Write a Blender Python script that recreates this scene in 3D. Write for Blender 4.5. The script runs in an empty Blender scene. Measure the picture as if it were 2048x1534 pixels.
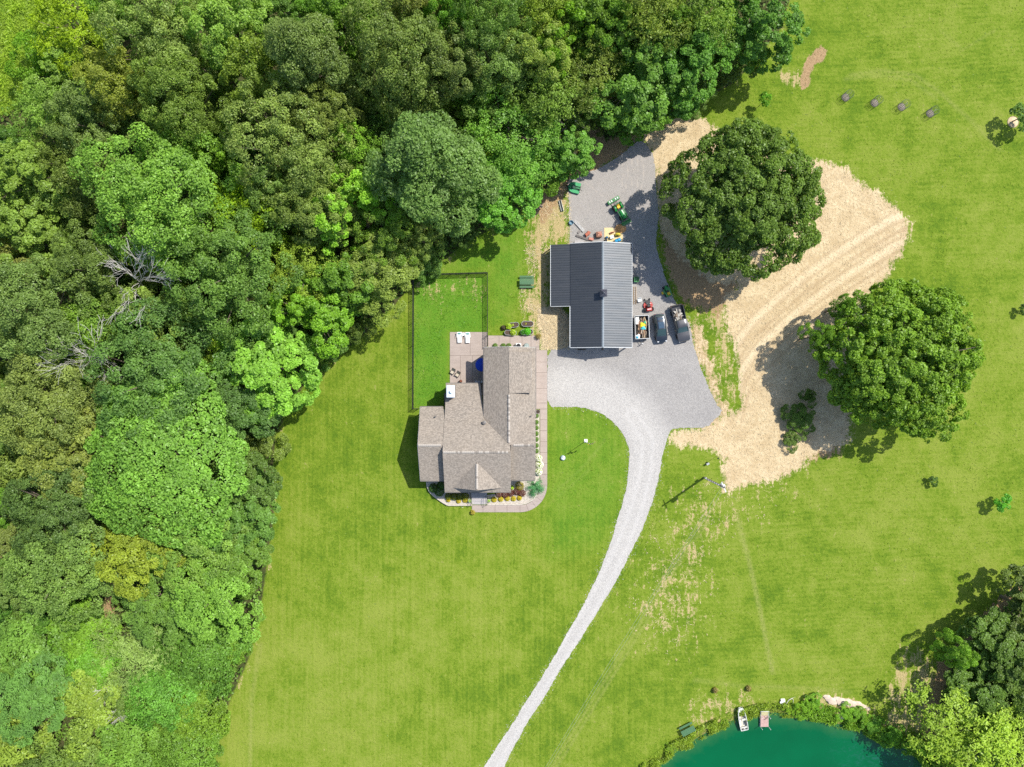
import bpy, math, random
import numpy as np
from mathutils import Vector, Matrix
from mathutils.geometry import delaunay_2d_cdt
random.seed(7)
R = math.radians
scene = bpy.context.scene
COL = scene.collection

# ------------------------------------------------------------------ camera, world, sun, exposure
PPM = 13.0            # photograph pixels per metre on the ground
HC = 109.0            # height of the drone
cam_d = bpy.data.cameras.new('camera')
cam_d.sensor_width = 36.0
cam_d.lens = 36.0 * HC / (2048 / PPM)
cam_d.clip_start = 1.0
cam_d.clip_end = 3000.0
cam = bpy.data.objects.new('camera', cam_d)
cam.location = (0, 0, HC)
COL.objects.link(cam)
scene.camera = cam

SUN_EL = R(54.5)
SUN_DIR = Vector((0.824 * math.cos(SUN_EL), 0.566 * math.cos(SUN_EL), math.sin(SUN_EL)))
world = bpy.data.worlds.new('World')
scene.world = world
world.use_nodes = True
wn = world.node_tree.nodes
sky = wn.new('ShaderNodeTexSky')
sky.sky_type = 'NISHITA'
sky.sun_disc = False
sky.sun_elevation = SUN_EL
sky.sun_rotation = math.atan2(0.824, 0.566)
sky.air_density = 1.0
sky.dust_density = 1.0
wn['Background'].inputs['Strength'].default_value = 0.15
world.node_tree.links.new(sky.outputs[0], wn['Background'].inputs['Color'])

sun_d = bpy.data.lights.new('sun', 'SUN')
sun_d.energy = 4.5
sun_d.angle = R(0.5)
sun_d.color = (1.0, 0.955, 0.88)
sun = bpy.data.objects.new('sun', sun_d)
sun.rotation_euler = SUN_DIR.to_track_quat('Z', 'Y').to_euler()
sun.location = (60, 45, 90)
COL.objects.link(sun)

scene.view_settings.view_transform = 'Standard'
scene.view_settings.look = 'None'
scene.view_settings.exposure = 0.45
scene.view_settings.gamma = 1.0
scene.view_settings.use_curve_mapping = False
scene.cycles.use_denoising = False
scene.cycles.max_bounces = 6
scene.cycles.diffuse_bounces = 3
scene.cycles.glossy_bounces = 2
scene.cycles.transmission_bounces = 3
scene.cycles.transparent_max_bounces = 6

# ------------------------------------------------------------------ helpers
def G(x, y, h=0.0):
    """ground plan position of a feature at height h that the photograph shows at pixel x, y"""
    k = (1 - h / HC) / PPM
    return ((x - 1024) * k, (767 - y) * k)

def G3(x, y, h=0.0):
    a = G(x, y, h)
    return Vector((a[0], a[1], h))

def setp(o, label=None, cat=None, group=None, kind=None):
    if label: o['label'] = label
    if cat: o['category'] = cat
    if group: o['group'] = group
    if kind: o['kind'] = kind
    return o

def thing(name, label, cat, loc=(0, 0, 0), rot=0.0, group=None):
    o = bpy.data.objects.new(name, None)
    o.empty_display_size = 0.3
    COL.objects.link(o)
    o.location = loc
    o.rotation_euler = (0, 0, rot)
    return setp(o, label, cat, group)

def link(name, me, parent=None, loc=(0, 0, 0), rot=(0, 0, 0), scale=(1, 1, 1)):
    o = bpy.data.objects.new(name, me)
    COL.objects.link(o)
    o.location = loc
    o.rotation_euler = rot
    o.scale = scale
    if parent is not None:
        o.parent = parent
    return o

def dup_tree(root, loc=None, rot=None, label=None, group=None):
    """copy a thing, its parts and their sub-parts"""
    def rec(o, par):
        c = o.copy()
        COL.objects.link(c)
        c.parent = par
        for ch in list(o.children):
            rec(ch, c)
        return c
    r = rec(root, None)
    if loc is not None: r.location = loc
    if rot is not None: r.rotation_euler = (0, 0, rot)
    if label: r['label'] = label
    if group: r['group'] = group
    return r

class MB:
    """collects simple shapes and builds them as ONE mesh"""
    def __init__(self):
        self.v = []; self.f = []
    def add(self, vs, fs):
        n = len(self.v)
        self.v += [tuple(p) for p in vs]
        self.f += [tuple(i + n for i in f) for f in fs]
        return self
    def box(self, c, s, rz=0.0, taper=1.0, tilt=None, bev=0.0):
        hx, hy, hz = s[0] / 2, s[1] / 2, s[2] / 2
        if bev > 0:
            b = min(bev, hx * .8, hy * .8, hz * .8)
            rings = [(-hz, b), (-hz + b, 0), (hz - b, 0), (hz, b)]
            vs = []
            for z, ins in rings:
                t = taper if z > 0 else 1
                X, Y = (hx - ins) * t, (hy - ins) * t
                q = b if ins == 0 else b * .5
                vs += [(-X + q, -Y, z), (X - q, -Y, z), (X, -Y + q, z), (X, Y - q, z), (X - q, Y, z), (-X + q, Y, z), (-X, Y - q, z), (-X, -Y + q, z)]
            fs = [tuple(range(7, -1, -1)), tuple(range(24, 32))]
            for r in range(3):
                for i in range(8):
                    j = (i + 1) % 8
                    fs.append((r * 8 + i, r * 8 + j, r * 8 + 8 + j, r * 8 + 8 + i))
        else:
            t = taper
            vs = [(-hx, -hy, -hz), (hx, -hy, -hz), (hx, hy, -hz), (-hx, hy, -hz),
                  (-hx * t, -hy * t, hz), (hx * t, -hy * t, hz), (hx * t, hy * t, hz), (-hx * t, hy * t, hz)]
            fs = [(3, 2, 1, 0), (4, 5, 6, 7), (0, 1, 5, 4), (1, 2, 6, 5), (2, 3, 7, 6), (3, 0, 4, 7)]
        m = Matrix.Rotation(rz, 3, 'Z')
        if tilt is not None:
            m = m @ Matrix.Rotation(tilt[0], 3, 'X') @ Matrix.Rotation(tilt[1], 3, 'Y')
        c = Vector(c)
        return self.add([m @ Vector(p) + c for p in vs], fs)
    def tube(self, pts, rad, n=6, cap=True):
        pts = [Vector(p) for p in pts]
        if not isinstance(rad, (list, tuple)): rad = [rad] * len(pts)
        vs = []; fs = []
        up = Vector((0, 0, 1))
        prev = None
        for i, p in enumerate(pts):
            d = (pts[min(i + 1, len(pts) - 1)] - pts[max(i - 1, 0)])
            if d.length < 1e-6: d = Vector((0, 0, 1))
            d.normalize()
            if prev is None:
                a = d.cross(up)
                if a.length < .05: a = d.cross(Vector((1, 0, 0)))
            else:
                a = prev - d * prev.dot(d)
                if a.length < 1e-4: a = d.cross(Vector((1, 0, 0)))
            a.normalize(); prev = a
            b = d.cross(a)
            for k in range(n):
                t = 2 * math.pi * k / n
                vs.append(p + (a * math.cos(t) + b * math.sin(t)) * rad[i])
        for i in range(len(pts) - 1):
            for k in range(n):
                k2 = (k + 1) % n
                fs.append((i * n + k, i * n + k2, (i + 1) * n + k2, (i + 1) * n + k))
        if cap:
            fs.append(tuple(range(n - 1, -1, -1)))
            fs.append(tuple(range((len(pts) - 1) * n, len(pts) * n)))
        return self.add(vs, fs)
    def lathe(self, prof, c=(0, 0, 0), n=16, axis='Z', sx=1.0, sy=1.0, rot=None):
        """prof: (radius, height) from bottom to top"""
        vs = []; fs = []
        for r, z in prof:
            for k in range(n):
                t = 2 * math.pi * k / n
                p = (r * math.cos(t) * sx, r * math.sin(t) * sy, z)
                if axis == 'X': p = (p[2], p[0], p[1])
                elif axis == 'Y': p = (p[1], p[2], p[0])
                vs.append(p)
        m = len(prof)
        for i in range(m - 1):
            for k in range(n):
                k2 = (k + 1) % n
                fs.append((i * n + k, i * n + k2, (i + 1) * n + k2, (i + 1) * n + k))
        if prof[0][0] > 1e-4: fs.append(tuple(range(n - 1, -1, -1)))
        if prof[-1][0] > 1e-4: fs.append(tuple(range((m - 1) * n, m * n)))
        M_ = rot if rot is not None else Matrix.Identity(3)
        c = Vector(c)
        return self.add([M_ @ Vector(p) + c for p in vs], fs)
    def prism(self, poly, z0, z1):
        """poly: plan outline, counter-clockwise"""
        n = len(poly)
        vs = [(p[0], p[1], z0) for p in poly] + [(p[0], p[1], z1) for p in poly]
        fs = [tuple(range(n - 1, -1, -1)), tuple(range(n, 2 * n))]
        for i in range(n):
            j = (i + 1) % n
            fs.append((i, j, n + j, n + i))
        return self.add(vs, fs)
    def extr(self, pts, d):
        """3D polygon pts extruded by vector d"""
        n = len(pts); d = Vector(d)
        vs = [Vector(p) for p in pts] + [Vector(p) + d for p in pts]
        fs = [tuple(range(n - 1, -1, -1)), tuple(range(n, 2 * n))]
        for i in range(n):
            j = (i + 1) % n
            fs.append((i, j, n + j, n + i))
        return self.add(vs, fs)
    def hull(self, st, close=True):
        """st: stations (x, [(y, z) ...]) half profiles from bottom edge to the middle of the top, mirrored"""
        m = len(st[0][1])
        vs = []; fs = []
        for x, pr in st:
            row = [(x, y, z) for y, z in pr] + [(x, -y, z) for y, z in reversed(pr[:-1])]
            vs += row
        w = 2 * m - 1
        for i in range(len(st) - 1):
            for k in range(w - 1):
                fs.append((i * w + k, (i + 1) * w + k, (i + 1) * w + k + 1, i * w + k + 1))
            fs.append((i * w + w - 1, (i + 1) * w + w - 1, (i + 1) * w, i * w))
        if close:
            fs.append(tuple(range(w)))
            fs.append(tuple(range(len(st) * w - 1, (len(st) - 1) * w - 1, -1)))
        return self.add(vs, fs)
    def mesh(self, name, mat, smooth=0.0, off=None):
        me = bpy.data.meshes.new(name)
        if off is not None:
            o = Vector(off)
            vs = [tuple(Vector(p) - o) for p in self.v]
        else:
            vs = self.v
        me.from_pydata(vs, [], self.f)
        me.update()
        if mat is not None: me.materials.append(mat)
        if smooth > 0:
            me.polygons.foreach_set('use_smooth', [True] * len(me.polygons))
            try: me.set_sharp_from_angle(angle=R(smooth))
            except Exception: pass
        return me

def part(parent, name, mb, mat, smooth=0.0, world_xy=False, label=None):
    """mesh child; world_xy: the mesh was authored in world coordinates, parent unrotated"""
    off = parent.location if (world_xy and parent is not None) else None
    o = link(name, mb.mesh(name, mat, smooth, off), parent)
    if label: o['label'] = label
    return o

def np_mesh(name, V, F, mat=None, var=None):
    """V (n,3), F (m,k) arrays"""
    me = bpy.data.meshes.new(name)
    n, (m, k) = len(V), F.shape
    me.vertices.add(n)
    me.vertices.foreach_set('co', np.ascontiguousarray(V, dtype=np.float32).ravel())
    me.loops.add(m * k)
    me.loops.foreach_set('vertex_index', np.ascontiguousarray(F, dtype=np.int32).ravel())
    me.polygons.add(m)
    me.polygons.foreach_set('loop_start', np.arange(0, m * k, k, dtype=np.int32))
    me.update(calc_edges=True)
    if var is not None:
        a = me.attributes.new('var', 'FLOAT', 'POINT')
        a.data.foreach_set('value', np.ascontiguousarray(var, dtype=np.float32))
    if mat is not None: me.materials.append(mat)
    return me

def smooth_noise(x, y, sc, seed=0):
    """cheap value noise in numpy, 0..1"""
    rg = np.random.RandomState(seed)
    T = rg.rand(64, 64)
    X = x / sc + 1000; Y = y / sc + 1000
    xi = np.floor(X).astype(int); yi = np.floor(Y).astype(int)
    fx = X - xi; fy = Y - yi
    fx = fx * fx * (3 - 2 * fx); fy = fy * fy * (3 - 2 * fy)
    a = T[xi % 64, yi % 64]; b = T[(xi + 1) % 64, yi % 64]
    c = T[xi % 64, (yi + 1) % 64]; d = T[(xi + 1) % 64, (yi + 1) % 64]
    return (a * (1 - fx) + b * fx) * (1 - fy) + (c * (1 - fx) + d * fx) * fy

def sdf_poly(px, py, poly):
    """signed distance, positive inside"""
    P = np.array(poly, dtype=float)
    best = np.full(px.shape, 1e18)
    inside = np.zeros(px.shape, bool)
    n = len(P)
    for i in range(n):
        ax, ay = P[i]; bx, by = P[(i + 1) % n]
        dx, dy = bx - ax, by - ay
        t = np.clip(((px - ax) * dx + (py - ay) * dy) / (dx * dx + dy * dy + 1e-12), 0, 1)
        d = (px - ax - t * dx) ** 2 + (py - ay - t * dy) ** 2
        best = np.minimum(best, d)
        c = ((ay > py) != (by > py)) & (px < (bx - ax) * (py - ay) / (by - ay + 1e-12) + ax)
        inside ^= c
    d = np.sqrt(best)
    return np.where(inside, d, -d)

def gpoly(pts, h=0.0):
    return [G(x, y, h) for x, y in pts]

def resample(poly, step, jit=0.0, seed=1, closed=True):
    rg = random.Random(seed)
    out = []
    n = len(poly)
    for i in range(n if closed else n - 1):
        a = Vector(poly[i]); b = Vector(poly[(i + 1) % n])
        k = max(1, int((b - a).length / step))
        for j in range(k):
            p = a.lerp(b, j / k)
            out.append((p.x + rg.gauss(0, jit), p.y + rg.gauss(0, jit)))
    return out

def chaikin(poly, it=2):
    P = [Vector(p) for p in poly]
    for _ in range(it):
        Q = []
        for i in range(len(P)):
            a, b = P[i], P[(i + 1) % len(P)]
            Q += [a.lerp(b, .25), a.lerp(b, .75)]
        P = Q
    return [(p.x, p.y) for p in P]

def sheet(name, poly, z, mat, step=0.0, attrs=None, kind='structure', parent=None):
    """flat sheet filling poly (world xy); step > 0 adds inner vertices so attrs(x, y) can be stored"""
    pts = [Vector(p) for p in poly]
    nb = len(pts)
    if step > 0:
        xs = [p[0] for p in poly]; ys = [p[1] for p in poly]
        gx, gy = np.meshgrid(np.arange(min(xs), max(xs), step), np.arange(min(ys), max(ys), step))
        gx = gx.ravel(); gy = gy.ravel()
        d = sdf_poly(gx, gy, poly)
        k = d > step * .4
        pts += [Vector((a, b)) for a, b in zip(gx[k], gy[k])]
    r = delaunay_2d_cdt(pts, [(i, (i + 1) % nb) for i in range(nb)], [], 1, 1e-5)
    V, F = r[0], r[2]
    me = bpy.data.meshes.new(name)
    fs = []
    for f in F:
        a, b, c = [V[i] for i in f[:3]]
        fs.append(f if (b - a).cross(c - a) > 0 else tuple(reversed(f)))
    me.from_pydata([(p.x, p.y, z) for p in V], [], fs)
    me.update()
    me.materials.append(mat)
    if attrs:
        X = np.array([p.x for p in V]); Y = np.array([p.y for p in V])
        for an, fn in attrs.items():
            a = me.attributes.new(an, 'FLOAT', 'POINT')
            a.data.foreach_set('value', np.asarray(fn(X, Y), dtype=np.float32))
    o = link(name, me, parent)
    if kind and parent is None: o['kind'] = kind
    return o

# ------------------------------------------------------------------ node helpers and materials
class NT:
    def __init__(self, name):
        self.m = bpy.data.materials.new(name)
        self.m.use_nodes = True
        self.t = self.m.node_tree
        self.t.nodes.clear()
        self.out = self.t.nodes.new('ShaderNodeOutputMaterial')
    def n(self, typ, **kw):
        o = self.t.nodes.new(typ)
        for k, v in kw.items(): setattr(o, k, v)
        return o
    def put(self, sock, val):
        if isinstance(val, bpy.types.NodeSocket): self.t.links.new(val, sock)
        elif isinstance(val, (tuple, list)):
            if len(val) == 3 and sock.type == 'RGBA': val = tuple(val) + (1.0,)
            sock.default_value = val
        else: sock.default_value = val
    def math(self, op, a, b=0.0, c=None, clamp=False):
        o = self.n('ShaderNodeMath', operation=op); o.use_clamp = clamp
        self.put(o.inputs[0], a); self.put(o.inputs[1], b)
        if c is not None: self.put(o.inputs[2], c)
        return o.outputs[0]
    def mix(self, f, a, b, mode='MIX'):
        o = self.n('ShaderNodeMix', data_type='RGBA', blend_type=mode)
        self.put(o.inputs['Factor'], f)
        self.put(o.inputs[6], a); self.put(o.inputs[7], b)
        return o.outputs[2]
    def pos(self):
        return self.n('ShaderNodeNewGeometry').outputs['Position']
    def obj(self):
        return self.n('ShaderNodeTexCoord').outputs['Object']
    def uv(self):
        return self.n('ShaderNodeTexCoord').outputs['UV']
    def mapping(self, vec, scale=(1, 1, 1), rot=(0, 0, 0), loc=(0, 0, 0)):
        o = self.n('ShaderNodeMapping')
        self.put(o.inputs['Vector'], vec)
        o.inputs['Scale'].default_value = scale
        o.inputs['Rotation'].default_value = rot
        o.inputs['Location'].default_value = loc
        return o.outputs[0]
    def noise(self, vec, scale, detail=3.0, rough=0.55, dist=0.0, color=False):
        o = self.n('ShaderNodeTexNoise')
        self.put(o.inputs['Vector'], vec)
        o.inputs['Scale'].default_value = scale
        o.inputs['Detail'].default_value = detail
        o.inputs['Roughness'].default_value = rough
        o.inputs['Distortion'].default_value = dist
        return o.outputs['Color' if color else 'Fac']
    def wave(self, vec, scale, dist=2.0, detail=2.0, dscale=1.0):
        o = self.n('ShaderNodeTexWave', wave_type='BANDS', bands_direction='X')
        self.put(o.inputs['Vector'], vec)
        o.inputs['Scale'].default_value = scale
        o.inputs['Distortion'].default_value = dist
        o.inputs['Detail'].default_value = detail
        o.inputs['Detail Scale'].default_value = dscale
        return o.outputs['Fac']
    def voro(self, vec, scale, feature='F1', out='Distance', rnd=1.0):
        o = self.n('ShaderNodeTexVoronoi', feature=feature)
        self.put(o.inputs['Vector'], vec)
        o.inputs['Scale'].default_value = scale
        o.inputs['Randomness'].default_value = rnd
        return o.outputs[out]
    def rng(self, v, a, b, c=0.0, d=1.0, smooth=False):
        o = self.n('ShaderNodeMapRange')
        o.interpolation_type = 'SMOOTHSTEP' if smooth else 'LINEAR'
        self.put(o.inputs[0], v)
        for i, x in zip((1, 2, 3, 4), (a, b, c, d)): self.put(o.inputs[i], x)
        return o.outputs[0]
    def attr(self, name, out='Fac'):
        return self.n('ShaderNodeAttribute', attribute_name=name).outputs[out]
    def bump(self, h, strength=0.4, dist=0.05):
        o = self.n('ShaderNodeBump')
        o.inputs['Strength'].default_value = strength
        o.inputs['Distance'].default_value = dist
        self.put(o.inputs['Height'], h)
        return o.outputs[0]
    def principled(self, col, rough=0.6, metal=0.0, normal=None, spec=0.5, coat=0.0):
        o = self.n('ShaderNodeBsdfPrincipled')
        self.put(o.inputs['Base Color'], col)
        self.put(o.inputs['Roughness'], rough)
        self.put(o.inputs['Metallic'], metal)
        o.inputs['Specular IOR Level'].default_value = spec
        o.inputs['Coat Weight'].default_value = coat
        if normal is not None: self.put(o.inputs['Normal'], normal)
        self.t.links.new(o.outputs[0], self.out.inputs['Surface'])
        return o

def M(name, col, rough=0.6, metal=0.0, var=0.18, scale=3.0, bump=0.0, bscale=25.0, spec=0.4, coat=0.0):
    """general paint/wood/stone with uneven tone and a little relief"""
    t = NT(name)
    p = t.obj()
    a = t.noise(p, scale, 4, .6)
    b = t.noise(p, scale * 9, 3, .6)
    f = t.math('ADD', t.math('MULTIPLY', a, .6), t.math('MULTIPLY', b, .4))
    lo = tuple(c * (1 - var * 1.6) for c in col); hi = tuple(min(1, c * (1 + var * 1.6)) for c in col)
    c = t.mix(t.rng(f, .3, .7), lo, hi)
    nrm = t.bump(t.noise(p, bscale, 3, .6), bump, .02) if bump > 0 else None
    rr = t.rng(a, .3, .7, max(.02, rough - .08), min(1, rough + .08))
    t.principled(c, rr, metal, nrm, spec, coat)
    return t.m

def make_leaf_mat(name='leaf', trans=.38, tint=(1.0, 1.0, 1.0)):
    t = NT(name)
    oc = t.n('ShaderNodeObjectInfo').outputs['Color']
    v = t.attr('var')
    col = t.mix(1.0, oc, t.mix(v, (1.15, 1.22, .92), (3.5, 3.4, 2.1)), 'MULTIPLY')
    d = t.n('ShaderNodeBsdfDiffuse'); t.put(d.inputs['Color'], col)
    tr = t.n('ShaderNodeBsdfTranslucent')
    t.put(tr.inputs['Color'], t.mix(1.0, col, (1.15, 1.2, .5), 'MULTIPLY'))
    gl = t.n('ShaderNodeBsdfGlossy'); gl.inputs['Roughness'].default_value = .45
    gl.inputs['Color'].default_value = (.9, .95, .9, 1)
    m1 = t.n('ShaderNodeMixShader'); m1.inputs[0].default_value = trans
    t.t.links.new(d.outputs[0], m1.inputs[1]); t.t.links.new(tr.outputs[0], m1.inputs[2])
    m2 = t.n('ShaderNodeMixShader'); m2.inputs[0].default_value = .018
    t.t.links.new(m1.outputs[0], m2.inputs[1]); t.t.links.new(gl.outputs[0], m2.inputs[2])
    t.t.links.new(m2.outputs[0], t.out.inputs['Surface'])
    return t.m
LEAF = make_leaf_mat()
BARK = M('bark', (.13, .10, .075), .9, var=.3, scale=4, bump=.6, bscale=14)
DEADWOOD = M('dead_wood', (.60, .56, .51), .9, var=.25, scale=3, bump=.4)
# ------------------------------------------------------------------ ground
FOREST_PX = [(1600, -60), (1560, 60), (1520, 110), (1470, 165), (1400, 205), (1320, 240), (1260, 262), (1215, 285), (1190, 320), (1160, 352), (1125, 378), (1080, 395),
             (1020, 440), (940, 480), (885, 522), (830, 562), (790, 610), (745, 655), (680, 708), (622, 752), (578, 815), (552, 870), (545, 960),
             (548, 1030), (530, 1160), (520, 1230), (497, 1320), (452, 1420), (412, 1490), (390, 1600), (-900, 1600), (-900, -900), (1900, -900)]
FOREST = gpoly(FOREST_PX)
FOREST2 = gpoly([(2120, 1130), (2030, 1185), (1960, 1240), (1900, 1320), (1880, 1400), (1875, 1450), (1850, 1540), (1840, 1640), (2900, 1700), (2900, 1100)])
STRAW = gpoly([(1276, 268), (1282, 255), (1320, 235), (1358, 229), (1400, 235), (1425, 255), (1520, 300), (1600, 320), (1647, 325), (1690, 337), (1727, 371), (1787, 411),
               (1817, 452), (1817, 478), (1791, 520), (1774, 553), (1744, 578), (1720, 640), (1690, 720), (1680, 800), (1700, 845), (1695, 885),
               (1640, 900), (1600, 935), (1560, 955), (1470, 975), (1445, 985), (1450, 920), (1420, 895), (1345, 885), (1345, 865), (1400, 862),
               (1440, 834), (1470, 826), (1487, 812), (1473, 710), (1452, 647), (1452, 587), (1480, 570), (1420, 560), (1370, 520), (1330, 480),
               (1318, 420), (1312, 330), (1296, 288)])
BROWN = gpoly([(1318, 420), (1325, 480), (1345, 560), (1375, 610), (1430, 628), (1465, 600), (1480, 570), (1560, 545), (1540, 470), (1440, 400), (1360, 380)])
STRIP = gpoly([(1372, 628), (1395, 636), (1420, 700), (1446, 780), (1466, 826), (1440, 858), (1380, 868), (1430, 820), (1422, 790), (1396, 735), (1376, 690)])
DIRT_N = gpoly([(1140, 372), (1180, 350), (1230, 315), (1270, 285), (1290, 262), (1270, 255), (1215, 285), (1190, 250), (1165, 250), (1170, 330), (1135, 360), (1062, 392), (1050, 410), (1085, 440)])
YARD_DRY = gpoly([(1060, 400), (1138, 378), (1143, 485), (1106, 490), (1102, 612), (1130, 640), (1128, 694), (1080, 700), (1050, 640), (1040, 590), (1062, 540), (1048, 500), (1060, 450)])
STRAW2 = gpoly([(1075, 620), (1118, 612), (1140, 640), (1140, 698), (1085, 700)])
MOUND = gpoly([(1560, 790), (1620, 770), (1690, 790), (1700, 850), (1680, 900), (1620, 925), (1570, 900), (1545, 850)])
WEDGE = gpoly([(1400, 600), (1455, 590), (1475, 690), (1488, 810), (1450, 830), (1425, 720)])
PATCHY = gpoly([(1320, 1030), (1350, 990), (1400, 960), (1470, 985), (1560, 955), (1610, 985), (1560, 1010), (1500, 1060), (1440, 1100), (1430, 1240), (1380, 1330), (1300, 1300), (1250, 1230), (1270, 1150)])
LUSH = gpoly([(826, 556), (976, 548), (976, 666), (898, 666), (898, 775), (880, 815), (826, 815)])
LUSH2 = gpoly([(1096, 815), (1190, 818), (1240, 860), (1258, 910), (1248, 1000), (1200, 1090), (1100, 1110), (1090, 1000), (1095, 900)])
LUSH3 = gpoly([(835, 550), (900, 515), (1010, 455), (1050, 420), (1050, 560), (1010, 640), (976, 660), (976, 545)])
MEADOW = gpoly([(-300, -200), (110, -200), (125, 60), (80, 160), (20, 230), (-300, 260)])
BARE1 = gpoly([(1640, 92), (1652, 100), (1648, 122), (1628, 128), (1620, 150), (1618, 172), (1606, 178), (1601, 160), (1606, 135), (1618, 112)])
BARE2 = gpoly([(1555, 150), (1600, 140), (1604, 172), (1570, 180)])
BARE3 = gpoly([(-80, 1062), (5, 1066), (38, 1085), (30, 1120), (0, 1135), (-80, 1130)])
TRAIL = gpoly([(196, 1145), (210, 1145), (235, 1170), (228, 1220), (222, 1260), (190, 1265), (140, 1270), (135, 1250), (205, 1235), (212, 1190)])
SHORE_BARE = gpoly([(1385, 1385), (1500, 1378), (1530, 1400), (1480, 1440), (1400, 1470), (1370, 1450)])
BANK_EDGE = gpoly([(1600, 1395), (1660, 1380), (1720, 1398), (1760, 1430), (1790, 1300), (1830, 1280), (1890, 1330), (1880, 1480), (1800, 1490), (1700, 1450), (1620, 1432)])
PATH2 = gpoly([(2060, 1150), (1990, 1205), (1930, 1265), (1872, 1330), (1855, 1400), (1840, 1470), (1868, 1490), (1900, 1420), (1905, 1340), (1960, 1270), (2010, 1225), (2060, 1185)])
POND_PX = [(1300, 1545), (1318, 1532), (1343, 1510), (1384, 1491), (1405, 1476), (1439, 1459), (1470, 1445), (1497, 1437), (1518, 1431), (1545, 1430), (1580, 1433), (1620, 1438),
           (1651, 1442), (1675, 1454), (1713, 1457), (1733, 1469), (1774, 1489), (1815, 1501), (1836, 1512), (1850, 1532), (1870, 1600), (1800, 1760), (1600, 1800), (1350, 1780), (1270, 1640)]
POND = gpoly(POND_PX)

def axis(lo, hi, st, far):
    a = list(np.arange(lo, hi + .01, st))
    s = st; x = hi; up = []
    while x < far:
        s *= 1.35; x += s; up.append(x)
    s = st; x = lo; dn = []
    while x > -far:
        s *= 1.35; x -= s; dn.append(x)
    return np.array(dn[::-1] + a + up)
gx = axis(-84, 84, .34, 900); gy = axis(-64, 64, .34, 900)
GX, GY = np.meshgrid(gx, gy)
X = GX.ravel(); Y = GY.ravel()
def soft(poly, w):
    d = sdf_poly(X, Y, poly)
    return np.clip(.5 + d / (2 * w), 0, 1)
dpond = sdf_poly(X, Y, POND)
WATER_Z = -.55
Z = np.where(dpond > -2.6, np.clip(-.62 - dpond * .30, -2.4, 0.0), 0.0)
Z += (smooth_noise(X, Y, 1.3, 5) - .5) * .10 * (np.abs(X) < 84) * (np.abs(Y) < 64) * (dpond < -3) * (sdf_poly(X, Y, FOREST) > .8)
m_straw = np.maximum.reduce([soft(STRAW, 1.5), soft(STRAW2, .6), soft(STRIP, 2.0) * .60])
m_dirt = np.maximum.reduce([soft(MOUND, 2.0) * .9, soft(BROWN, 1.5) * .95, soft(STRIP, 1.2) * .55, soft(DIRT_N, 1.4), soft(BARE1, .45), soft(BARE3, 1.0), soft(TRAIL, .7) * .9, soft(PATH2, 1.0) * .75])
m_forest = np.maximum(soft(FOREST, .8), soft(FOREST2, 1.0))
m_forest = np.where(sdf_poly(X, Y, MEADOW) > 0, np.minimum(m_forest, 1 - soft(MEADOW, 2.0)), m_forest)
m_lush = np.maximum.reduce([soft(LUSH, .6), soft(LUSH2, 2.0) * .55, soft(LUSH3, 2) * .75, soft(MEADOW, 2) * .5])
m_patch = np.maximum.reduce([soft(PATCHY, 5.0) * .46, soft(WEDGE, 2.0) * .60, soft(YARD_DRY, 2.0) * .84, soft(STRIP, 1.5), soft(SHORE_BARE, 2.0) * .52, soft(BANK_EDGE, 1.5) * .6, soft(BARE2, .8) * .7,
                             soft(LUSH, 1) * .38 * np.clip((Y - 9) / 6, 0, 1)])
# bare rims: along the forest edge and inside the west fence line
df = sdf_poly(X, Y, FOREST)
m_patch = np.maximum(m_patch, np.clip(1 - np.abs(df + .3) / 1.2, 0, 1) * .5 * smooth_noise(X, Y, 4.5, 11))
m_dry = smooth_noise(X, Y, 16, 3) * .55 + smooth_noise(X, Y, 6, 4) * .45
def line_d(pts):
    P = gpoly(pts); best = np.full(X.shape, 1e9)
    for (ax, ay), (bx, by) in zip(P[:-1], P[1:]):
        dx, dy = bx - ax, by - ay
        t_ = np.clip(((X - ax) * dx + (Y - ay) * dy) / (dx * dx + dy * dy), 0, 1)
        best = np.minimum(best, np.hypot(X - ax - t_ * dx, Y - ay - t_ * dy))
    return best
def shift(pts, dx, dy): return [(a + dx, b + dy) for a, b in pts]
TRK = [(1830, 448), (1790, 462), (1740, 492), (1680, 530), (1620, 572), (1560, 622), (1510, 668), (1478, 712), (1465, 770)]
m_track = np.zeros(X.shape)
for k_, w_ in ((-34, .35), (-14, .45), (4, .5), (16, .35), (38, .45), (52, .4), (74, .35)):
    m_track = np.maximum(m_track, np.clip(1.15 - line_d(shift(TRK, k_ * .25, k_)) / w_, 0, 1) * (.55 + .6 * smooth_noise(X, Y, 3.0, 130 + k_)))
m_track = np.maximum(m_track, np.clip(1 - line_d([(1500, 560), (1560, 585), (1640, 565)]) / .5, 0, 1) * .5)
m_packed = np.maximum(np.clip(1 - line_d(shift(TRK, -6, -24)) / .9, 0, 1), np.clip(1 - line_d(shift(TRK, 6, 26)) / .8, 0, 1))
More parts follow.
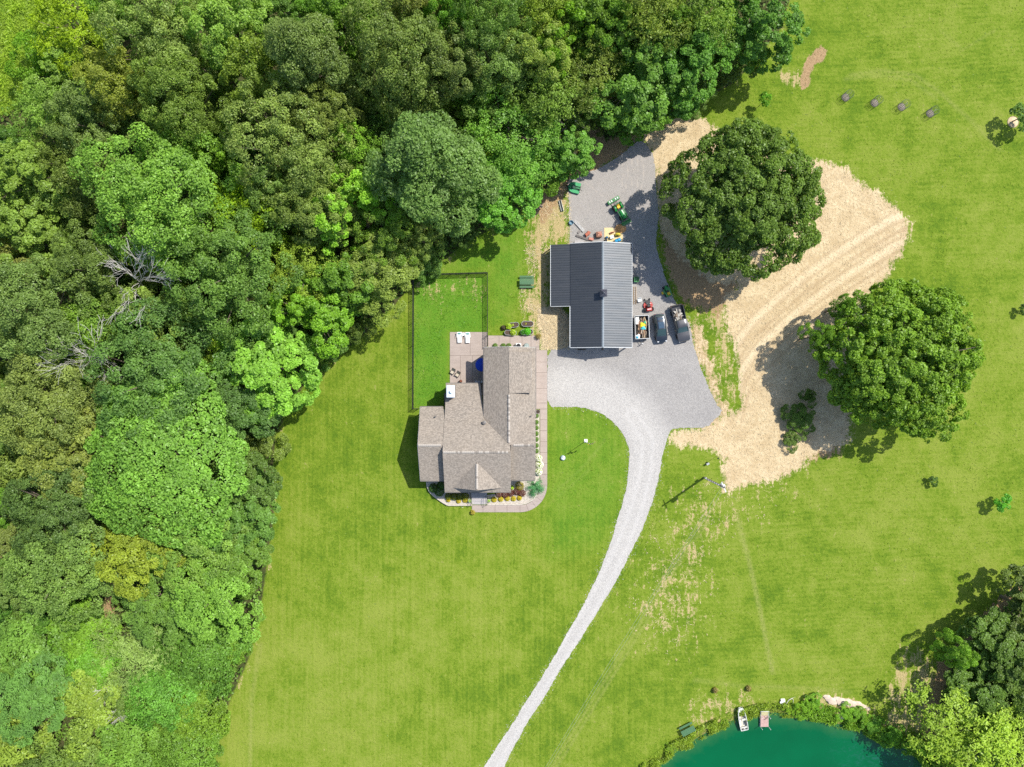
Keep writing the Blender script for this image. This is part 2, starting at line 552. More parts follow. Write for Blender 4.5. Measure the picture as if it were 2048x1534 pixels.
# worn lines in the lawn: old trench below the pole, tracks beside it, mower turns
m_line = np.zeros(X.shape)
for pts, w_, a_ in (([(1473, 1030), (1500, 1130), (1522, 1230), (1545, 1345)], .45, 1.0), ([(1411, 1036), (1366, 1095), (1321, 1169), (1285, 1240), (1200, 1377), (1100, 1540)], .30, .75),
                    ([(1418, 1042), (1373, 1101), (1328, 1175), (1292, 1246), (1207, 1383), (1107, 1546)], .30, .7), ([(1700, 150), (1760, 141), (1830, 150), (1880, 185), (1940, 240), (2000, 300)], .4, .6),
                    ([(1690, 158), (1760, 150), (1822, 160), (1870, 195)], .4, .5), ([(500, 1534), (503, 1400), (520, 1290)], .5, .6), ([(1880, 60), (1925, 100), (1990, 60)], .3, .4), ([(1390, 1360), (1480, 1372), (1600, 1376), (1700, 1385)], .5, .45),
                    ([(1110, 985), (1170, 930), (1210, 880)], .3, .45), ([(1118, 992), (1180, 938)], .3, .4)):
    m_line = np.maximum(m_line, np.clip(1.1 - line_d(pts) / w_, 0, 1) * a_)
left = np.clip((5 - X) / 30, 0, 1) * np.clip((-Y - 12) / 30, 0, 1)
m_dry = np.clip(m_dry * .7 + soft(MEADOW, 3) * .5 + left * .45 + np.clip((X - 22) / 30, 0, 1) * .26, 0, 1)
nx, ny = len(gx), len(gy)
ii = np.arange(nx * ny).reshape(ny, nx)
F = np.stack([ii[:-1, :-1], ii[:-1, 1:], ii[1:, 1:], ii[1:, :-1]], -1).reshape(-1, 4)

def ground_mat():
    t = NT('ground')
    p = t.pos()
    n1 = t.noise(p, .09, 4, .6)
    n2 = t.noise(p, .45, 5, .62)
    n3 = t.noise(p, 2.3, 4, .65)
    n4 = t.noise(p, 7.5, 3, .7)
    # grass
    dry = t.attr('dry')
    g_dark = (.082, .152, .010); g_mid = (.146, .218, .016); g_light = (.214, .262, .040); g_lush = (.088, .215, .017)
    k = t.math('ADD', t.math('MULTIPLY', dry, .65), t.math('MULTIPLY', t.rng(n2, .3, .7), .5))
    n0 = t.noise(p, .16, 5, .65)
    k = t.math('ADD', k, t.rng(n0, .3, .7, -.32, .32))
    # mowing lines
    big = t.noise(p, .03, 2, .5)
    sw1 = t.wave(t.mapping(p, rot=(0, 0, R(2))), .30, 1.2, 2, .4)
    sw2 = t.wave(t.mapping(p, rot=(0, 0, R(84))), .42, 2.4, 2, .25)
    sx = t.n('ShaderNodeSeparateXYZ'); t.put(sx.inputs[0], p)
    right = t.rng(sx.outputs[0], 18, 30, 0, 1, True)
    stripe = t.math('ADD', t.math('MULTIPLY', sw1, t.math('SUBTRACT', 1.0, right)), t.math('MULTIPLY', sw2, right))
    k = t.math('ADD', k, t.math('MULTIPLY', t.math('SUBTRACT', stripe, .5), t.rng(big, .35, .65, .02, .13)))
    # long fine streaks left by the mower
    st1 = t.noise(t.mapping(p, scale=(2.4, .07, 1)), 1.0, 4, .62)
    st2 = t.noise(t.mapping(p, scale=(.07, 2.2, 1), rot=(0, 0, R(-7))), 1.0, 3, .6)
    st = t.mix(right, st1, st2)
    k = t.math('ADD', k, t.math('MULTIPLY', t.rng(st, .28, .72, -.22, .22), t.rng(right, 0, 1, 1, .6)))
    k = t.math('ADD', k, t.rng(n3, .3, .7, -.26, .26))
    k = t.math('ADD', k, t.rng(n4, .3, .7, -.20, .20))
    ga = t.mix(t.rng(k, .05, .55), g_dark, g_mid)
    ga = t.mix(t.rng(k, .45, 1.05), ga, g_light)
    ga = t.mix(t.math('MULTIPLY', t.attr('line'), t.rng(n3, .3, .65, .25, .8)), ga, (.275, .285, .085))
    lush = t.math('MULTIPLY', t.attr('lush'), t.rng(t.math('ADD', n2, t.math('MULTIPLY', n3, .5)), .45, 1.0, 1.0, .55))
    gl = t.mix(t.rng(n4, .3, .7), tuple(c * .72 for c in g_lush), tuple(c * 1.35 for c in g_lush))
    ga = t.mix(lush, ga, gl)
    # sparse straw coloured spots between the grass
    pt = t.attr('patch')
    q = t.math('ADD', t.math('MULTIPLY', n2, .40), t.math('ADD', t.math('MULTIPLY', n3, .38), t.math('MULTIPLY', n4, .30)))
    qs = t.noise(t.mapping(p, scale=(1.6, .30, 1), rot=(0, 0, R(-24))), 1.0, 4, .65)
    qn = t.rng(t.math('ADD', t.math('MULTIPLY', q, .7), t.math('MULTIPLY', qs, .36)), .40, .68, -.5, .5)
    mp = t.rng(t.math('ADD', pt, t.math('MULTIPLY', qn, 1.3)), .58, .80)
    tan = t.mix(t.rng(n4, .3, .7), (.31, .235, .09), (.50, .41, .215))
    c = t.mix(mp, ga, tan)
    # soil
    dt = t.attr('dirt')
    md = t.rng(t.math('ADD', dt, t.math('MULTIPLY', qn, .9)), .42, .58)
    soil = t.mix(t.rng(n3, .3, .7), (.19, .098, .045), (.36, .225, .115))
    soil = t.mix(t.rng(n4, .35, .7), soil, (.42, .31, .17))
    c = t.mix(md, c, soil)
    # straw cover
    sa = t.attr('straw')
    ms = t.rng(t.math('ADD', sa, t.math('MULTIPLY', qn, .85)), .42, .60)
    fib = t.noise(t.mapping(p, scale=(7, 2.4, 1), rot=(0, 0, R(30))), 1.0, 3, .7)
    fib2 = t.noise(t.mapping(p, scale=(2.2, 8, 1), rot=(0, 0, R(15))), 1.0, 3, .7)
    fm = t.math('ADD', t.math('MULTIPLY', fib, .5), t.math('MULTIPLY', fib2, .5))
    straw = t.mix(t.rng(fm, .32, .62), (.37, .265, .135), (.60, .475, .285))
    straw = t.mix(t.rng(n3, .35, .68), straw, (.64, .52, .33))
    straw = t.mix(t.math('MULTIPLY', t.rng(n2, .38, .60, 1, 0), .55), straw, (.40, .29, .155))
    # wheel tracks across the straw
    tk_ = t.attr('track')
    straw = t.mix(t.math('MULTIPLY', t.rng(t.math('ADD', tk_, t.math('MULTIPLY', qn, .5)), .30, .80), .42), straw, (.34, .235, .13))
    straw = t.mix(t.math('MULTIPLY', t.attr('packed'), .5), straw, (.70, .58, .39))
    c = t.mix(ms, c, straw)
    # forest floor
    fo = t.attr('forest')
    mf = t.rng(t.math('ADD', fo, t.math('MULTIPLY', t.math('SUBTRACT', n3, .5), .5)), .42, .62)
    ff = t.mix(t.rng(n2, .35, .65), (.040, .055, .018), (.105, .075, .040))
    ff = t.mix(t.rng(n4, .4, .7), ff, (.06, .085, .02))
    mf2 = t.math('MULTIPLY', mf, t.math('SUBTRACT', 1.0, t.math('MULTIPLY', md, .9)))
    c = t.mix(mf2, c, ff)
    # mud and stones of the bank
    zz = t.rng(sx.outputs[2], -.75, -.30, 1, 0)
    c = t.mix(t.math('MULTIPLY', zz, t.rng(n3, .35, .6)), c, (.22, .17, .10))
    hh = t.math('ADD', t.math('MULTIPLY', n4, .7), t.math('ADD', n3, t.math('MULTIPLY', fm, .4)))
    t.principled(c, .95, 0, t.bump(hh, .85, .16), .12)
    return t.m
me = np_mesh('ground', np.stack([X, Y, Z], -1), F, ground_mat())
for an, arr in (('straw', m_straw), ('dirt', m_dirt), ('forest', m_forest), ('lush', m_lush), ('patch', m_patch), ('dry', m_dry), ('track', m_track), ('packed', m_packed), ('line', m_line)):
    a = me.attributes.new(an, 'FLOAT', 'POINT')
    a.data.foreach_set('value', arr.astype(np.float32))
me.polygons.foreach_set('use_smooth', [True] * len(me.polygons))
ground = link('ground', me); ground['kind'] = 'structure'

# ------------------------------------------------------------------ pond water
def water_mat():
    t = NT('pond_water')
    p = t.pos()
    a = t.noise(p, .12, 3, .55)
    c = t.mix(t.rng(a, .3, .7), (.0, .080, .026), (.0, .102, .034))
    d = t.attr('depth')
    c = t.mix(t.rng(t.math('ADD', d, t.math('MULTIPLY', t.math('SUBTRACT', t.noise(p, 1.2, 3), .5), .5)), 0.0, .9), (.030, .115, .035), c)
    # drowned branches that show through near the east bank
    sx = t.n('ShaderNodeSeparateXYZ'); t.put(sx.inputs[0], p)
    br = t.math('MULTIPLY', t.rng(sx.outputs[0], 48, 54, 0, 1), t.rng(t.noise(t.mapping(p, scale=(1, 1.8, 1)), .8, 5, .7, 1.5), .5, .62))
    c = t.mix(t.math('MULTIPLY', br, .45), c, (.02, .10, .085))
    nrm = t.bump(t.noise(p, 2.2, 3, .5), .12, .03)
    t.principled(c, .12, 0, nrm, .3)
    return t.m
wp = resample(chaikin([tuple(Vector(p)) for p in gpoly(POND_PX, 0)], 1), .5, .05, 3)
cx = sum(p[0] for p in wp) / len(wp); cy = sum(p[1] for p in wp) / len(wp)
wp = [(cx + (x - cx) * 1.012, cy + (y - cy) * 1.012) for x, y in wp]
pond = sheet('pond_water', wp, WATER_Z, water_mat(), 1.2, {'depth': lambda x, y: np.clip(sdf_poly(x, y, POND) / 2.2, 0, 1)})

# ------------------------------------------------------------------ gravel drive
DRIVE_PX = [(1134, 362), (1160, 350), (1200, 335), (1240, 312), (1272, 285), (1283, 281), (1296, 292), (1307, 315), (1311, 345), (1312, 375), (1316, 405), (1318, 430),
            (1313, 465), (1311, 490), (1322, 530), (1336, 570), (1352, 608), (1378, 640), (1386, 690), (1400, 730), (1418, 775), (1432, 808), (1444, 818), (1440, 830), (1426, 842), (1415, 855),
            (1380, 857), (1350, 857), (1341, 862), (1338, 872), (1331, 890), (1324, 915), (1320, 945), (1311, 985), (1299, 1020), (1285, 1055), (1268, 1090), (1248, 1130),
            (1225, 1175), (1198, 1220), (1170, 1262), (1140, 1310), (1110, 1355), (1085, 1400), (1058, 1440), (1030, 1490), (1008, 1535), (975, 1600),
            (925, 1600), (968, 1532), (1000, 1486), (1035, 1430), (1068, 1380), (1098, 1330), (1128, 1278), (1155, 1230), (1180, 1182), (1200, 1140), (1218, 1095),
            (1232, 1050), (1243, 1010), (1252, 975), (1258, 935), (1259, 900), (1253, 880), (1242, 862), (1228, 845), (1212, 832), (1190, 822), (1165, 815), (1130, 814), (1095, 812),
            (1094, 760), (1094, 700), (1130, 698), (1140, 690), (1140, 640), (1139, 590), (1139, 540), (1139, 490), (1140, 430), (1137, 390)]
def ragged(poly, seed, amp=.16):
    q = resample(poly, .22, 0, seed)
    out = []
    rg = random.Random(seed)
    n = len(q)
    for i, (x, y) in enumerate(q):
        a = Vector(q[i - 1]); b = Vector(q[(i + 1) % n])
        d = b - a
        nrm = Vector((d.y, -d.x)).normalized() if d.length > 0 else Vector((0, 0))
        o = (float(smooth_noise(np.array(x), np.array(y), 2.6, seed)) - .5) * amp * 2.2 + (float(smooth_noise(np.array(x), np.array(y), .55, seed)) - .5) * amp * 1.1 + rg.gauss(0, amp * .4)
        out.append((x + nrm.x * o, y + nrm.y * o))
    return out
LANE = gpoly([(1130, 770), (1200, 790), (1265, 830), (1295, 880), (1292, 940), (1275, 1010), (1245, 1090), (1195, 1190), (1130, 1300), (1060, 1400), (985, 1530), (950, 1600)])
def lane_d(x, y):
    best = np.full(np.shape(x), 1e9)
    for (ax, ay), (bx, by) in zip(LANE[:-1], LANE[1:]):
        dx, dy = bx - ax, by - ay
        t_ = np.clip(((x - ax) * dx + (y - ay) * dy) / (dx * dx + dy * dy), 0, 1)
        best = np.minimum(best, (x - ax - t_ * dx) ** 2 + (y - ay - t_ * dy) ** 2)
    return np.clip(1 - (np.sqrt(best) - 1.6) / 3.5, 0, 1)
ARC_C = G(1130, 330)
def gravel_mat():
    t = NT('gravel')
    p = t.pos()
    n1 = t.noise(p, .25, 4, .6); n2 = t.noise(p, 1.6, 4, .65); n3 = t.noise(p, 6.0, 4, .75)
    vo = t.voro(p, 9.0, out='Color'); vs = t.n('ShaderNodeSeparateColor'); t.put(vs.inputs[0], vo)
    lane = t.attr('lane')
    base = t.mix(lane, (.290, .276, .260), (.42, .402, .372))
    base = t.mix(t.math('MULTIPLY', t.rng(n1, .35, .65), .30), base, (.39, .372, .345))
    f = t.math('ADD', t.math('MULTIPLY', n3, .5), t.math('MULTIPLY', vs.outputs[0], .5))
    c = t.mix(1.0, base, t.mix(t.rng(f, .25, .75), (.84, .84, .845), (1.15, 1.145, 1.14)), 'MULTIPLY')
    # turning arcs of a tractor on the upper pad, faint ruts on the lane
    arc = t.attr('arc')
    c = t.mix(t.math('MULTIPLY', t.rng(t.math('ADD', arc, t.math('MULTIPLY', t.math('SUBTRACT', n2, .5), .8)), .40, .80), .42), c, (.50, .44, .37))
    up = t.attr('upper')
    c = t.mix(t.math('MULTIPLY', up, t.rng(n2, .3, .7, .15, .45)), c, (.36, .32, .285))
    rut = t.attr('rut')
    c = t.mix(t.math('MULTIPLY', rut, t.rng(n2, .3, .7, .1, .5)), c, (.55, .53, .50))
    t.principled(c, .95, 0, t.bump(t.math('ADD', n3, t.math('MULTIPLY', vs.outputs[1], .6)), .8, .05), .15)
    return t.m
def arc_f(x, y):
    cx_, cy_ = G(1150, 345)
    r = np.hypot(x - cx_, y - cy_) 
    w = np.zeros(np.shape(x))
    for rr in (7.4, 8.1, 8.9, 9.8, 10.5):
        w = np.maximum(w, np.clip(1 - np.abs(r - rr) / .28, 0, 1))
    a = np.arctan2(y - cy_, x - cx_)
    w2 = np.clip(1 - np.abs((x - G(1190, 0)[0]) * .62 + (y - G(0, 380)[1]) * .78) / .3, 0, 1) * (y > G(0, 420)[1])
    return np.maximum(w * np.clip((y - G(0, 400)[1]) / 2, 0, 1), w2 * .8)
def rut_f(x, y):
    best = np.full(np.shape(x), 1e9)
    for (ax, ay), (bx, by) in zip(LANE[2:-1], LANE[3:]):
        dx, dy = bx - ax, by - ay
        t_ = np.clip(((x - ax) * dx + (y - ay) * dy) / (dx * dx + dy * dy), 0, 1)
        best = np.minimum(best, np.hypot(x - ax - t_ * dx, y - ay - t_ * dy))
    return np.clip(1 - np.abs(best - .8) / .45, 0, 1)
dp = ragged(chaikin(gpoly(DRIVE_PX), 1), 21, .085)
drive = sheet('driveway', dp, .03, gravel_mat(), .30,
              {'lane': lane_d, 'arc': arc_f, 'rut': rut_f, 'upper': lambda x, y: np.clip((y - G(0, 460)[1]) / 3, 0, 1)})
# stones that have rolled off the edge of the gravel
STONE = M('limestone_chip', (.50, .48, .45), .9, var=.3)
rg = np.random.RandomState(4)
dpa = np.array(dp)
k = rg.randint(0, len(dpa), 5200)
sp = dpa[k] + rg.randn(5200, 2) * .32
s = .02 + rg.rand(5200) ** 3 * .06
tet = np.array([(1, 0, 0), (-.6, .8, 0), (-.6, -.8, 0), (0, 0, 1.1)])
V = (tet[None] * s[:, None, None])
ang = rg.rand(5200) * 6.28
ca, sa_ = np.cos(ang)[:, None], np.sin(ang)[:, None]
V = np.stack([V[..., 0] * ca - V[..., 1] * sa_, V[..., 0] * sa_ + V[..., 1] * ca, V[..., 2]], -1)
V[..., :2] += sp[:, None]; V[..., 2] += .02
bi = (np.arange(5200) * 4)[:, None, None]
F = (np.array([(0, 1, 3), (1, 2, 3), (2, 0, 3)])[None] + bi).reshape(-1, 3)
o = link('gravel', np_mesh('gravel', V.reshape(-1, 3), F, STONE)); o['kind'] = 'stuff'

# ------------------------------------------------------------------ leaf clouds
def leaf_quads(P, N, L, asp, rng, fold=.18):
    n = len(P)
    N = N / (np.linalg.norm(N, axis=1, keepdims=True) + 1e-9)
    T = np.cross(N, rng.randn(n, 3)); T /= (np.linalg.norm(T, axis=1, keepdims=True) + 1e-9)
    B = np.cross(N, T)
    L = L[:, None]
    v0 = P - T * L * .5 - N * L * fold * .5
    v2 = P + T * L * .5 - N * L * fold
    v1 = P + B * L * asp * .5 + N * L * fold * .3
    v3 = P - B * L * asp * .5 + N * L * fold * .3
    V = np.stack([v0, v1, v2, v3], 1).reshape(-1, 3)
    F = np.arange(n * 4).reshape(n, 4)
    return V, F

def crown_leaves(seed, Rr, hz, zc, npuff, pr, nleaf, leaf, asp=.6, shape='dome', low=-.35, lobes=.16, spiky=0.0, flat=.75, inner=.25, pvar=.5, lobed=10, lobe_r=1.55, shade=.5):
    """leaf cloud of one tree: leaf clumps (puffs) spread over an uneven dome, each made of leaf-sized faces"""
    rng = np.random.RandomState(seed)
    ph = rng.rand(4) * 6.28
    C = []; S = []; tries = 0
    # main lobes of the crown (the ends of the big limbs)
    LD = []
    if lobed > 0 and shape != 'flat':
        t2 = 0
        while len(LD) < lobed and t2 < 4000:
            t2 += 1
            u = rng.randn(3); u /= np.linalg.norm(u)
            if u[2] < low * .6: continue
            if any(np.dot(u, v[0]) > 1 - 2.2 / lobed for v in LD) and t2 < 3500: continue
            a = math.atan2(u[1], u[0])
            f = 1 + lobes * (math.sin(2 * a + ph[0]) + .8 * math.sin(3 * a + ph[1]))
            zz = u[2]
            k = (1 - max(0, zz)) ** .5 * .75 + .25 if shape == 'cone' else 1
            lr = (lobe_r / math.sqrt(lobed)) * rng.uniform(.82, 1.22) * (.85 if shape == 'cone' else 1)
            c = np.array([u[0] * Rr * (1 - lr * .55) * f * k, u[1] * Rr * (1 - lr * .55) * f * k, zc + u[2] * hz * (1 - lr * .5)])
            LD.append((u, c, lr * Rr))
    while len(C) < npuff and tries < npuff * 60:
        tries += 1
        u = rng.randn(3); u /= np.linalg.norm(u)
        s = pr * rng.uniform(1 - pvar * .6, 1 + pvar * .6)
        inn = rng.rand() < inner * (.6 if LD else 1)
        if LD and not inn:
            o_, lc, lr = LD[rng.randint(len(LD))]
            d_ = o_ * .7 + np.array([0, 0, .5])
            if np.dot(u, d_) < -.12: continue
            c = lc + u * lr * rng.uniform(.78, 1.02) * np.array([1, 1, min(1.0, max(.6, hz / Rr))])
            if c[2] < zc + low * hz * 1.15: continue
        else:
            if u[2] < low: continue
            a = math.atan2(u[1], u[0])
            f = 1 + lobes * (math.sin(2 * a + ph[0]) + .8 * math.sin(3 * a + ph[1]) + .6 * math.sin(5 * a + ph[2]))
            rad = (rng.uniform(.25, .62) if inn else rng.uniform(.82, 1.0)) * f
            if shape == 'cone':
                zz = u[2]
                k = (1 - max(0, zz)) ** .55 if zz > 0 else 1
                c = np.array([math.cos(a) * Rr * rad * k * .95, math.sin(a) * Rr * rad * k * .95, zc + hz * (zz if zz < 0 else zz * 1.05)])
            elif shape == 'flat':
                rr = math.sqrt(rng.rand()) * f
                c = np.array([math.cos(a) * Rr * rr * .93, math.sin(a) * Rr * rr * .93, zc + hz * (1 - rr ** 2 * .8) * rng.uniform(.75, 1.05)])
            else:
                c = np.array([u[0] * Rr * rad, u[1] * Rr * rad, zc + u[2] * hz * rad])
        bad = False
        if not inn:
            if C:
                q_ = np.array(C[-260:]) - c
                bad = bool((np.sqrt((q_ ** 2).sum(1)) < .5 * (s + np.array(S[-260:]))).any())
        if bad and tries < npuff * 12: continue
        C.append(c); S.append(s)
    C = np.array(C); S = np.array(S)
    w = S ** 2; w = w / w.sum()
    idx = rng.choice(len(C), nleaf, p=w)
    u = rng.randn(nleaf, 3); u /= np.linalg.norm(u, axis=1, keepdims=True)
    out = C - np.array([0, 0, zc - hz * .4]); out /= (np.linalg.norm(out, axis=1, keepdims=True) + 1e-6)
    o_ = out[idx]
    dt = (u * o_).sum(1)
    flip = (dt < -.15) & (rng.rand(nleaf) < .75)
    u[flip] *= -1
    r = .50 + .50 * np.sqrt(rng.rand(nleaf))
    if spiky > 0:
        # finger-like sprays: leaves strung along a few rays of each clump
        rays = rng.randn(len(C), 9, 3); rays[..., 2] = np.abs(rays[..., 2]) * .4
        rays /= np.linalg.norm(rays, axis=2, keepdims=True)
        pick = rng.rand(nleaf) < spiky
        ur = rays[idx, rng.randint(0, 9, nleaf)] + rng.randn(nleaf, 3) * .10
        u = np.where(pick[:, None], ur, u)
        r = np.where(pick, rng.uniform(.3, 1.35, nleaf), r)
    P = C[idx] + u * (S[idx] * r)[:, None] * np.array([1, 1, flat])
    N = u * shade + o_ * .38 + np.array([0, 0, .5]) + rng.randn(nleaf, 3) * .62
    L = leaf * rng.uniform(.65, 1.35, nleaf)
    V, F = leaf_quads(P, N, L, asp, rng)
    pv = rng.rand(len(C))
    var = np.clip(.25 + .30 * rng.rand(nleaf) + .38 * (pv[idx] - .3), 0, 1)
    return V, F, np.repeat(var, 4), C, S

def trunk_mesh(name, seed, C, S, H, zc, r0, nlimb=10, mat=None):
    rg = random.Random(seed)
    m = MB()
    top = zc + (H - zc) * .35
    pts = [(0, 0, -.3)]
    for i in range(1, 6):
        z = top * i / 5
        pts.append((rg.uniform(-.12, .12) * i * .3, rg.uniform(-.12, .12) * i * .3, z))
    m.tube(pts, [r0 * 1.35, r0, r0 * .9, r0 * .78, r0 * .6, r0 * .35], 8)
    order = list(range(len(C))); rg.shuffle(order)
    for i in order[:nlimb]:
        c = Vector(C[i])
        z0 = min(c.z - .4, rg.uniform(.35, .9) * top); z0 = max(z0, .22 * top)
        a = Vector((pts[3][0] * .6, pts[3][1] * .6, z0))
        mid = a.lerp(c, .5) + Vector((rg.uniform(-.3, .3), rg.uniform(-.3, .3), rg.uniform(-.2, .5)))
        m.tube([a, a.lerp(mid, .5), mid, c], [r0 * .42, r0 * .33, r0 * .24, r0 * .07], 5)
    return m.mesh(name, mat or BARK, 60)

class Proto:
    def __init__(self, name, seed, R_, hz, zc, npuff, pr, nleaf, leaf, nlimb=10, r0=.3, **kw):
        self.R, self.H = R_, zc + hz
        V, F, var, C, S = crown_leaves(seed, R_, hz, zc, npuff, pr, nleaf, leaf, **kw)
        self.crown = np_mesh(name + '_crown', V, F, LEAF, var)
        self.trunk = trunk_mesh(name + '_trunk', seed, C, S, self.H, zc, r0, nlimb)

P_ = {}
P_['oakL1'] = Proto('large_oak', 11, 8.2, 6.5, 12.5, 280, .98, 40300, 0.288, 14, .42, low=-.45)
P_['oakL2'] = Proto('large_oak_b', 12, 7.8, 7.0, 12.0, 257, 1.02, 38750, 0.288, 14, .42, low=-.45, lobes=.2)
P_['oakM1'] = Proto('oak', 21, 5.4, 6.0, 11.5, 145, .86, 24800, 0.264, 10, .30, low=-.5)
P_['oakM2'] = Proto('oak_b', 22, 5.2, 6.5, 11.0, 140, .88, 24800, 0.264, 10, .30, low=-.5, lobes=.22)
P_['oakM3'] = Proto('oak_c', 23, 5.0, 5.2, 12.0, 156, .80, 24800, 0.256, 10, .30, low=-.45, lobes=.2)
P_['tall'] = Proto('tall_oak', 31, 7.0, 11.5, 12.5, 324, 1.0, 46500, 0.288, 14, .45, shape='cone', low=-.65, lobed=13, lobes=.12, lobe_r=1.5)
P_['maple1'] = Proto('maple', 41, 5.2, 5.6, 8.5, 156, .76, 24800, 0.288, 10, .26, low=-.6, asp=.85, lobes=.2, flat=.55, pvar=.7)
P_['maple2'] = Proto('maple_b', 42, 5.0, 5.8, 8.0, 145, .80, 24800, 0.288, 10, .26, low=-.6, asp=.85, lobes=.24, flat=.55, pvar=.7)
P_['feather1'] = Proto('locust', 51, 4.6, 5.0, 9.5, 51, 1.15, 17050, 0.288, 12, .22, low=-.4, asp=.42, spiky=.75, lobes=.25, flat=.8, pvar=.8)
P_['feather2'] = Proto('locust_b', 52, 4.2, 4.6, 9.0, 44, 1.10, 15500, 0.288, 12, .22, low=-.4, asp=.42, spiky=.8, lobes=.28, flat=.8, pvar=.8)
P_['flat'] = Proto('spreading_tree', 61, 8.6, 3.4, 9.5, 168, 1.05, 37200, 0.288, 22, .40, shape='flat', flat=.55, inner=0, lobes=.1, pvar=.6)
P_['shrub1'] = Proto('tall_shrub', 71, 3.0, 2.4, 2.6, 44, .85, 12400, 0.224, 8, .10, low=-.5, lobes=.22, flat=.7)
P_['shrub2'] = Proto('tall_shrub_b', 72, 3.2, 2.2, 2.4, 51, .80, 12400, 0.224, 8, .10, low=-.5, lobes=.25, flat=.6, pvar=.8)
P_['thicket'] = Proto('vine_thicket', 73, 4.2, 1.5, 1.5, 123, .62, 20150, 0.192, 8, .08, shape='flat', lobes=.22, flat=.7, inner=0, pvar=.7)
P_['willow'] = Proto('silver_shrub', 74, 4.3, 2.4, 2.4, 78, .95, 10800, 0.352, 16, .10, low=-.2, asp=.20, spiky=.95, lobes=.12, flat=.7)
P_['sapling'] = Proto('sapling', 75, 1.1, 1.2, 2.2, 16, .42, 1200, .22, 5, .05, low=-.5)

def tree(kind, name, label, px, py, rpx, h, col, group='trees of the forest', cat='tree', rot=None, sq=1.0, hm=.72, bare=0):
    """tree whose crown the photograph shows around pixel px, py with radius rpx; h = total height in metres"""
    p = P_[kind]
    hc = h * hm
    rad = rpx / PPM * (1 - hc / HC)
    x, y = G(px, py, hc)
    rg_ = random.Random(int(px * 7 + py * 13))
    t = thing(name, label, cat, (x, y, 0), rg_.uniform(0, 6.28) if rot is None else rot, group)
    s = rad / p.R
    sc = (s * sq, s / sq, h / p.H)
    c = link('crown', p.crown, t, scale=sc)
    j = [rg_.uniform(.9, 1.1) for _ in range(3)]
    c.color = (col[0] * j[0], col[1] * j[1], col[2] * j[2], 1)
    link('trunk', p.trunk, t, scale=sc)
    return t
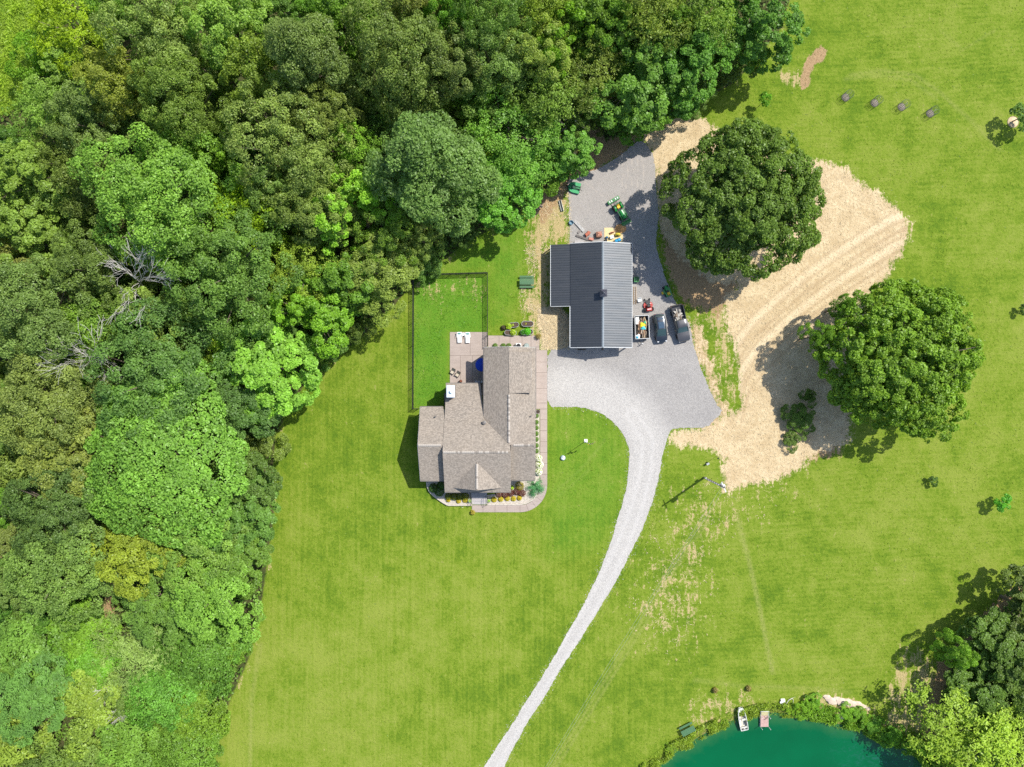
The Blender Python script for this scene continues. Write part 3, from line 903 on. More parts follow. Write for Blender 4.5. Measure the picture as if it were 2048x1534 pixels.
# ------------------------------------------------------------------ forest, tree by tree
OAK = (.094, .140, .040); BLUEG = (.088, .134, .042); OLIVE = (.102, .142, .038); PALE = (.132, .174, .054)
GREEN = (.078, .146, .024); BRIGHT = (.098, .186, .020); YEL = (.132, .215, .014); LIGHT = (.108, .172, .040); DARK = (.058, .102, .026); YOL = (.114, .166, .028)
TREES = [
 # kind, name, label, x, y, r, height, colour
 ('feather1', 'locust_tree', 'glowing yellow-green feathery tree in the top left corner beside the bright meadow', 150, 60, 62, 13, YEL),
 ('shrub2', 'tall_shrub', 'bright green shrub at the meadow edge below the yellow-green corner tree', 98, 116, 46, 6, BRIGHT),
 ('maple1', 'maple_tree', 'fresh green leafy tree between the meadow and the grey-green round tree', 118, 160, 44, 10, LIGHT),
 ('oakM1', 'oak_tree', 'round grey-green oak near the left edge south of the top left meadow', 190, 244, 68, 17, BLUEG),
 ('feather2', 'locust_tree', 'fine-leaved mid green tree on the west side of the round grey-green oak', 105, 232, 46, 13, LIGHT),
 ('oakM2', 'oak_tree', 'yellowish olive oak east of the round grey-green oak', 248, 178, 62, 20, YOL),
 ('oakL1', 'oak_tree', 'broad pale olive oak at the top edge right of the yellow-green corner tree', 318, 72, 92, 23, PALE),
 ('oakL2', 'oak_tree', 'olive green oak with round leaf clumps below the pale olive top edge oak', 366, 200, 74, 21, OAK),
 ('oakM3', 'oak_tree', 'pale green oak touching the top edge next to the tall blue-green oak', 470, 62, 72, 21, LIGHT),
 ('oakM1', 'oak_tree', 'olive oak crown wedged between the pale green top edge oak and tall blue-green oak', 532, 150, 66, 20, YOL),
 ('tall', 'oak_tree', 'tall blue-green oak with a long drooping crown in the top part of the forest', 612, 112, 82, 26, BLUEG),
 ('oakL1', 'oak_tree', 'large pale yellowish oak south of the tall blue-green oak', 570, 285, 95, 22, PALE),
 ('maple2', 'maple_tree', 'bright green maple low in the gap left of the large pale yellowish oak', 390, 292, 52, 11, BRIGHT),
 ('oakL2', 'oak_tree', 'very wide fresh green oak in the left middle forest north of the bare tree', 308, 392, 118, 21, LIGHT),
 ('feather1', 'locust_tree', 'sulphur yellow-green tree with open sprays east of the very wide fresh green oak', 508, 432, 56, 15, YEL),
 ('feather2', 'locust_tree', 'dull olive feathery tree at the west side of the very wide fresh green oak', 178, 375, 46, 15, (0.079, 0.114, 0.032)),
 ('feather1', 'locust_tree', 'dull olive feathery tree north-west of the very wide fresh green oak', 128, 312, 42, 14, (0.083, 0.124, 0.033)),
 ('maple1', 'maple_tree', 'mid green tree with star-like leaf sprays at the left edge under the feathery olive trees', 48, 358, 66, 14, LIGHT),
 ('shrub2', 'tall_shrub', 'pale green bushy tree left of the very wide fresh green oak', 112, 440, 66, 9, PALE),
 ('maple2', 'maple_tree', 'light green maple at the left edge above the big grey-green oak', 40, 455, 55, 13, LIGHT),
 ('oakM2', 'oak_tree', 'mid green oak between the sulphur yellow tree and the pale yellowish oak', 548, 385, 48, 17, OAK),
 ('oakM3', 'oak_tree', 'grey-green oak south-east of the sulphur yellow-green tree', 628, 425, 58, 18, OAK),
 ('maple1', 'maple_tree', 'bright yellow-green maple in the middle of the forest beside the tall lawn-side oak', 705, 418, 66, 17, (0.146, 0.233, 0.034)),
 ('oakL2', 'oak_tree', 'large olive green oak right of the tall blue-green oak near the top', 795, 112, 92, 23, OAK),
 ('oakM1', 'oak_tree', 'blue-green oak right of the large olive green top oak', 898, 135, 60, 21, BLUEG),
 ('maple2', 'maple_tree', 'grass green maple at the top edge right of the tall blue-green oak', 682, 38, 58, 19, GREEN),
 ('oakM2', 'oak_tree', 'olive oak showing bare twigs at the top edge above the large olive green oak', 830, 20, 52, 22, OLIVE),
 ('oakM3', 'oak_tree', 'small mid green oak at the top edge between two blue-green oaks', 906, 50, 46, 21, GREEN),
 ('oakL1', 'oak_tree', 'blue-green oak at the top edge above the dark forest gap', 978, 28, 72, 23, BLUEG),
 ('oakM2', 'oak_tree', 'rounded olive oak with a dark hollow beneath it right of the top centre', 985, 125, 66, 20, OAK),
 ('oakM1', 'oak_tree', 'pale olive oak right of the rounded olive oak of the top centre', 1072, 112, 56, 19, PALE),
 ('maple1', 'maple_tree', 'bright leafy maple above the feathery olive tree near the top', 1122, 85, 58, 17, BRIGHT),
 ('feather2', 'locust_tree', 'wispy light green tree at the top edge above the bright leafy maple', 1088, 32, 50, 18, YOL),
 ('maple2', 'maple_tree', 'deep green maple at the top edge right of the wispy light green tree', 1172, 42, 54, 17, GREEN),
 ('feather1', 'locust_tree', 'feathery olive tree above the bare soil north of the gravel pad', 1166, 152, 54, 14, (0.092, 0.145, 0.032)),
 ('maple1', 'maple_tree', 'big deep green maple at the forest corner just above the straw', 1278, 150, 80, 14, (0.071, 0.145, 0.027)),
 ('maple2', 'maple_tree', 'round deep green maple on the lawn edge right of the forest corner maple', 1385, 118, 62, 14, (0.067, 0.138, 0.028)),
 ('feather2', 'locust_tree', 'olive wispy tree at the top edge behind the forest corner maple', 1295, 35, 60, 18, (0.101, 0.145, 0.033)),
 ('feather1', 'locust_tree', 'yellow-olive wispy tree at the top edge beside the deep green hedge-like maple', 1398, 30, 58, 17, (0.110, 0.155, 0.034)),
 ('maple1', 'maple_tree', 'dark green maple in the top edge nearest the open field', 1515, 38, 68, 14, (0.060, 0.131, 0.026)),
 ('shrub1', 'tall_shrub', 'low dark green growth filling the lawn edge between the two round maples', 1450, 105, 42, 8, DARK),
 ('shrub2', 'tall_shrub', 'low green bush under the forest corner maple on the bare soil', 1255, 240, 36, 5, GREEN),
 ('maple2', 'maple_tree', 'mid green maple at the top edge between the two wispy trees', 1345, 65, 44, 15, GREEN),
 ('maple2', 'maple_tree', 'bright green maple at the top edge above the feathery olive tree', 1228, 60, 50, 16, GREEN),
 ('tall', 'oak_tree', 'tallest oak, its long blue-green crown standing out north of the fenced yard', 856, 335, 112, 25, (0.073, 0.131, 0.046)),
 ('maple2', 'maple_tree', 'small pale green tree in the dark gap right of the tallest oak', 932, 230, 40, 11, LIGHT),
 ('feather1', 'locust_tree', 'feathery green tree with bare twigs right of the tallest oak', 1015, 262, 74, 14, (0.094, 0.160, 0.030)),
 ('feather2', 'locust_tree', 'olive tree with dead branch tips above the dead limb by the gravel pad', 1086, 195, 56, 15, (0.086, 0.141, 0.034)),
 ('maple1', 'maple_tree', 'green bushy tree next to the gravel pad with dead limbs poking out', 1122, 285, 52, 10, (0.089, 0.165, 0.031)),
 ('maple2', 'maple_tree', 'bright green round tree over the wooden planks beside the gravel pad', 1008, 366, 66, 11, (0.083, 0.179, 0.029)),
 ('shrub1', 'tall_shrub', 'yellow-green bush tucked against the right flank of the tallest oak', 965, 282, 38, 9, (0.132, 0.213, 0.034)),
 ('shrub2', 'tall_shrub', 'green bush between the gravel pad corner and the feathery green tree', 1082, 332, 38, 6, GREEN),
 ('feather1', 'locust_tree', 'lime green feathery tree left of the tallest oak top', 702, 302, 46, 16, (0.127, 0.209, 0.032)),
 ('oakM3', 'oak_tree', 'olive oak above the lime green feathery tree', 648, 238, 52, 19, OLIVE),
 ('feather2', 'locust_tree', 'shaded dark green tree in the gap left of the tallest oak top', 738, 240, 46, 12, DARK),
 ('oakM1', 'oak_tree', 'green oak at the lower left foot of the tallest oak', 770, 470, 56, 15, GREEN),
 ('oakM2', 'oak_tree', 'mid green oak on the lawn edge at the north-west corner of the fence', 758, 540, 66, 13, LIGHT),
 ('maple2', 'maple_tree', 'grass green maple on the lawn edge left of the fence', 690, 560, 56, 13, GREEN),
 ('feather1', 'locust_tree', 'yellow-green feathery tree west of the maples at the lawn edge', 606, 540, 50, 14, (0.145, 0.209, 0.032)),
 ('maple1', 'maple_tree', 'fresh green maple at the lawn edge above the white-flecked tree', 622, 625, 62, 13, BRIGHT),
 ('maple2', 'maple_tree', 'bright yellow-green tree flecked with white on its left side at the lawn edge', 532, 732, 78, 14, (0.134, 0.223, 0.040)),
 ('oakL1', 'oak_tree', 'massive dark olive oak in the left middle of the forest', 455, 532, 112, 20, (0.080, 0.124, 0.035)),
 ('oakM2', 'oak_tree', 'dark olive oak standing left of the bare white tree', 182, 535, 64, 17, (0.075, 0.114, 0.033)),
 ('shrub2', 'tall_shrub', 'pale green leafy tree at the left edge above the big grey-green oak', 42, 535, 44, 10, PALE),
 ('shrub1', 'tall_shrub', 'yellow-green bush right beside the bare white tree', 315, 540, 40, 9, (0.153, 0.213, 0.034)),
 ('maple2', 'maple_tree', 'green maple between the bare white tree and the very wide fresh green oak', 335, 485, 44, 13, GREEN),
 ('oakL2', 'oak_tree', 'big grey-green oak at the left edge of the photo centre', 72, 628, 88, 19, (0.084, 0.126, 0.044)),
 ('maple1', 'maple_tree', 'mid green maple below the bare white tree', 308, 645, 58, 14, LIGHT),
 ('feather2', 'locust_tree', 'bright green pinnate tree above the second bare tree', 200, 650, 52, 13, (0.102, 0.184, 0.034)),
 ('oakL1', 'oak_tree', 'wide dark green flat oak left of the white-flecked tree', 312, 745, 118, 17, (0.064, 0.116, 0.035)),
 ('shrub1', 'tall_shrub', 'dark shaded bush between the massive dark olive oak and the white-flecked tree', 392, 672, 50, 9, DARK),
 ('feather2', 'locust_tree', 'yellow-green sprays in the gap left of the white-flecked tree', 436, 700, 34, 9, (0.156, 0.228, 0.035)),
 ('oakL2', 'oak_tree', 'olive green oak at the left edge below the second bare tree', 92, 800, 92, 17, (0.105, 0.145, 0.043)),
 ('oakM3', 'oak_tree', 'grey dark green tree at the lawn edge below the white-flecked tree', 500, 825, 66, 12, (0.061, 0.107, 0.034)),
 ('flat', 'spreading_tree', 'huge light green spreading tree with separate leaf clusters west of the house', 342, 915, 158, 16, (0.099, 0.189, 0.041)),
 ('oakM1', 'oak_tree', 'olive oak left of the huge light green spreading tree', 135, 900, 78, 15, (0.112, 0.167, 0.043)),
 ('shrub2', 'tall_shrub', 'sunlit olive bush at the left edge above the dark green dome', 34, 945, 46, 8, (0.117, 0.175, 0.044)),
 ('oakL1', 'oak_tree', 'dark green dome-shaped oak below the olive oak near the left edge', 112, 1018, 84, 15, (0.059, 0.105, 0.031)),
 ('maple2', 'maple_tree', 'dark green tree at the lawn edge beside the huge light green spreading tree', 505, 968, 52, 11, (0.055, 0.112, 0.029)),
 ('maple1', 'maple_tree', 'mid green tree at the lawn edge west of the house front', 488, 1035, 66, 11, (0.071, 0.145, 0.032)),
 ('oakM3', 'oak_tree', 'golden green rounded oak below the huge light green spreading tree', 282, 1108, 70, 13, (0.135, 0.194, 0.029)),
 ('oakM1', 'oak_tree', 'light green oak right of the golden green rounded oak', 415, 1098, 72, 13, (0.103, 0.175, 0.040)),
 ('maple2', 'maple_tree', 'deep green tree at the lawn edge right of the light green oak', 498, 1125, 48, 10, (0.071, 0.150, 0.029)),
 ('oakM2', 'oak_tree', 'yellowish green oak at the lawn edge in the lower left', 442, 1192, 76, 12, (0.116, 0.184, 0.037)),
 ('oakM1', 'oak_tree', 'low olive oak between the golden green oak and the silver shrub', 318, 1205, 66, 10, (0.083, 0.131, 0.033)),
 ('oakL2', 'oak_tree', 'wide olive oak with sunlit pale leaves beside the bare soil at the left edge', 128, 1125, 88, 14, (0.104, 0.150, 0.042)),
 ('shrub1', 'tall_shrub', 'dark green bush between the wide olive oak and the golden green oak', 205, 1088, 38, 8, DARK),
 ('shrub2', 'tall_shrub', 'bright green scrub beside the bare dirt trail', 168, 1240, 52, 5, (0.098, 0.199, 0.031)),
 ('shrub1', 'tall_shrub', 'mid green scrub at the left edge below the wide olive oak', 52, 1282, 62, 6, (0.078, 0.150, 0.038)),
 ('oakM3', 'oak_tree', 'blue-green leafy tree at the left edge near the bottom', 58, 1402, 64, 9, (0.069, 0.136, 0.048)),
 ('willow', 'silver_shrub', 'silvery grey-green spiky shrub spreading in the lower left thicket', 285, 1292, 76, 5, (0.152, 0.189, 0.081)),
 ('thicket', 'vine_thicket', 'dense green thicket along the lawn edge right of the silvery shrub', 395, 1300, 82, 5, (0.069, 0.150, 0.025)),
 ('thicket', 'vine_thicket', 'green thicket with pale leaf rims below the silvery shrub', 328, 1392, 66, 5, (0.089, 0.170, 0.037)),
 ('thicket', 'vine_thicket', 'yellow-olive thicket where the forest edge meets the bottom lawn', 402, 1408, 70, 4, (0.101, 0.145, 0.023)),
 ('shrub2', 'tall_shrub', 'light green scrub left of the dead snag at the bottom left', 172, 1415, 58, 6, (0.121, 0.194, 0.040)),
 ('thicket', 'vine_thicket', 'mid green thicket at the bottom edge beside the lawn tip', 362, 1500, 62, 4, (0.078, 0.145, 0.026)),
 ('thicket', 'vine_thicket', 'bright green thicket below the scrub on the dirt trail', 165, 1325, 66, 4, (0.088, 0.175, 0.029)),
 ('thicket', 'vine_thicket', 'olive thicket at the lawn edge under the yellowish green oak', 470, 1280, 46, 4, (0.092, 0.150, 0.027)),
 ('shrub1', 'tall_shrub', 'green scrub at the bottom edge below the dead snag', 262, 1490, 54, 5, (0.082, 0.155, 0.030)),
 ('shrub2', 'tall_shrub', 'olive scrub at the bottom edge between the yellow bush and the dead snag', 150, 1498, 56, 5, (0.101, 0.145, 0.037)),
 ('shrub1', 'tall_shrub', 'yellow-green bush in the bottom left corner', 18, 1488, 54, 6, (0.139, 0.179, 0.032)),
 ('thicket', 'vine_thicket', 'dark green thicket between the blue-green tree and the light green scrub', 110, 1345, 44, 4, (0.064, 0.131, 0.028)),
 # right-hand wood by the pond
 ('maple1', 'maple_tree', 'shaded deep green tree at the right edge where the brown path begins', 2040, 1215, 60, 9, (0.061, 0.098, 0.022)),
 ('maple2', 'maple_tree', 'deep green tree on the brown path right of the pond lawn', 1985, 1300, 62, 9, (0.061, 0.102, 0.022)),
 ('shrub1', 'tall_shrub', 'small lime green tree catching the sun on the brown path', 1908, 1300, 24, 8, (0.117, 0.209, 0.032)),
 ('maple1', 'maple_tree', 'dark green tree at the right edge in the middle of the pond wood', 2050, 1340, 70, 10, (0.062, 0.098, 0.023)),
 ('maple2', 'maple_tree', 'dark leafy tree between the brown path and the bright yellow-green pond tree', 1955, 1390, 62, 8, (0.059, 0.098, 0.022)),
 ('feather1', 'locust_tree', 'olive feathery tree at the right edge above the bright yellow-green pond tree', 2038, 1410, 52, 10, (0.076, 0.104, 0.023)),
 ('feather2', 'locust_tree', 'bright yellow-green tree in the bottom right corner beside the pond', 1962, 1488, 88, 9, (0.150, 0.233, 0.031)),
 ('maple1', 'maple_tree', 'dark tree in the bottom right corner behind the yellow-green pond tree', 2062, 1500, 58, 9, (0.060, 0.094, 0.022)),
]
for r in TREES:
    k, nm, lab, x, y, rad, h, c = r
    if 395 < x < 560 and y > 780: x -= 24
    if x > 1850 and c[1] < .19: x += 14; rad *= .88; h *= .85
    grp = 'scrub and thickets of the forest' if k in ('shrub1', 'shrub2', 'thicket', 'willow') else 'trees of the forest'
    if x > 1850: grp = 'trees of the pond wood'
    low = k in ('thicket', 'willow', 'shrub1', 'shrub2')
    tree(k, nm, lab, x, y, rad * (1.10 if not low else 1.16), h, c, grp, 'shrub' if low else 'tree', hm=.72 if not low else .6)

# understorey trees that fill the shaded gaps between the numbered crowns
rgu = random.Random(99)
cov = [(r[3], r[4], r[5]) for r in TREES]
fill = 0
import re
PREP = re.compile(r" (in|at|with|between|left|right|above|below|beside|south|south-east|east|west|north|north-west|near|nearest|on|over|under|touching|wedged|leaning|behind|tucked|standing|low|showing|catching|filling|next|from|where|flecked|along|and|further|out|its|just|beneath|level|rising) .*")
shorts = [PREP.sub('', r[2]) for r in TREES]
UNI = [(r[3], r[4], sh) for r, sh in zip(TREES, shorts) if shorts.count(sh) == 1 and len(sh.split()) > 1]
used_lab = set()
def gap_label(x, y, low):
    for a, b, sh in sorted(UNI, key=lambda q: math.hypot(q[0] - x, q[1] - y)):
        dx, dy = x - a, y - b
        d = ('right of' if dx > 0 else 'left of') if abs(dx) > 2.4 * abs(dy) else ('below' if dy > 0 else 'above') if abs(dy) > 2.4 * abs(dx) else ('lower ' if dy > 0 else 'upper ') + ('right of' if dx > 0 else 'left of')
        for kind_ in (('low green understorey bush' if low else 'small green understorey tree'),):
            lab = kind_ + ' in the gap ' + d + ' the ' + sh
            if lab not in used_lab and len(lab.split()) <= 16:
                used_lab.add(lab)
                return lab
    return 'small green understorey tree in a forest gap'
for gy_ in range(10, 1540, 46):
    for gx_ in range(5, 1500, 46):
        x = gx_ + rgu.uniform(-14, 14); y = gy_ + rgu.uniform(-14, 14)
        w = G(x, y)
        d = float(sdf_poly(np.array([w[0]]), np.array([w[1]]), FOREST)[0])
        dm = float(sdf_poly(np.array([w[0]]), np.array([w[1]]), MEADOW)[0])
        dt_ = max(float(sdf_poly(np.array([w[0]]), np.array([w[1]]), q_)[0]) for q_ in (BARE3, TRAIL, DIRT_N))
        if d < 1.6 or dm > -1 or dt_ > -1.0: continue
        if any(math.hypot(x - a, y - b) < r_ * 1.04 for a, b, r_ in cov): continue
        low = y > 1200 and x < 420
        kk = rgu.choice(['shrub1', 'shrub2']) if (low or d < 4 or rgu.random() < .35) else rgu.choice(['maple1', 'maple2', 'oakM2', 'feather2'])
        hh = rgu.uniform(4, 6) if kk.startswith('shrub') else rgu.uniform(9, 13)
        rr = rgu.uniform(30, 40)
        cc = rgu.choice([DARK, GREEN, OAK, (.07, .14, .03)])
        tree(kk, 'understorey_tree', gap_label(x, y, kk.startswith('shrub')), x, y, rr, hh, cc, 'understorey trees in the forest gaps', hm=.6)
        cov.append((x, y, rr * .8)); fill += 1

# the two great trees standing alone in the straw
def big_tree(label, px, py, rpx, rpy, h, hz, zc, col, seed, low, leafn, asp):
    hc = zc + hz * .1
    x, y = G(px, py, hc)
    t = thing('shade_tree', label, 'tree', (x, y, 0), 0, 'lone shade trees by the straw')
    Rr = rpx / PPM * (1 - hc / HC)
    V, F_, var, C, S = crown_leaves(seed, Rr, hz, zc, 1000, .66, leafn, .32, asp=asp, low=low, lobes=.075, flat=.75, pvar=.8, inner=.42, lobed=16, lobe_r=1.85)
    V2, F2, v2, C2, S2 = crown_leaves(seed + 50, Rr * .93, hz * .75, zc - .3, 150, 1.0, leafn // 3, .40, asp=asp, shape='flat', inner=0)
    F_ = np.concatenate([F_, F2 + len(V)]); V = np.concatenate([V, V2]); var = np.concatenate([var, v2 * .8])
    V[:, 1] *= rpy / rpx; C[:, 1] *= rpy / rpx
    c = link('crown', np_mesh('shade_tree_crown', V, F_, LEAF, var), t)
    c.color = (*col, 1)
    link('trunk', trunk_mesh('shade_tree_trunk', seed, C, S, zc + hz, zc, .55, 26), t)
    return t
big_tree('great dark green oak with a spreading crown between the barn drive and the straw', 1492, 398, 128, 138, 14, 5.2, 8.6, (.068, .112, .024), 301, -.3, 95000, .6)
big_tree('great bright green maple with light leaf clumps at the south end of the straw', 1806, 720, 138, 134, 14, 5.2, 7.8, (.094, .160, .022), 302, -.3, 95000, .75)
tree('oakM2', 'shade_tree', 'small leafy side crown reaching out on the west flank of the great bright green maple', 1640, 672, 27, 10, (.085, .17, .022), 'lone shade trees by the straw')
tree('oakM3', 'shade_tree', 'thin leafy side crown at the north-west rim of the great bright green maple', 1700, 612, 24, 10, (.085, .16, .022), 'lone shade trees by the straw', hm=.8)
tree('shrub1', 'tall_shrub', 'ragged green scrub on the brown mound under the great bright green maple', 1600, 838, 26, 1.8, (.055, .095, .02), 'scrub under the great maple')
tree('shrub2', 'tall_shrub', 'low scrub at the lower end of the brown mound under the great maple', 1588, 880, 18, 1.2, (.06, .10, .022), 'scrub under the great maple')
tree('shrub2', 'tall_shrub', 'small scrub clump at the upper end of the brown mound under the great maple', 1618, 795, 15, 1.2, (.06, .105, .022), 'scrub under the great maple')

# ------------------------------------------------------------------ bare trees
def bare_tree(label, bx, by, tipx, tipy, h, seed, spread=.9, name='dead_tree', n0=6, r0=.16, depth=3, group='bare dead trees of the forest'):
    """grey leafless tree; base pixel, tip pixel at height h"""
    b = G3(bx, by, 0); tip = G3(tipx, tipy, h)
    b.z = 0
    t = thing(name, label, 'tree', b, 0, group)
    rg_ = random.Random(seed)
    m = MB(); br = MB()
    d = (tip - b)
    trunk_top = d * .45
    m.tube([Vector((0, 0, -.2)), trunk_top * .5 + Vector((.1, .1, 0)), trunk_top], [r0 * 1.2, r0 * .8, r0 * .5], 6)
    def grow(p, dirv, L, r, lev):
        q = p + dirv * L
        mid = p.lerp(q, .5) + Vector((rg_.uniform(-1, 1), rg_.uniform(-1, 1), rg_.uniform(-.4, .6))) * L * .08
        br.tube([p, mid, q], [max(r, .018), max(r * .75, .016), max(r * .5, .014)], 5 if lev > 1 else 3, cap=False)
        if lev <= 0: return
        for _ in range(rg_.choice([2, 3, 3])):
            nd = (dirv + Vector((rg_.uniform(-1, 1), rg_.uniform(-1, 1), rg_.uniform(-.5, .7))) * .62).normalized()
            grow(p.lerp(q, rg_.uniform(.45, 1.0)), nd, L * rg_.uniform(.55, .8), r * .55, lev - 1)
    for i in range(n0):
        nd = (d.normalized() + Vector((rg_.uniform(-1, 1), rg_.uniform(-1, 1), rg_.uniform(-.3, .4))) * spread).normalized()
        grow(trunk_top * rg_.uniform(.75, 1.0), nd, d.length * rg_.uniform(.13, .20), r0 * .42, depth)
    part(t, 'trunk', m, DEADWOOD, 50)
    part(t, 'branches', br, DEADWOOD, 50)
    return t
bare_tree('bare white dead tree fanning out in the left middle of the forest', 300, 580, 245, 535, 25, 5, .8, n0=11, r0=.13, depth=3)
bare_tree('smaller bare grey dead tree further down the left side by the big grey-green oak', 200, 715, 158, 705, 23, 6, .8, n0=10, r0=.12)
bare_tree('broken grey snag low in the bottom left thicket', 235, 1415, 238, 1460, 7, 8, .9, n0=6, r0=.12, name='dead_snag')
bare_tree('small dead snag above the broken grey snag in the bottom left thicket', 222, 1390, 214, 1370, 6.5, 9, 1.0, n0=5, r0=.10, name='dead_snag')
bare_tree('dead limb sticking out over the bare soil above the gravel pad', 1120, 262, 1168, 238, 13, 12, .35, n0=3, r0=.16, name='dead_limb', depth=2)
bare_tree('dead forked limb beside the gravel pad corner', 1120, 300, 1160, 318, 9, 13, .4, n0=3, r0=.13, name='dead_limb', depth=2)
bare_tree('dead twiggy top rising through the feathery green tree', 1050, 262, 1030, 225, 15, 14, .8, n0=6, r0=.12, name='dead_limb', depth=2)
bare_tree('dead twiggy top above the dead limb over the bare soil', 1085, 225, 1075, 195, 16.5, 15, .7, n0=5, r0=.11, name='dead_limb', depth=2)
bare_tree('pale dead trunk leaning in the pond wood near the bottom right', 1890, 1490, 1872, 1470, 5, 16, .3, n0=4, r0=.12, name='dead_limb', depth=1)

# ------------------------------------------------------------------ undergrowth, meadow grass, bank plants (uncountable)
def scatter(name, poly, n, zlo, zhi, leaf, col, seed, asp=.5, excl=(), clump=2.2, box=None, tallness=1.0, zbase=0.0, up=.8):
    rng = np.random.RandomState(seed)
    xs = [p[0] for p in poly]; ys = [p[1] for p in poly]
    x0, x1, y0, y1 = box or (max(min(xs), -88), min(max(xs), 88), max(min(ys), -68), min(max(ys), 68))
    px = rng.uniform(x0, x1, n * 3); py = rng.uniform(y0, y1, n * 3)
    ok = sdf_poly(px, py, poly) > 0
    for e in excl: ok &= sdf_poly(px, py, e) < 0
    nz = smooth_noise(px, py, clump, seed)
    ok &= rng.rand(n * 3) < .15 + nz
    px, py, nz = px[ok][:n], py[ok][:n], nz[ok][:n]
    n = len(px)
    hgt = zlo + (zhi - zlo) * np.clip((nz - .3) * 1.8, 0, 1) * tallness
    z = zbase + hgt * rng.uniform(.35, 1.0, n)
    P = np.stack([px, py, z], -1)
    N = rng.randn(n, 3) * .45 + np.array([0, 0, up])
    V, F_ = leaf_quads(P, N, leaf * rng.uniform(.6, 1.4, n), asp, rng)
    var = np.repeat(np.clip(.15 + .5 * rng.rand(n) + .4 * (nz - .4), 0, 1), 4)
    o = link(name, np_mesh(name, V, F_, LEAF, var))
    o.color = (*col, 1); o['kind'] = 'stuff'
    return o
scatter('undergrowth', FOREST, 70000, .2, 2.6, .55, (.078, .140, .030), 401, excl=(MEADOW, BARE3, TRAIL, DIRT_N))
scatter('undergrowth', FOREST2, 14000, .2, 2.8, .42, (.040, .095, .020), 402)
EDGE = [p for p in FOREST]
def ring(poly, w0, w1):
    return poly
mg = scatter('meadow_grass', MEADOW, 24000, .2, 1.0, .6, (.150, .215, .030), 403, asp=.16, clump=1.6, up=.3)
# ------------------------------------------------------------------ concrete: patio, walks
def concrete_mat(name, a, b):
    t = NT(name)
    p = t.pos()
    n1 = t.noise(p, .5, 4, .6); n2 = t.noise(p, 4, 4, .65); n3 = t.noise(t.mapping(p, scale=(.5, 3, 1)), 1, 4, .6)
    c = t.mix(t.rng(t.math('ADD', t.math('MULTIPLY', n1, .5), t.math('MULTIPLY', n3, .5)), .35, .65), a, b)
    c = t.mix(t.math('MULTIPLY', t.rng(n2, .45, .7), .35), c, tuple(x * .72 for x in a))
    t.principled(c, .85, 0, t.bump(n2, .25, .01), .3)
    return t.m
CONC = concrete_mat('tinted_concrete', (.315, .258, .222), (.385, .322, .280))
JOINT = M('joint_sand', (.16, .12, .10), .95)
def paving(name, outline_px, slabs_px, z=.05):
    """base sheet (joints) with every slab its own raised piece"""
    base = sheet(name, gpoly(outline_px), z - .02, JOINT)
    for q in slabs_px:
        w = gpoly(q)
        cx_ = sum(p[0] for p in w) / len(w); cy_ = sum(p[1] for p in w) / len(w)
        def ins(p):
            dx, dy = cx_ - p[0], cy_ - p[1]
            return (p[0] + .022 * (1 if dx > 0 else -1), p[1] + .022 * (1 if dy > 0 else -1))
        w = [ins(p) for p in w]
        if sum(w[i][0] * w[(i + 1) % len(w)][1] - w[(i + 1) % len(w)][0] * w[i][1] for i in range(len(w))) < 0: w = w[::-1]
        m = MB().prism(w, .0, z + random.uniform(0, .004))
        link('concrete_slab', m.mesh('concrete_slab', CONC), base)
    return base
def rect(x0, y0, x1, y1): return [(x0, y0), (x1, y0), (x1, y1), (x0, y1)]
paving('patio', rect(899.7, 664, 975, 790), [rect(899.7, 664, 940.4, 711), rect(940.4, 664, 975, 711), rect(899.7, 711, 921, 768), rect(921, 711, 945, 768), rect(945, 711, 972, 768), rect(899.7, 768, 972, 790)])
wx = [976, 998, 1020, 1044, 1062, 1079]
walk = [rect(wx[i], 671, wx[i + 1], 694) for i in range(5)] + [rect(1069, 694, 1079, 700)]
ys = [700, 724, 745, 777, 806, 818, 839.4, 861, 883, 905, 927, 949, 970]
for i in range(len(ys) - 1):
    walk.append(rect(1070.5 if ys[i] < 815 else 1080, ys[i], 1094.5, ys[i + 1]))
CC = (1040, 970)
def arc_pt(r, a): return (CC[0] + r * math.cos(a), CC[1] + r * math.sin(a))
for i in range(5):
    a0, a1 = R(90 * i / 5), R(90 * (i + 1) / 5)
    walk.append([arc_pt(40, a0), arc_pt(40, (a0 + a1) / 2), arc_pt(40, a1), arc_pt(54.5, a1), arc_pt(54.5, (a0 + a1) / 2), arc_pt(54.5, a0)])
fx = [943.8, 966, 990, 1014, 1040]
walk += [rect(fx[i], 1010, fx[i + 1], 1024.5) for i in range(4)]
wout = [(976, 671), (1079, 671), (1079, 700), (1094.5, 700), (1094.5, 970)] + [arc_pt(54.5, R(9 * i)) for i in range(1, 11)] + [(943.8, 1024.5), (943.8, 1010), (1040, 1010)] + \
       [arc_pt(40, R(90 - 9 * i)) for i in range(1, 10)] + [(1080, 970), (1080, 818), (1070.5, 818), (1070.5, 694), (976, 694)]
paving('walkway', wout, walk)

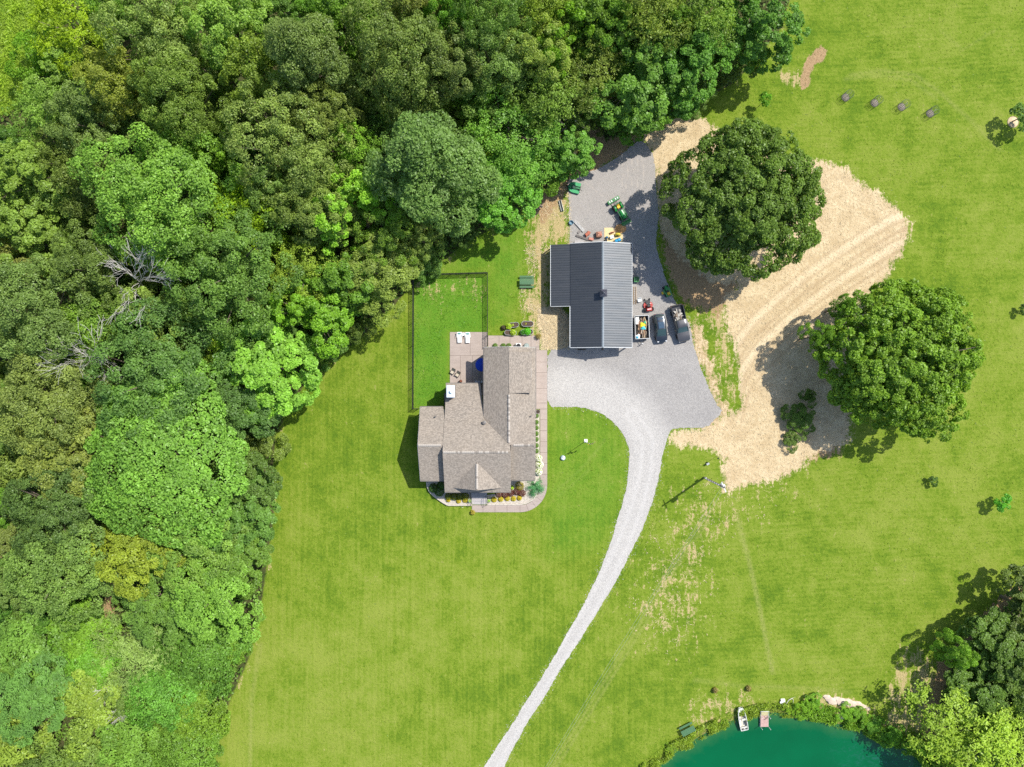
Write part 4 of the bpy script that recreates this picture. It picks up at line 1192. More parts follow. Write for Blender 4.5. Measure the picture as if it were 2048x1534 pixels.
# ------------------------------------------------------------------ house
def shingle_mat():
    t = NT('roof_shingle')
    uv = t.uv(); p = t.pos()
    br = t.n('ShaderNodeTexBrick')
    t.put(br.inputs['Vector'], uv)
    br.inputs['Scale'].default_value = 1.0
    br.inputs['Brick Width'].default_value = .24
    br.inputs['Row Height'].default_value = .15
    br.inputs['Mortar Size'].default_value = .012
    br.inputs['Mortar Smooth'].default_value = .3
    br.inputs['Color1'].default_value = (.185, .162, .138, 1)
    br.inputs['Color2'].default_value = (.42, .365, .305, 1)
    br.inputs['Mortar'].default_value = (.10, .088, .075, 1)
    br.offset = .37
    n1 = t.noise(p, .35, 4, .6); n2 = t.noise(p, 9, 3, .7); n3 = t.noise(p, 3.1, 3, .6)
    c = t.mix(.36, br.outputs['Color'], (.290, .250, .205))
    c = t.mix(1.0, c, t.mix(n2, (.72, .72, .73), (1.25, 1.24, 1.22)), 'MULTIPLY')
    c = t.mix(t.math('MULTIPLY', t.rng(n1, .4, .65), .14), c, (.36, .29, .22))
    c = t.mix(t.math('MULTIPLY', t.rng(n3, .5, .7), .12), c, (.23, .205, .185))
    t.principled(c, .9, 0, t.bump(t.math('ADD', br.outputs['Fac'], n2), .5, .01), .2)
    return t.m
SHING = shingle_mat()
CAPA = M('ridge_cap_light', (.42, .375, .325), .9, var=.2); CAPB = M('ridge_cap_dark', (.27, .235, .20), .9, var=.2)
SIDING = M('house_siding', (.50, .46, .40), .8, var=.1, bump=.2, bscale=8)
STONEW = M('stone_veneer', (.27, .25, .23), .9, var=.35, scale=5, bump=.6)
WHITE = M('white_trim', (.75, .76, .76), .5, var=.06)
GUTTER = M('gutter_brown', (.16, .145, .13), .5, var=.1)
GLASS = M('window_glass', (.025, .035, .045), .06, spec=.8, var=.05)
DECKG = M('deck_grey', (.30, .28, .27), .8, var=.2)
BLACK = M('black_metal', (.018, .018, .02), .45, var=.1)
CHIMW = M('chimney_cap_paint', (.62, .70, .74), .4, var=.05)

def clip_band(poly, v0, v1):
    def cut(ps, v, sgn):
        out = []
        for i in range(len(ps)):
            a, b = ps[i], ps[(i + 1) % len(ps)]
            da, db = (a[1] - v) * sgn, (b[1] - v) * sgn
            if da >= 0: out.append(a)
            if (da > 0 > db) or (da < 0 < db):
                k = da / (da - db)
                out.append((a[0] + (b[0] - a[0]) * k, a[1] + (b[1] - a[1]) * k))
        return out
    ps = cut(poly, v0, 1)
    return cut(ps, v1, -1) if len(ps) >= 3 else []

def roof_slope(parent, pts, thick=.14, course=.15, name='roof_slope', lift=.024):
    """planar convex polygon covered with overlapping shingle courses on a roof deck"""
    pts = [Vector(p) for p in pts]
    n = (pts[1] - pts[0]).cross(pts[2] - pts[0]).normalized()
    if n.z < 0:
        n = -n; pts = pts[::-1]
    e = Vector((0, 0, 1)).cross(n).normalized()
    s = n.cross(e).normalized()
    o = parent.location
    p0 = pts[0]
    uv = [((p - p0).dot(e), (p - p0).dot(s)) for p in pts]
    vmin = min(b for a, b in uv); vmax = max(b for a, b in uv)
    m = MB()
    m.extr([p - n * thick - o for p in pts], n * (thick - .012))
    loops_uv = [None] * len(m.f)
    v = vmin
    while v < vmax - 1e-3:
        v1 = min(v + course, vmax)
        b = clip_band(uv, v, v1)
        if len(b) >= 3:
            vs = [p0 + e * a + s * c + n * (lift * (v1 - c) / course) - o for a, c in b]
            m.add(vs, [tuple(range(len(vs)))]); loops_uv.append(b)
            lo = [q for q in b if abs(q[1] - v) < 1e-6]
            if len(lo) >= 2:
                lo = sorted(lo)[0], sorted(lo)[-1]
                A = [p0 + e * lo[0][0] + s * v - o, p0 + e * lo[1][0] + s * v - o]
                m.add([A[0] - n * .012, A[1] - n * .012, A[1] + n * lift, A[0] + n * lift], [(0, 1, 2, 3)]); loops_uv.append([lo[0], lo[1], lo[1], lo[0]])
        v = v1
    me = m.mesh(name, SHING)
    ul = me.uv_layers.new(name='UVMap')
    for pi, poly in enumerate(me.polygons):
        lu = loops_uv[pi] if pi < len(loops_uv) else None
        for k, li in enumerate(poly.loop_indices):
            if lu: ul.data[li].uv = lu[k % len(lu)]
            else:
                q = me.vertices[me.loops[li].vertex_index].co + o - p0
                ul.data[li].uv = (q.dot(e), q.dot(s))
    return link(name, me, parent)

house = thing('house', 'tan shingle-roofed house with a front gable, white-topped chimney and porch steps', 'house', (-4, -7, 0))
RS = roof_slope
RS(house, [(-13.6, -14.42, 3.96), (-9.7, -14.42, 3.96), (-9.7, -8.9, 7.0), (-13.6, -8.9, 7.0)])
RS(house, [(-13.6, -8.9, 7.0), (-9.85, -8.9, 7.0), (-9.85, -5.2, 4.965), (-10.19, -3.48, 4.019), (-13.6, -3.48, 4.019)])
RS(house, [(-9.94, -16.05, 4.18), (-.16, -16.05, 4.18), (-.16, -9.83, 7.6), (-9.94, -9.83, 7.6)])
RS(house, [(-9.94, -9.83, 7.6), (-.2, -9.83, 7.6), (-.3, -8.95, 7.116), (-4.12, -5.21, 5.06), (-9.94, -5.21, 5.06)])
RS(house, [(-9.85, -5.21, 5.07), (-4.12, -5.21, 5.07), (-4.69, 0.0, 3.5), (-9.85, 0.0, 3.5)])
RS(house, [(-.45, 5.3, 7.0), (-.45, -8.87, 7.0), (-4.12, -5.27, 5.0), (-4.12, 5.3, 5.0)])
RS(house, [(-.45, 5.3, 7.0), (3.45, 5.3, 4.874), (3.45, -5.0, 4.874), (-.45, -8.87, 7.0)])
RS(house, [(-.45, 4.6, 7.06), (2.86, 4.6, 6.06), (2.86, -1.35, 6.06), (-.45, -1.35, 7.06)], thick=.16)
RS(house, [(-.45, -8.87, 7.0), (3.42, -8.87, 7.0), (3.42, -5.0, 4.874)])
RS(house, [(-.16, -8.87, 7.0), (3.42, -8.87, 7.0), (3.42, -14.33, 3.997), (-.16, -14.33, 3.997)])
RS(house, [(-5.08, -11.2, 6.78), (-8.66, -15.38, 4.58), (-5.08, -15.42, 6.78)], thick=.1)
RS(house, [(-5.08, -11.2, 6.78), (-1.50, -15.38, 4.58), (-5.08, -15.42, 6.78)], thick=.1)
def W_(mb, name='wall', mat=SIDING): return part(house, name, mb, mat, world_xy=True)
def pent_x(x0, x1, pts):   # outline in the y-z plane extruded along x
    return MB().extr([(x0, y, z) for y, z in pts], (x1 - x0, 0, 0))
def pent_y(y0, y1, pts):
    return MB().extr([(x, y0, z) for x, z in pts], (0, y1 - y0, 0))
W_(pent_x(-13.2, -9.75, [(-14.0, 0), (-3.9, 0), (-3.9, 4.05), (-8.9, 6.8), (-14.0, 4.0)]))
W_(pent_x(-9.7, -.45, [(-14.2, 0), (-3.8, 0), (-3.8, 4.3), (-5.2, 4.85), (-9.83, 7.4), (-14.2, 5.0)]))
W_(pent_y(-8.6, 4.95, [(-3.7, 0), (3.02, 0), (3.02, 4.9), (-.45, 6.8), (-3.7, 5.0)]))
W_(pent_x(-.4, 3.02, [(-13.9, 0), (-8.62, 0), (-8.62, 6.65), (-8.9, 6.8), (-13.9, 4.0)]))
W_(MB().box((1.2, 1.6, 5.6), (3.2, 5.7, .9)))
W_(MB().extr([(-8.3, -15.12, 4.62), (-1.86, -15.12, 4.62), (-5.08, -15.12, 6.62)], (0, .12, 0)), 'gable_wall')
W_(MB().box((-5.0, -14.95, .5), (9.1, 1.45, 1.0)), 'porch_floor', DECKG)
W_(MB().box((-5.02, -16.5, .49), (2.36, 1.63, .98)), 'landing', DECKG)
STEP = concrete_mat('step_concrete', (.36, .33, .32), (.50, .47, .45))
for i in range(5):
    W_(MB().box((-5.02, -17.44 - i * .255, .40 - i * .085), (2.3, .25, .80 - i * .17), bev=.01), 'step', STEP)
for x in (-9.3, -6.9, -6.1, -3.9, -3.1, -.6):
    W_(MB().box((x, -15.55, 2.7), (.2, .2, 3.4), bev=.02), 'porch_post', WHITE)
for x in (-9.6, -7.2, -4.95):
    W_(MB().box((x, -.35, 1.68), (.18, .18, 3.36), bev=.02), 'porch_post', WHITE)
for sx_ in (-6.28, -3.96):
    r_ = MB(); x_ = sx_
    top = [(x_, -17.2, 1.9), (x_, -18.7, 1.05)]
    r_.tube(top, .028, 6); r_.tube([(x_, -17.2, .98), top[0]], .025, 6); r_.tube([(x_, -18.7, .03), top[1]], .025, 6)
    r_.tube([(x_, -17.2, 1.45), (x_, -18.7, .6)], .018, 6)
    for k_ in range(1, 8):
        y_ = -17.2 - 1.5 * k_ / 8
        r_.tube([(x_, y_, 1.45 - .85 * k_ / 8), (x_, y_, 1.9 - .85 * k_ / 8)], .012, 4)
    W_(r_, 'handrail', BLACK)
# gutters and rake boards
def strip_(a, b, w=.12, h=.13, mat=GUTTER, name='gutter'):
    a = Vector(a); b = Vector(b)
    d = (b - a).normalized(); s_ = d.cross(Vector((0, 0, 1))).normalized() * w
    W_(MB().extr([a, a + s_, a + s_ - Vector((0, 0, h)), a - Vector((0, 0, h))], b - a), name, mat)
strip_((-9.94, -16.05, 4.12), (-.16, -16.05, 4.12)); strip_((-13.6, -14.42, 3.9), (-9.98, -14.42, 3.9)); strip_((-10.2, -3.48, 3.95), (-13.6, -3.48, 3.95))
strip_((-.12, -14.33, 3.93), (3.42, -14.33, 3.93)); strip_((-4.69, 0.0, 3.43), (-9.85, 0.0, 3.43)); strip_((3.45, -5.0, 4.8), (3.45, 5.3, 4.8)); strip_((-4.12, 5.3, 4.93), (-4.12, -5.0, 4.93))
strip_((-13.62, -8.9, 6.9), (-13.62, -14.42, 3.9), .03, .2, WHITE, 'rake_board'); strip_((-13.62, -3.48, 3.95), (-13.62, -8.9, 6.9), .03, .2, WHITE, 'rake_board')
strip_((-.45, 5.32, 6.92), (-4.12, 5.32, 4.92), .03, .2, WHITE, 'rake_board'); strip_((3.45, 5.32, 4.8), (-.45, 5.32, 6.92), .03, .2, WHITE, 'rake_board')
# ridge caps, one by one
capme = {}
for key, mt in (('a', CAPA), ('b', CAPB)):
    capme[key] = MB().extr([(0, -.19, -.09), (0, -.16, -.03), (0, 0, .075), (0, .16, -.03), (0, .19, -.09), (0, 0, -.03)], (.285, 0, 0)).mesh('ridge_cap', mt)
def caps(a, b, zoff=.03):
    a = Vector(a); b = Vector(b)
    L = (b - a).length; n_ = int(L / .30); d = (b - a).normalized()
    for i in range(n_):
        p = a + d * (i * .30) + Vector((0, 0, zoff + random.uniform(0, .012))) - house.location
        link('ridge_cap', capme[random.choice('aab')], house, p, (0, 0, math.atan2(d.y, d.x)))
caps((-9.85, -9.83, 7.6), (-.3, -9.83, 7.6)); caps((-13.5, -8.9, 7.0), (-10.0, -8.9, 7.0)); caps((-.45, -1.6, 7.05), (-.45, -8.6, 7.02)); caps((.2, -8.87, 7.0), (3.35, -8.87, 7.0)); caps((-5.08, -11.6, 6.78), (-5.08, -15.4, 6.78))
# chimney
ch = part(house, 'chimney', MB().box((-8.92, -1.15, 3.0), (1.1, 1.6, 6.0)), STONEW, world_xy=True)
link('chimney_cap', MB().box((0, 0, 0), (1.2, 1.75, .12), bev=.03).mesh('chimney_cap', CHIMW), ch, Vector((-8.92, -1.15, 6.06)) - house.location)
link('flue', MB().lathe([(.20, 0), (.20, .32), (.27, .34), (.27, .38), (0, .42)], n=14).mesh('flue', CHIMW, 40), ch, Vector((-8.75, -1.15, 6.12)) - house.location)
W_(MB().box((-9.98, -2.35, 1.1), (.5, 1.75, 2.2), bev=.04), 'chimney_base', M('dark_stone', (.16, .14, .13), .9, var=.3, bump=.4))
# roof vents
for x, y, h, rr in ((872, 832.5, 4.95, .10), (1062.3, 831.8, 5.25, .10)):
    g = G3(x, y, h)
    W_(MB().lathe([(rr, -.15), (rr, .38), (rr * 1.2, .40), (rr * 1.2, .44), (0, .45)], g, 10), 'vent_pipe', GUTTER)
g = G3(968.7, 845, 5.55)
W_(MB().lathe([(.24, -.2), (.24, .22), (.30, .24), (.28, .32), (0, .40)], g, 14), 'roof_vent', GUTTER)
# doors and windows
def window(cx_, cy_, cz_, w, h, face):
    """face: 'n','s','e','w' """
    ax = face in 'ns'
    sgn = {'n': (0, 1), 's': (0, -1), 'e': (1, 0), 'w': (-1, 0)}[face]
    o = Vector((cx_, cy_, cz_)) - house.location
    f = MB(); t_ = .07
    def bx(du, dz, wu, wz, d, dd):
        c = (du if ax else d * sgn[0], d * sgn[1] if ax else du, dz)
        s = (wu, dd, wz) if ax else (dd, wu, wz)
        return c, s
    for du, dz, wu, wz in ((0, h / 2, w + .14, .12), (0, -h / 2, w + .2, .12), (-w / 2, 0, .1, h - .12), (w / 2, 0, .1, h - .12), (0, 0, w - .1, .05)):
        f.box(*bx(du, dz, wu, wz, .03, t_))
    wo = link('window', MB().box(*bx(0, 0, w - .1, h - .12, .0, .04)).mesh('pane', GLASS), house, o)
    link('frame', f.mesh('frame', WHITE), wo)
for x in (-8.6, -7.1, -2.9, -1.4): window(x, -14.22, 2.6, 1.0, 1.7, 's')
for y in (-12, -9.6, -6): window(-13.22, y, 2.5, 1.0, 1.6, 'w')
window(-11.6, -3.88, 2.5, 1.2, 1.4, 'n'); window(-11.4, -14.02, 2.4, 1.4, 1.6, 's'); window(1.4, -13.92, 2.4, 1.4, 1.6, 's'); window(3.04, -11, 2.4, 1.2, 1.6, 'e'); window(-1.6, 4.97, 3.0, 1.2, 1.4, 'n'); window(2.82, 1.6, 5.65, 1.2, .5, 'e')
window(-8.0, -3.78, 2.4, 1.8, 2.2, 'n'); window(-3.72, 2.0, 2.4, 1.2, 1.4, 'w')
dd_ = W_(MB().box((-5.02, -14.23, 2.1), (1.1, .08, 2.2)), 'door', M('front_door', (.13, .055, .03), .5)); link('handle', MB().lathe([(.04, 0), (.04, .06)], n=8, axis='Y').mesh('handle', BLACK, 40), dd_, Vector((-4.6, -14.33, 2.05)) - house.location)
for y in (3.0, -1.2):
    gd = W_(MB().box((3.05, y, 1.35), (.08, 3.0, 2.6), bev=.02), 'garage_door', WHITE)
    for r_i in range(4):
        for c_i in range(4):
            link('door_panel', MB().box((0, 0, 0), (.03, .62, .5), bev=.012).mesh('door_panel', WHITE), gd, Vector((3.10, y - 1.08 + c_i * .72, .42 + r_i * .62)) - house.location)

# ------------------------------------------------------------------ planting bed round the front of the house
PEB = M('white_pebbles', (.43, .385, .325), .95, var=.4, scale=8, bump=.8, bscale=12)
CURBM = M('bed_wall', (.47, .42, .355), .9, var=.12, bump=.3)
bed_out = gpoly([(854, 963), (855, 972), (859, 982), (868, 991), (879, 999), (888, 1005), (896, 1009.5), (943.8, 1009.5)])
bedL = sheet('pebble_bed', gpoly([(854.5, 960), (855.5, 972), (859.5, 982), (868.5, 990), (879.5, 998), (888.5, 1004), (896.5, 1008.6), (943, 1008.6), (943, 975), (890, 960)]), .36, PEB, .6)
bedR = sheet('pebble_bed', gpoly([(974.5, 1008.6), (1040, 1008.6), (1055, 1005), (1067, 998), (1076, 986), (1079, 970), (1079, 820), (1068, 820), (1066, 955), (1020, 958), (1016, 984), (974.5, 990)]), .05, PEB, .6)
def curb(name, label, pts, h=.42, w=.22):
    t = thing(name, label, 'garden wall', (*pts[0], 0))
    n = len(pts)
    P = [Vector((*p, 0)) for p in pts]
    acc = []
    for i in range(n - 1):
        a, b = P[i], P[i + 1]; L = (b - a).length; k = max(1, round(L / .62))
        for j in range(k):
            acc.append((a.lerp(b, j / k), a.lerp(b, (j + 1) / k)))
    for a, b in acc:
        d = (b - a); c = (a + b) / 2; c.z = h / 2 - .05
        part(t, 'wall_block', MB().box(c, (d.length - .012, w * random.uniform(.94, 1.06), h + .1), math.atan2(d.y, d.x), bev=.02), CURBM, world_xy=True)
    return t
curb('retaining_wall', 'pale curved block wall round the planting bed left of the front steps', bed_out)
curb('retaining_wall', 'pale block edging between the yellow mounded shrubs and the front walkway', gpoly([(974.5, 1009), (1040, 1009), (1054, 1005.5), (1066, 999), (1074, 989)]), .16, .2)

# ------------------------------------------------------------------ barn
def barn_metal():
    t = NT('barn_roof_metal')
    p = t.pos()
    n1 = t.noise(t.mapping(p, scale=(.3, 2.4, 1)), 1.0, 3, .6); n2 = t.noise(p, 14, 2, .6)
    c = t.mix(t.rng(n1, .3, .7), (.080, .089, .100), (.100, .106, .114))
    t.principled(c, t.rng(n2, .3, .7, .49, .55), .9, None, .5)
    return t.m
BMETAL = barn_metal()
BWALL = M('barn_siding', (.33, .33, .33), .5, var=.1)
TRIM = M('barn_trim', (.58, .60, .60), .5, var=.08)
WOOD = M('weathered_wood', (.30, .24, .18), .9, var=.3, bump=.4)
bx0, bxr, bx1, by0, by1 = 8.74, 13.45, 17.97, 5.40, 20.96
barn = thing('barn', 'dark metal-roofed barn with a lean-to and a small cupola beside the gravel yard', 'barn', (13.4, 13.2, 0))
def Bn(mb, name, mat, smooth=0): return part(barn, name, mb, mat, smooth, world_xy=True)
def panel_mesh(L, w):
    m = MB()
    y0, y1 = -w / 2, w / 2
    prof = [(y0, 0), (y0 + .10, 0), (y0 + .13, .03), (y0 + .19, .03), (y0 + .22, 0), (y1, 0)]
    vs = [(0, y, z) for y, z in prof] + [(L, y, z) for y, z in prof] + [(0, y, -.03) for y in (y0, y1)] + [(L, y, -.03) for y in (y0, y1)]
    k = len(prof)
    fs = [(i, k + i, k + i + 1, i + 1) for i in range(k - 1)]
    fs.append((2 * k, 2 * k + 1, 2 * k + 3, 2 * k + 2))
    fs += [(0, 1, 4, 5, 2 * k + 1, 2 * k), (1, 2, 3, 4)]
    return m.add(vs, fs).mesh('roof_panel', BMETAL)
def panels(xe, ze, xr, zr, y0, y1, w=.37):
    L = math.hypot(xr - xe, zr - ze)
    n_ = round((y1 - y0) / w); w = (y1 - y0) / n_
    me_ = panel_mesh(L, w)
    d = Vector((xr - xe, 0, zr - ze)).normalized(); nrm = Vector((0, 0, 1)) - d * d.z; nrm.normalize()
    yv = nrm.cross(d)
    M4 = Matrix((d, yv, nrm)).transposed()
    e = M4.to_euler()
    for i in range(n_):
        link('roof_panel', me_, barn, Vector((xe, y0 + (i + .5) * w, ze + random.uniform(0, .004))) - barn.location, e)
panels(bx0, 2.9, bxr, 4.2, by0, by1)
panels(bx1, 2.9, bxr, 4.2, by0, by1)
panels(5.85, 2.28, bx0 + .05, 2.82, 11.63, 20.9)
Bn(MB().extr([(bxr - .17, by0 - .03, 4.175), (bxr, by0 - .03, 4.26), (bxr + .17, by0 - .03, 4.175), (bxr, by0 - .03, 4.215)], (0, by1 - by0 + .06, 0)), 'ridge_cap', M('ridge_metal', (.20, .23, .25), .4, var=.1, spec=.8))
Bn(pent_y(by0 + .3, by1 - .3, [(9.05, 0), (16.38, 0), (16.38, 3.25), (bxr, 4.1), (9.05, 2.9)]), 'wall', BWALL)
Bn(MB().box((7.6, 16.3, 1.1), (2.9, 8.7, 2.2)), 'wall', BWALL)
for y in (5.62, 9.4, 13.2, 17.0, 20.72): Bn(MB().box((17.62, y, 1.37), (.16, .16, 2.75)), 'post', WOOD)
for y in (11.8, 16.3, 20.75): Bn(MB().box((6.0, y, 1.05), (.15, .15, 2.1)), 'post', WOOD)
Bn(MB().box((17.62, 13.2, 2.78), (.14, 15.3, .2)), 'beam', WOOD)
Bn(MB().box((17.0, 5.55, 2.80), (1.3, .1, .26)), 'beam', TRIM)
def trimline(a, b, h=.2, w=.07, nm='rake_trim'):
    a = Vector(a); b = Vector(b)
    d = (b - a).normalized(); s_ = d.cross(Vector((0, 0, 1))).normalized() * w
    Bn(MB().extr([a, a + s_, a + s_ - Vector((0, 0, h)), a - Vector((0, 0, h))], b - a), nm, TRIM)
trimline((bx0, by0, 2.90), (bxr, by0, 4.2)); trimline((bxr, by0, 4.2), (bx1, by0, 2.9)); trimline((bxr, by1, 4.2), (bx0, by1, 2.9)); trimline((bx1, by1, 2.9), (bxr, by1, 4.2))
trimline((bx0, 11.6, 2.88), (bx0, by0, 2.88), .16, .10, 'eave_gutter'); trimline((bx1, by0, 2.88), (bx1, by1, 2.88), .16, .06, 'eave_gutter')
trimline((5.85, 20.9, 2.26), (5.85, 11.63, 2.26), .14, .08, 'eave_gutter'); trimline((5.85, 11.63, 2.26), (bx0, 11.63, 2.80), .18, .06)
# barn front: two overhead doors, black sliding track, globe lamp on the gable
for x in (11.0, 14.3):
    gd = Bn(MB().box((x, by0 + .28, 1.3), (2.6, .08, 2.5), bev=.02), 'overhead_door', WHITE)
    for r_i in range(4):
        for c_i in range(4):
            link('door_panel', MB().box((0, 0, 0), (.54, .03, .48), bev=.012).mesh('door_panel', WHITE), gd, Vector((x - .93 + c_i * .62, by0 + .235, .42 + r_i * .59)) - barn.location)
tr_ = MB().tube([(9.55, by0 - .28, 2.72), (11.15, by0 - .28, 2.72)], .05, 6)
for x in (9.6, 9.95, 11.05): tr_.tube([(x, by0 + .3, 2.95), (x, by0 - .05, 3.0), (x, by0 - .28, 2.72)], .035, 5)
tr_.box((10.4, by0 - .28, 2.55), (1.1, .22, .12), bev=.02)
Bn(tr_, 'barn_light_bar', BLACK, 40)
lt = Bn(MB().tube([(bxr, by0 + .25, 3.85), (bxr, by0 - .22, 3.95), (bxr, by0 - .3, 3.8)], .03, 6), 'gable_lamp', BLACK)
link('lamp_shade', MB().lathe([(.19, 0), (.16, .12), (.05, .2), (0, .21)], n=14).mesh('lamp_shade', BLACK, 40), lt, Vector((bxr, by0 - .3, 3.62)) - barn.location)
# cupola
cu = Bn(MB().box((13.42, 13.28, 4.55), (.78, .78, 1.1)), 'cupola', M('cupola_siding', (.10, .11, .13), .5))
o3 = Vector((13.42, 13.28, 0)) - barn.location
link('cupola_roof', MB().add([(-.54, -.54, 5.08), (.54, -.54, 5.08), (.54, .54, 5.08), (-.54, .54, 5.08), (0, 0, 5.62), (-.54, -.54, 5.02), (.54, -.54, 5.02), (.54, .54, 5.02), (-.54, .54, 5.02)],
     [(0, 1, 4), (1, 2, 4), (2, 3, 4), (3, 0, 4), (5, 6, 1, 0), (6, 7, 2, 1), (7, 8, 3, 2), (8, 5, 0, 3), (8, 7, 6, 5)]).mesh('cupola_roof', M('cupola_roof_metal', (.055, .055, .075), .45, spec=.7)), cu, o3)
link('finial', MB().lathe([(.05, 5.58), (.07, 5.7), (.02, 5.8), (.015, 6.1), (0, 6.12)], n=8).mesh('finial', TRIM, 40), cu, o3)
lv = MB()
for sx_, sy_, wx_, wy_ in ((1, 0, .02, .6), (-1, 0, .02, .6), (0, 1, .6, .02), (0, -1, .6, .02)):
    for k_ in range(5): lv.box((sx_ * .40, sy_ * .40, 4.55 + k_ * .1), (wx_ + .01, wy_ + .01, .06))
link('louvre', lv.mesh('louvre', TRIM), cu, o3)

# ------------------------------------------------------------------ dog-run fence
FENCE = M('fence_black', (.022, .024, .024), .5, var=.1)
def chain_fence(name, label, pts, hgt=1.45, spacing=3.05, gate=False):
    t = thing(name, label, 'gate' if gate else 'fence', (*pts[0], 0))
    wires = MB(); rails = MB()
    for a, b in zip(pts[:-1], pts[1:]):
        a = Vector((*a, 0)); b = Vector((*b, 0)); L = (b - a).length; d = (b - a).normalized()
        rails.tube([a + Vector((0, 0, hgt)), b + Vector((0, 0, hgt))], .034, 6)
        rails.tube([a + Vector((0, 0, .08)), b + Vector((0, 0, .08))], .014, 4)
        if gate: rails.tube([a + Vector((0, 0, hgt * .55)), b + Vector((0, 0, hgt * .55))], .03, 6)
        s = -hgt
        while s < L:
            for sg in (1, -1):
                x0, x1 = (s, s + hgt) if sg > 0 else (s + hgt, s)
                z0, z1 = .06, hgt
                # clip to the bay
                def clipx(xa, za, xb, zb):
                    lo, hi = 0, 1
                    dx = xb - xa
                    for lim, sgn in ((0, 1), (L, -1)):
                        fa, fb = (xa - lim) * sgn, (xb - lim) * sgn
                        if fa < 0 and fb < 0: return None
                        if fa < 0: lo = max(lo, fa / (fa - fb))
                        if fb < 0: hi = min(hi, fa / (fa - fb))
                    if hi - lo < .02: return None
                    return (xa + dx * lo, za + (zb - za) * lo, xa + dx * hi, za + (zb - za) * hi)
                c = clipx(x0, z0, x1, z1)
                if c:
                    wires.tube([a + d * c[0] + Vector((0, 0, c[1])), a + d * c[2] + Vector((0, 0, c[3]))], .0055, 3, cap=False)
            s += .085
        n_ = max(1, round(L / spacing))
        for i in range(n_ + 1):
            p = a + d * (L * i / n_)
            part(t, 'post', MB().lathe([(.045, -.2), (.045, hgt + .04), (.055, hgt + .05), (.0, hgt + .1)], p, 8), FENCE, 40, world_xy=True)
    part(t, 'rail', rails, FENCE, 40, world_xy=True)
    w = part(t, 'chain_mesh', wires, FENCE, world_xy=True); w['kind'] = 'stuff'
    return t
chain_fence('chain_link_fence', 'black chain link fence round the bright green yard behind the patio', gpoly([(838, 817), (827, 817), (827.5, 690), (828, 552), (901, 549.5), (975.3, 547.5), (975.6, 670)]))
chain_fence('gate', 'black wire gate between the fence corner and the garage roof', gpoly([(975.6, 672), (975.6, 691)]), 1.5, 1.5, True)
# ------------------------------------------------------------------ garden plants
def leaf_ball(seed, r, h, n, leaf, asp=.5, spiky=0.0, base=0.0, rnd=.5):
    rng = np.random.RandomState(seed)
    u = rng.randn(n, 3); u[:, 2] = np.abs(u[:, 2]) * 1.1 - .15
    u /= np.linalg.norm(u, axis=1, keepdims=True)
    f = rng.uniform(.72, 1.0, n)
    if spiky > 0:
        rays = rng.randn(26, 3); rays[:, 2] = np.abs(rays[:, 2]) * .6; rays /= np.linalg.norm(rays, axis=1, keepdims=True)
        u = rays[rng.randint(0, 26, n)] + rng.randn(n, 3) * .16
        f = rng.uniform(.15, 1.15, n)
    P = u * f[:, None] * np.array([r, r, h]); P[:, 2] += base
    P[:, 2] = np.maximum(P[:, 2], .03)
    N = u * .8 + np.array([0, 0, .35]) + rng.randn(n, 3) * rnd
    V, F_ = leaf_quads(P, N, leaf * rng.uniform(.6, 1.4, n), asp, rng)
    return V, F_, np.repeat(rng.uniform(.2, .9, n), 4)
BALLS = {}
PETAL = M('hydrangea_petal', (.68, .68, .52), .7, var=.15)
def plant(name, label, px, py, r, h, col, n=900, leaf=.09, group=None, cat='shrub', spiky=0.0, z=0.0, asp=.5, flowers=None, stem=True):
    key = (n, leaf, spiky, asp, round(h / r, 1))
    if key not in BALLS:
        V, F_, var = leaf_ball(len(BALLS) + 900, 1.0, h / r, n, leaf / r, asp, spiky)
        BALLS[key] = np_mesh(name + '_leaves', V, F_, LEAF, var)
    x, y = G(px, py, h * .6 + z)
    t = thing(name, label, cat, (x, y, z), random.uniform(0, 6.28), group)
    o = link('foliage', BALLS[key], t, scale=(r, r, r)); o.color = (*col, 1)
    if stem:
        m = MB()
        for k in range(5):
            a = k * 1.256
            m.tube([(0, 0, -.05), (math.cos(a) * r * .3, math.sin(a) * r * .3, h * .35), (math.cos(a) * r * .6, math.sin(a) * r * .6, h * .75)], [.025, .018, .008], 4)
        part(t, 'stems', m, BARK)
    if flowers:
        rng = np.random.RandomState(int(px)); k_ = flowers[0]
        u = rng.randn(k_, 3); u[:, 2] = np.abs(u[:, 2]) + .3; u /= np.linalg.norm(u, axis=1, keepdims=True)
        P = u * np.array([r, r, h]) * 1.02
        V, F_ = leaf_quads(P, u + np.array([0, 0, .6]), np.full(k_, flowers[2]), .9, rng)
        f = link('flowers', np_mesh('flowers', V, F_, PETAL), t); f['kind'] = 'stuff'
    return t
GOLD = (.265, .225, .015)
for i, (x, y, r, lab) in enumerate([(988, 999.5, .48, 'golden mounded shrub right beside the front steps planter'), (1001.5, 998.5, .45, 'golden mounded shrub second from the front steps'),
                                    (1014.7, 997.3, .44, 'golden mounded shrub in the middle of the row east of the steps'), (1027, 997.8, .44, 'golden mounded shrub second from the blue-green juniper'),
                                    (1038.8, 996.5, .42, 'golden mounded shrub nearest the blue-green juniper')]):
    plant('golden_shrub', lab, x, y, r, .55, GOLD, 1100, .08, 'golden shrubs along the front walkway')
for x, y, r, lab in [(930.5, 1000.5, .48, 'golden shrub right beside the left front steps planter'), (896.5, 1000.5, .36, 'small golden shrub at the left end of the front bed'), (917, 1002.5, .40, 'low golden shrub in the middle of the left front bed')]:
    plant('golden_shrub', lab, x, y, r, .5, GOLD, 1100, .08, 'golden shrubs left of the front steps', z=.34)
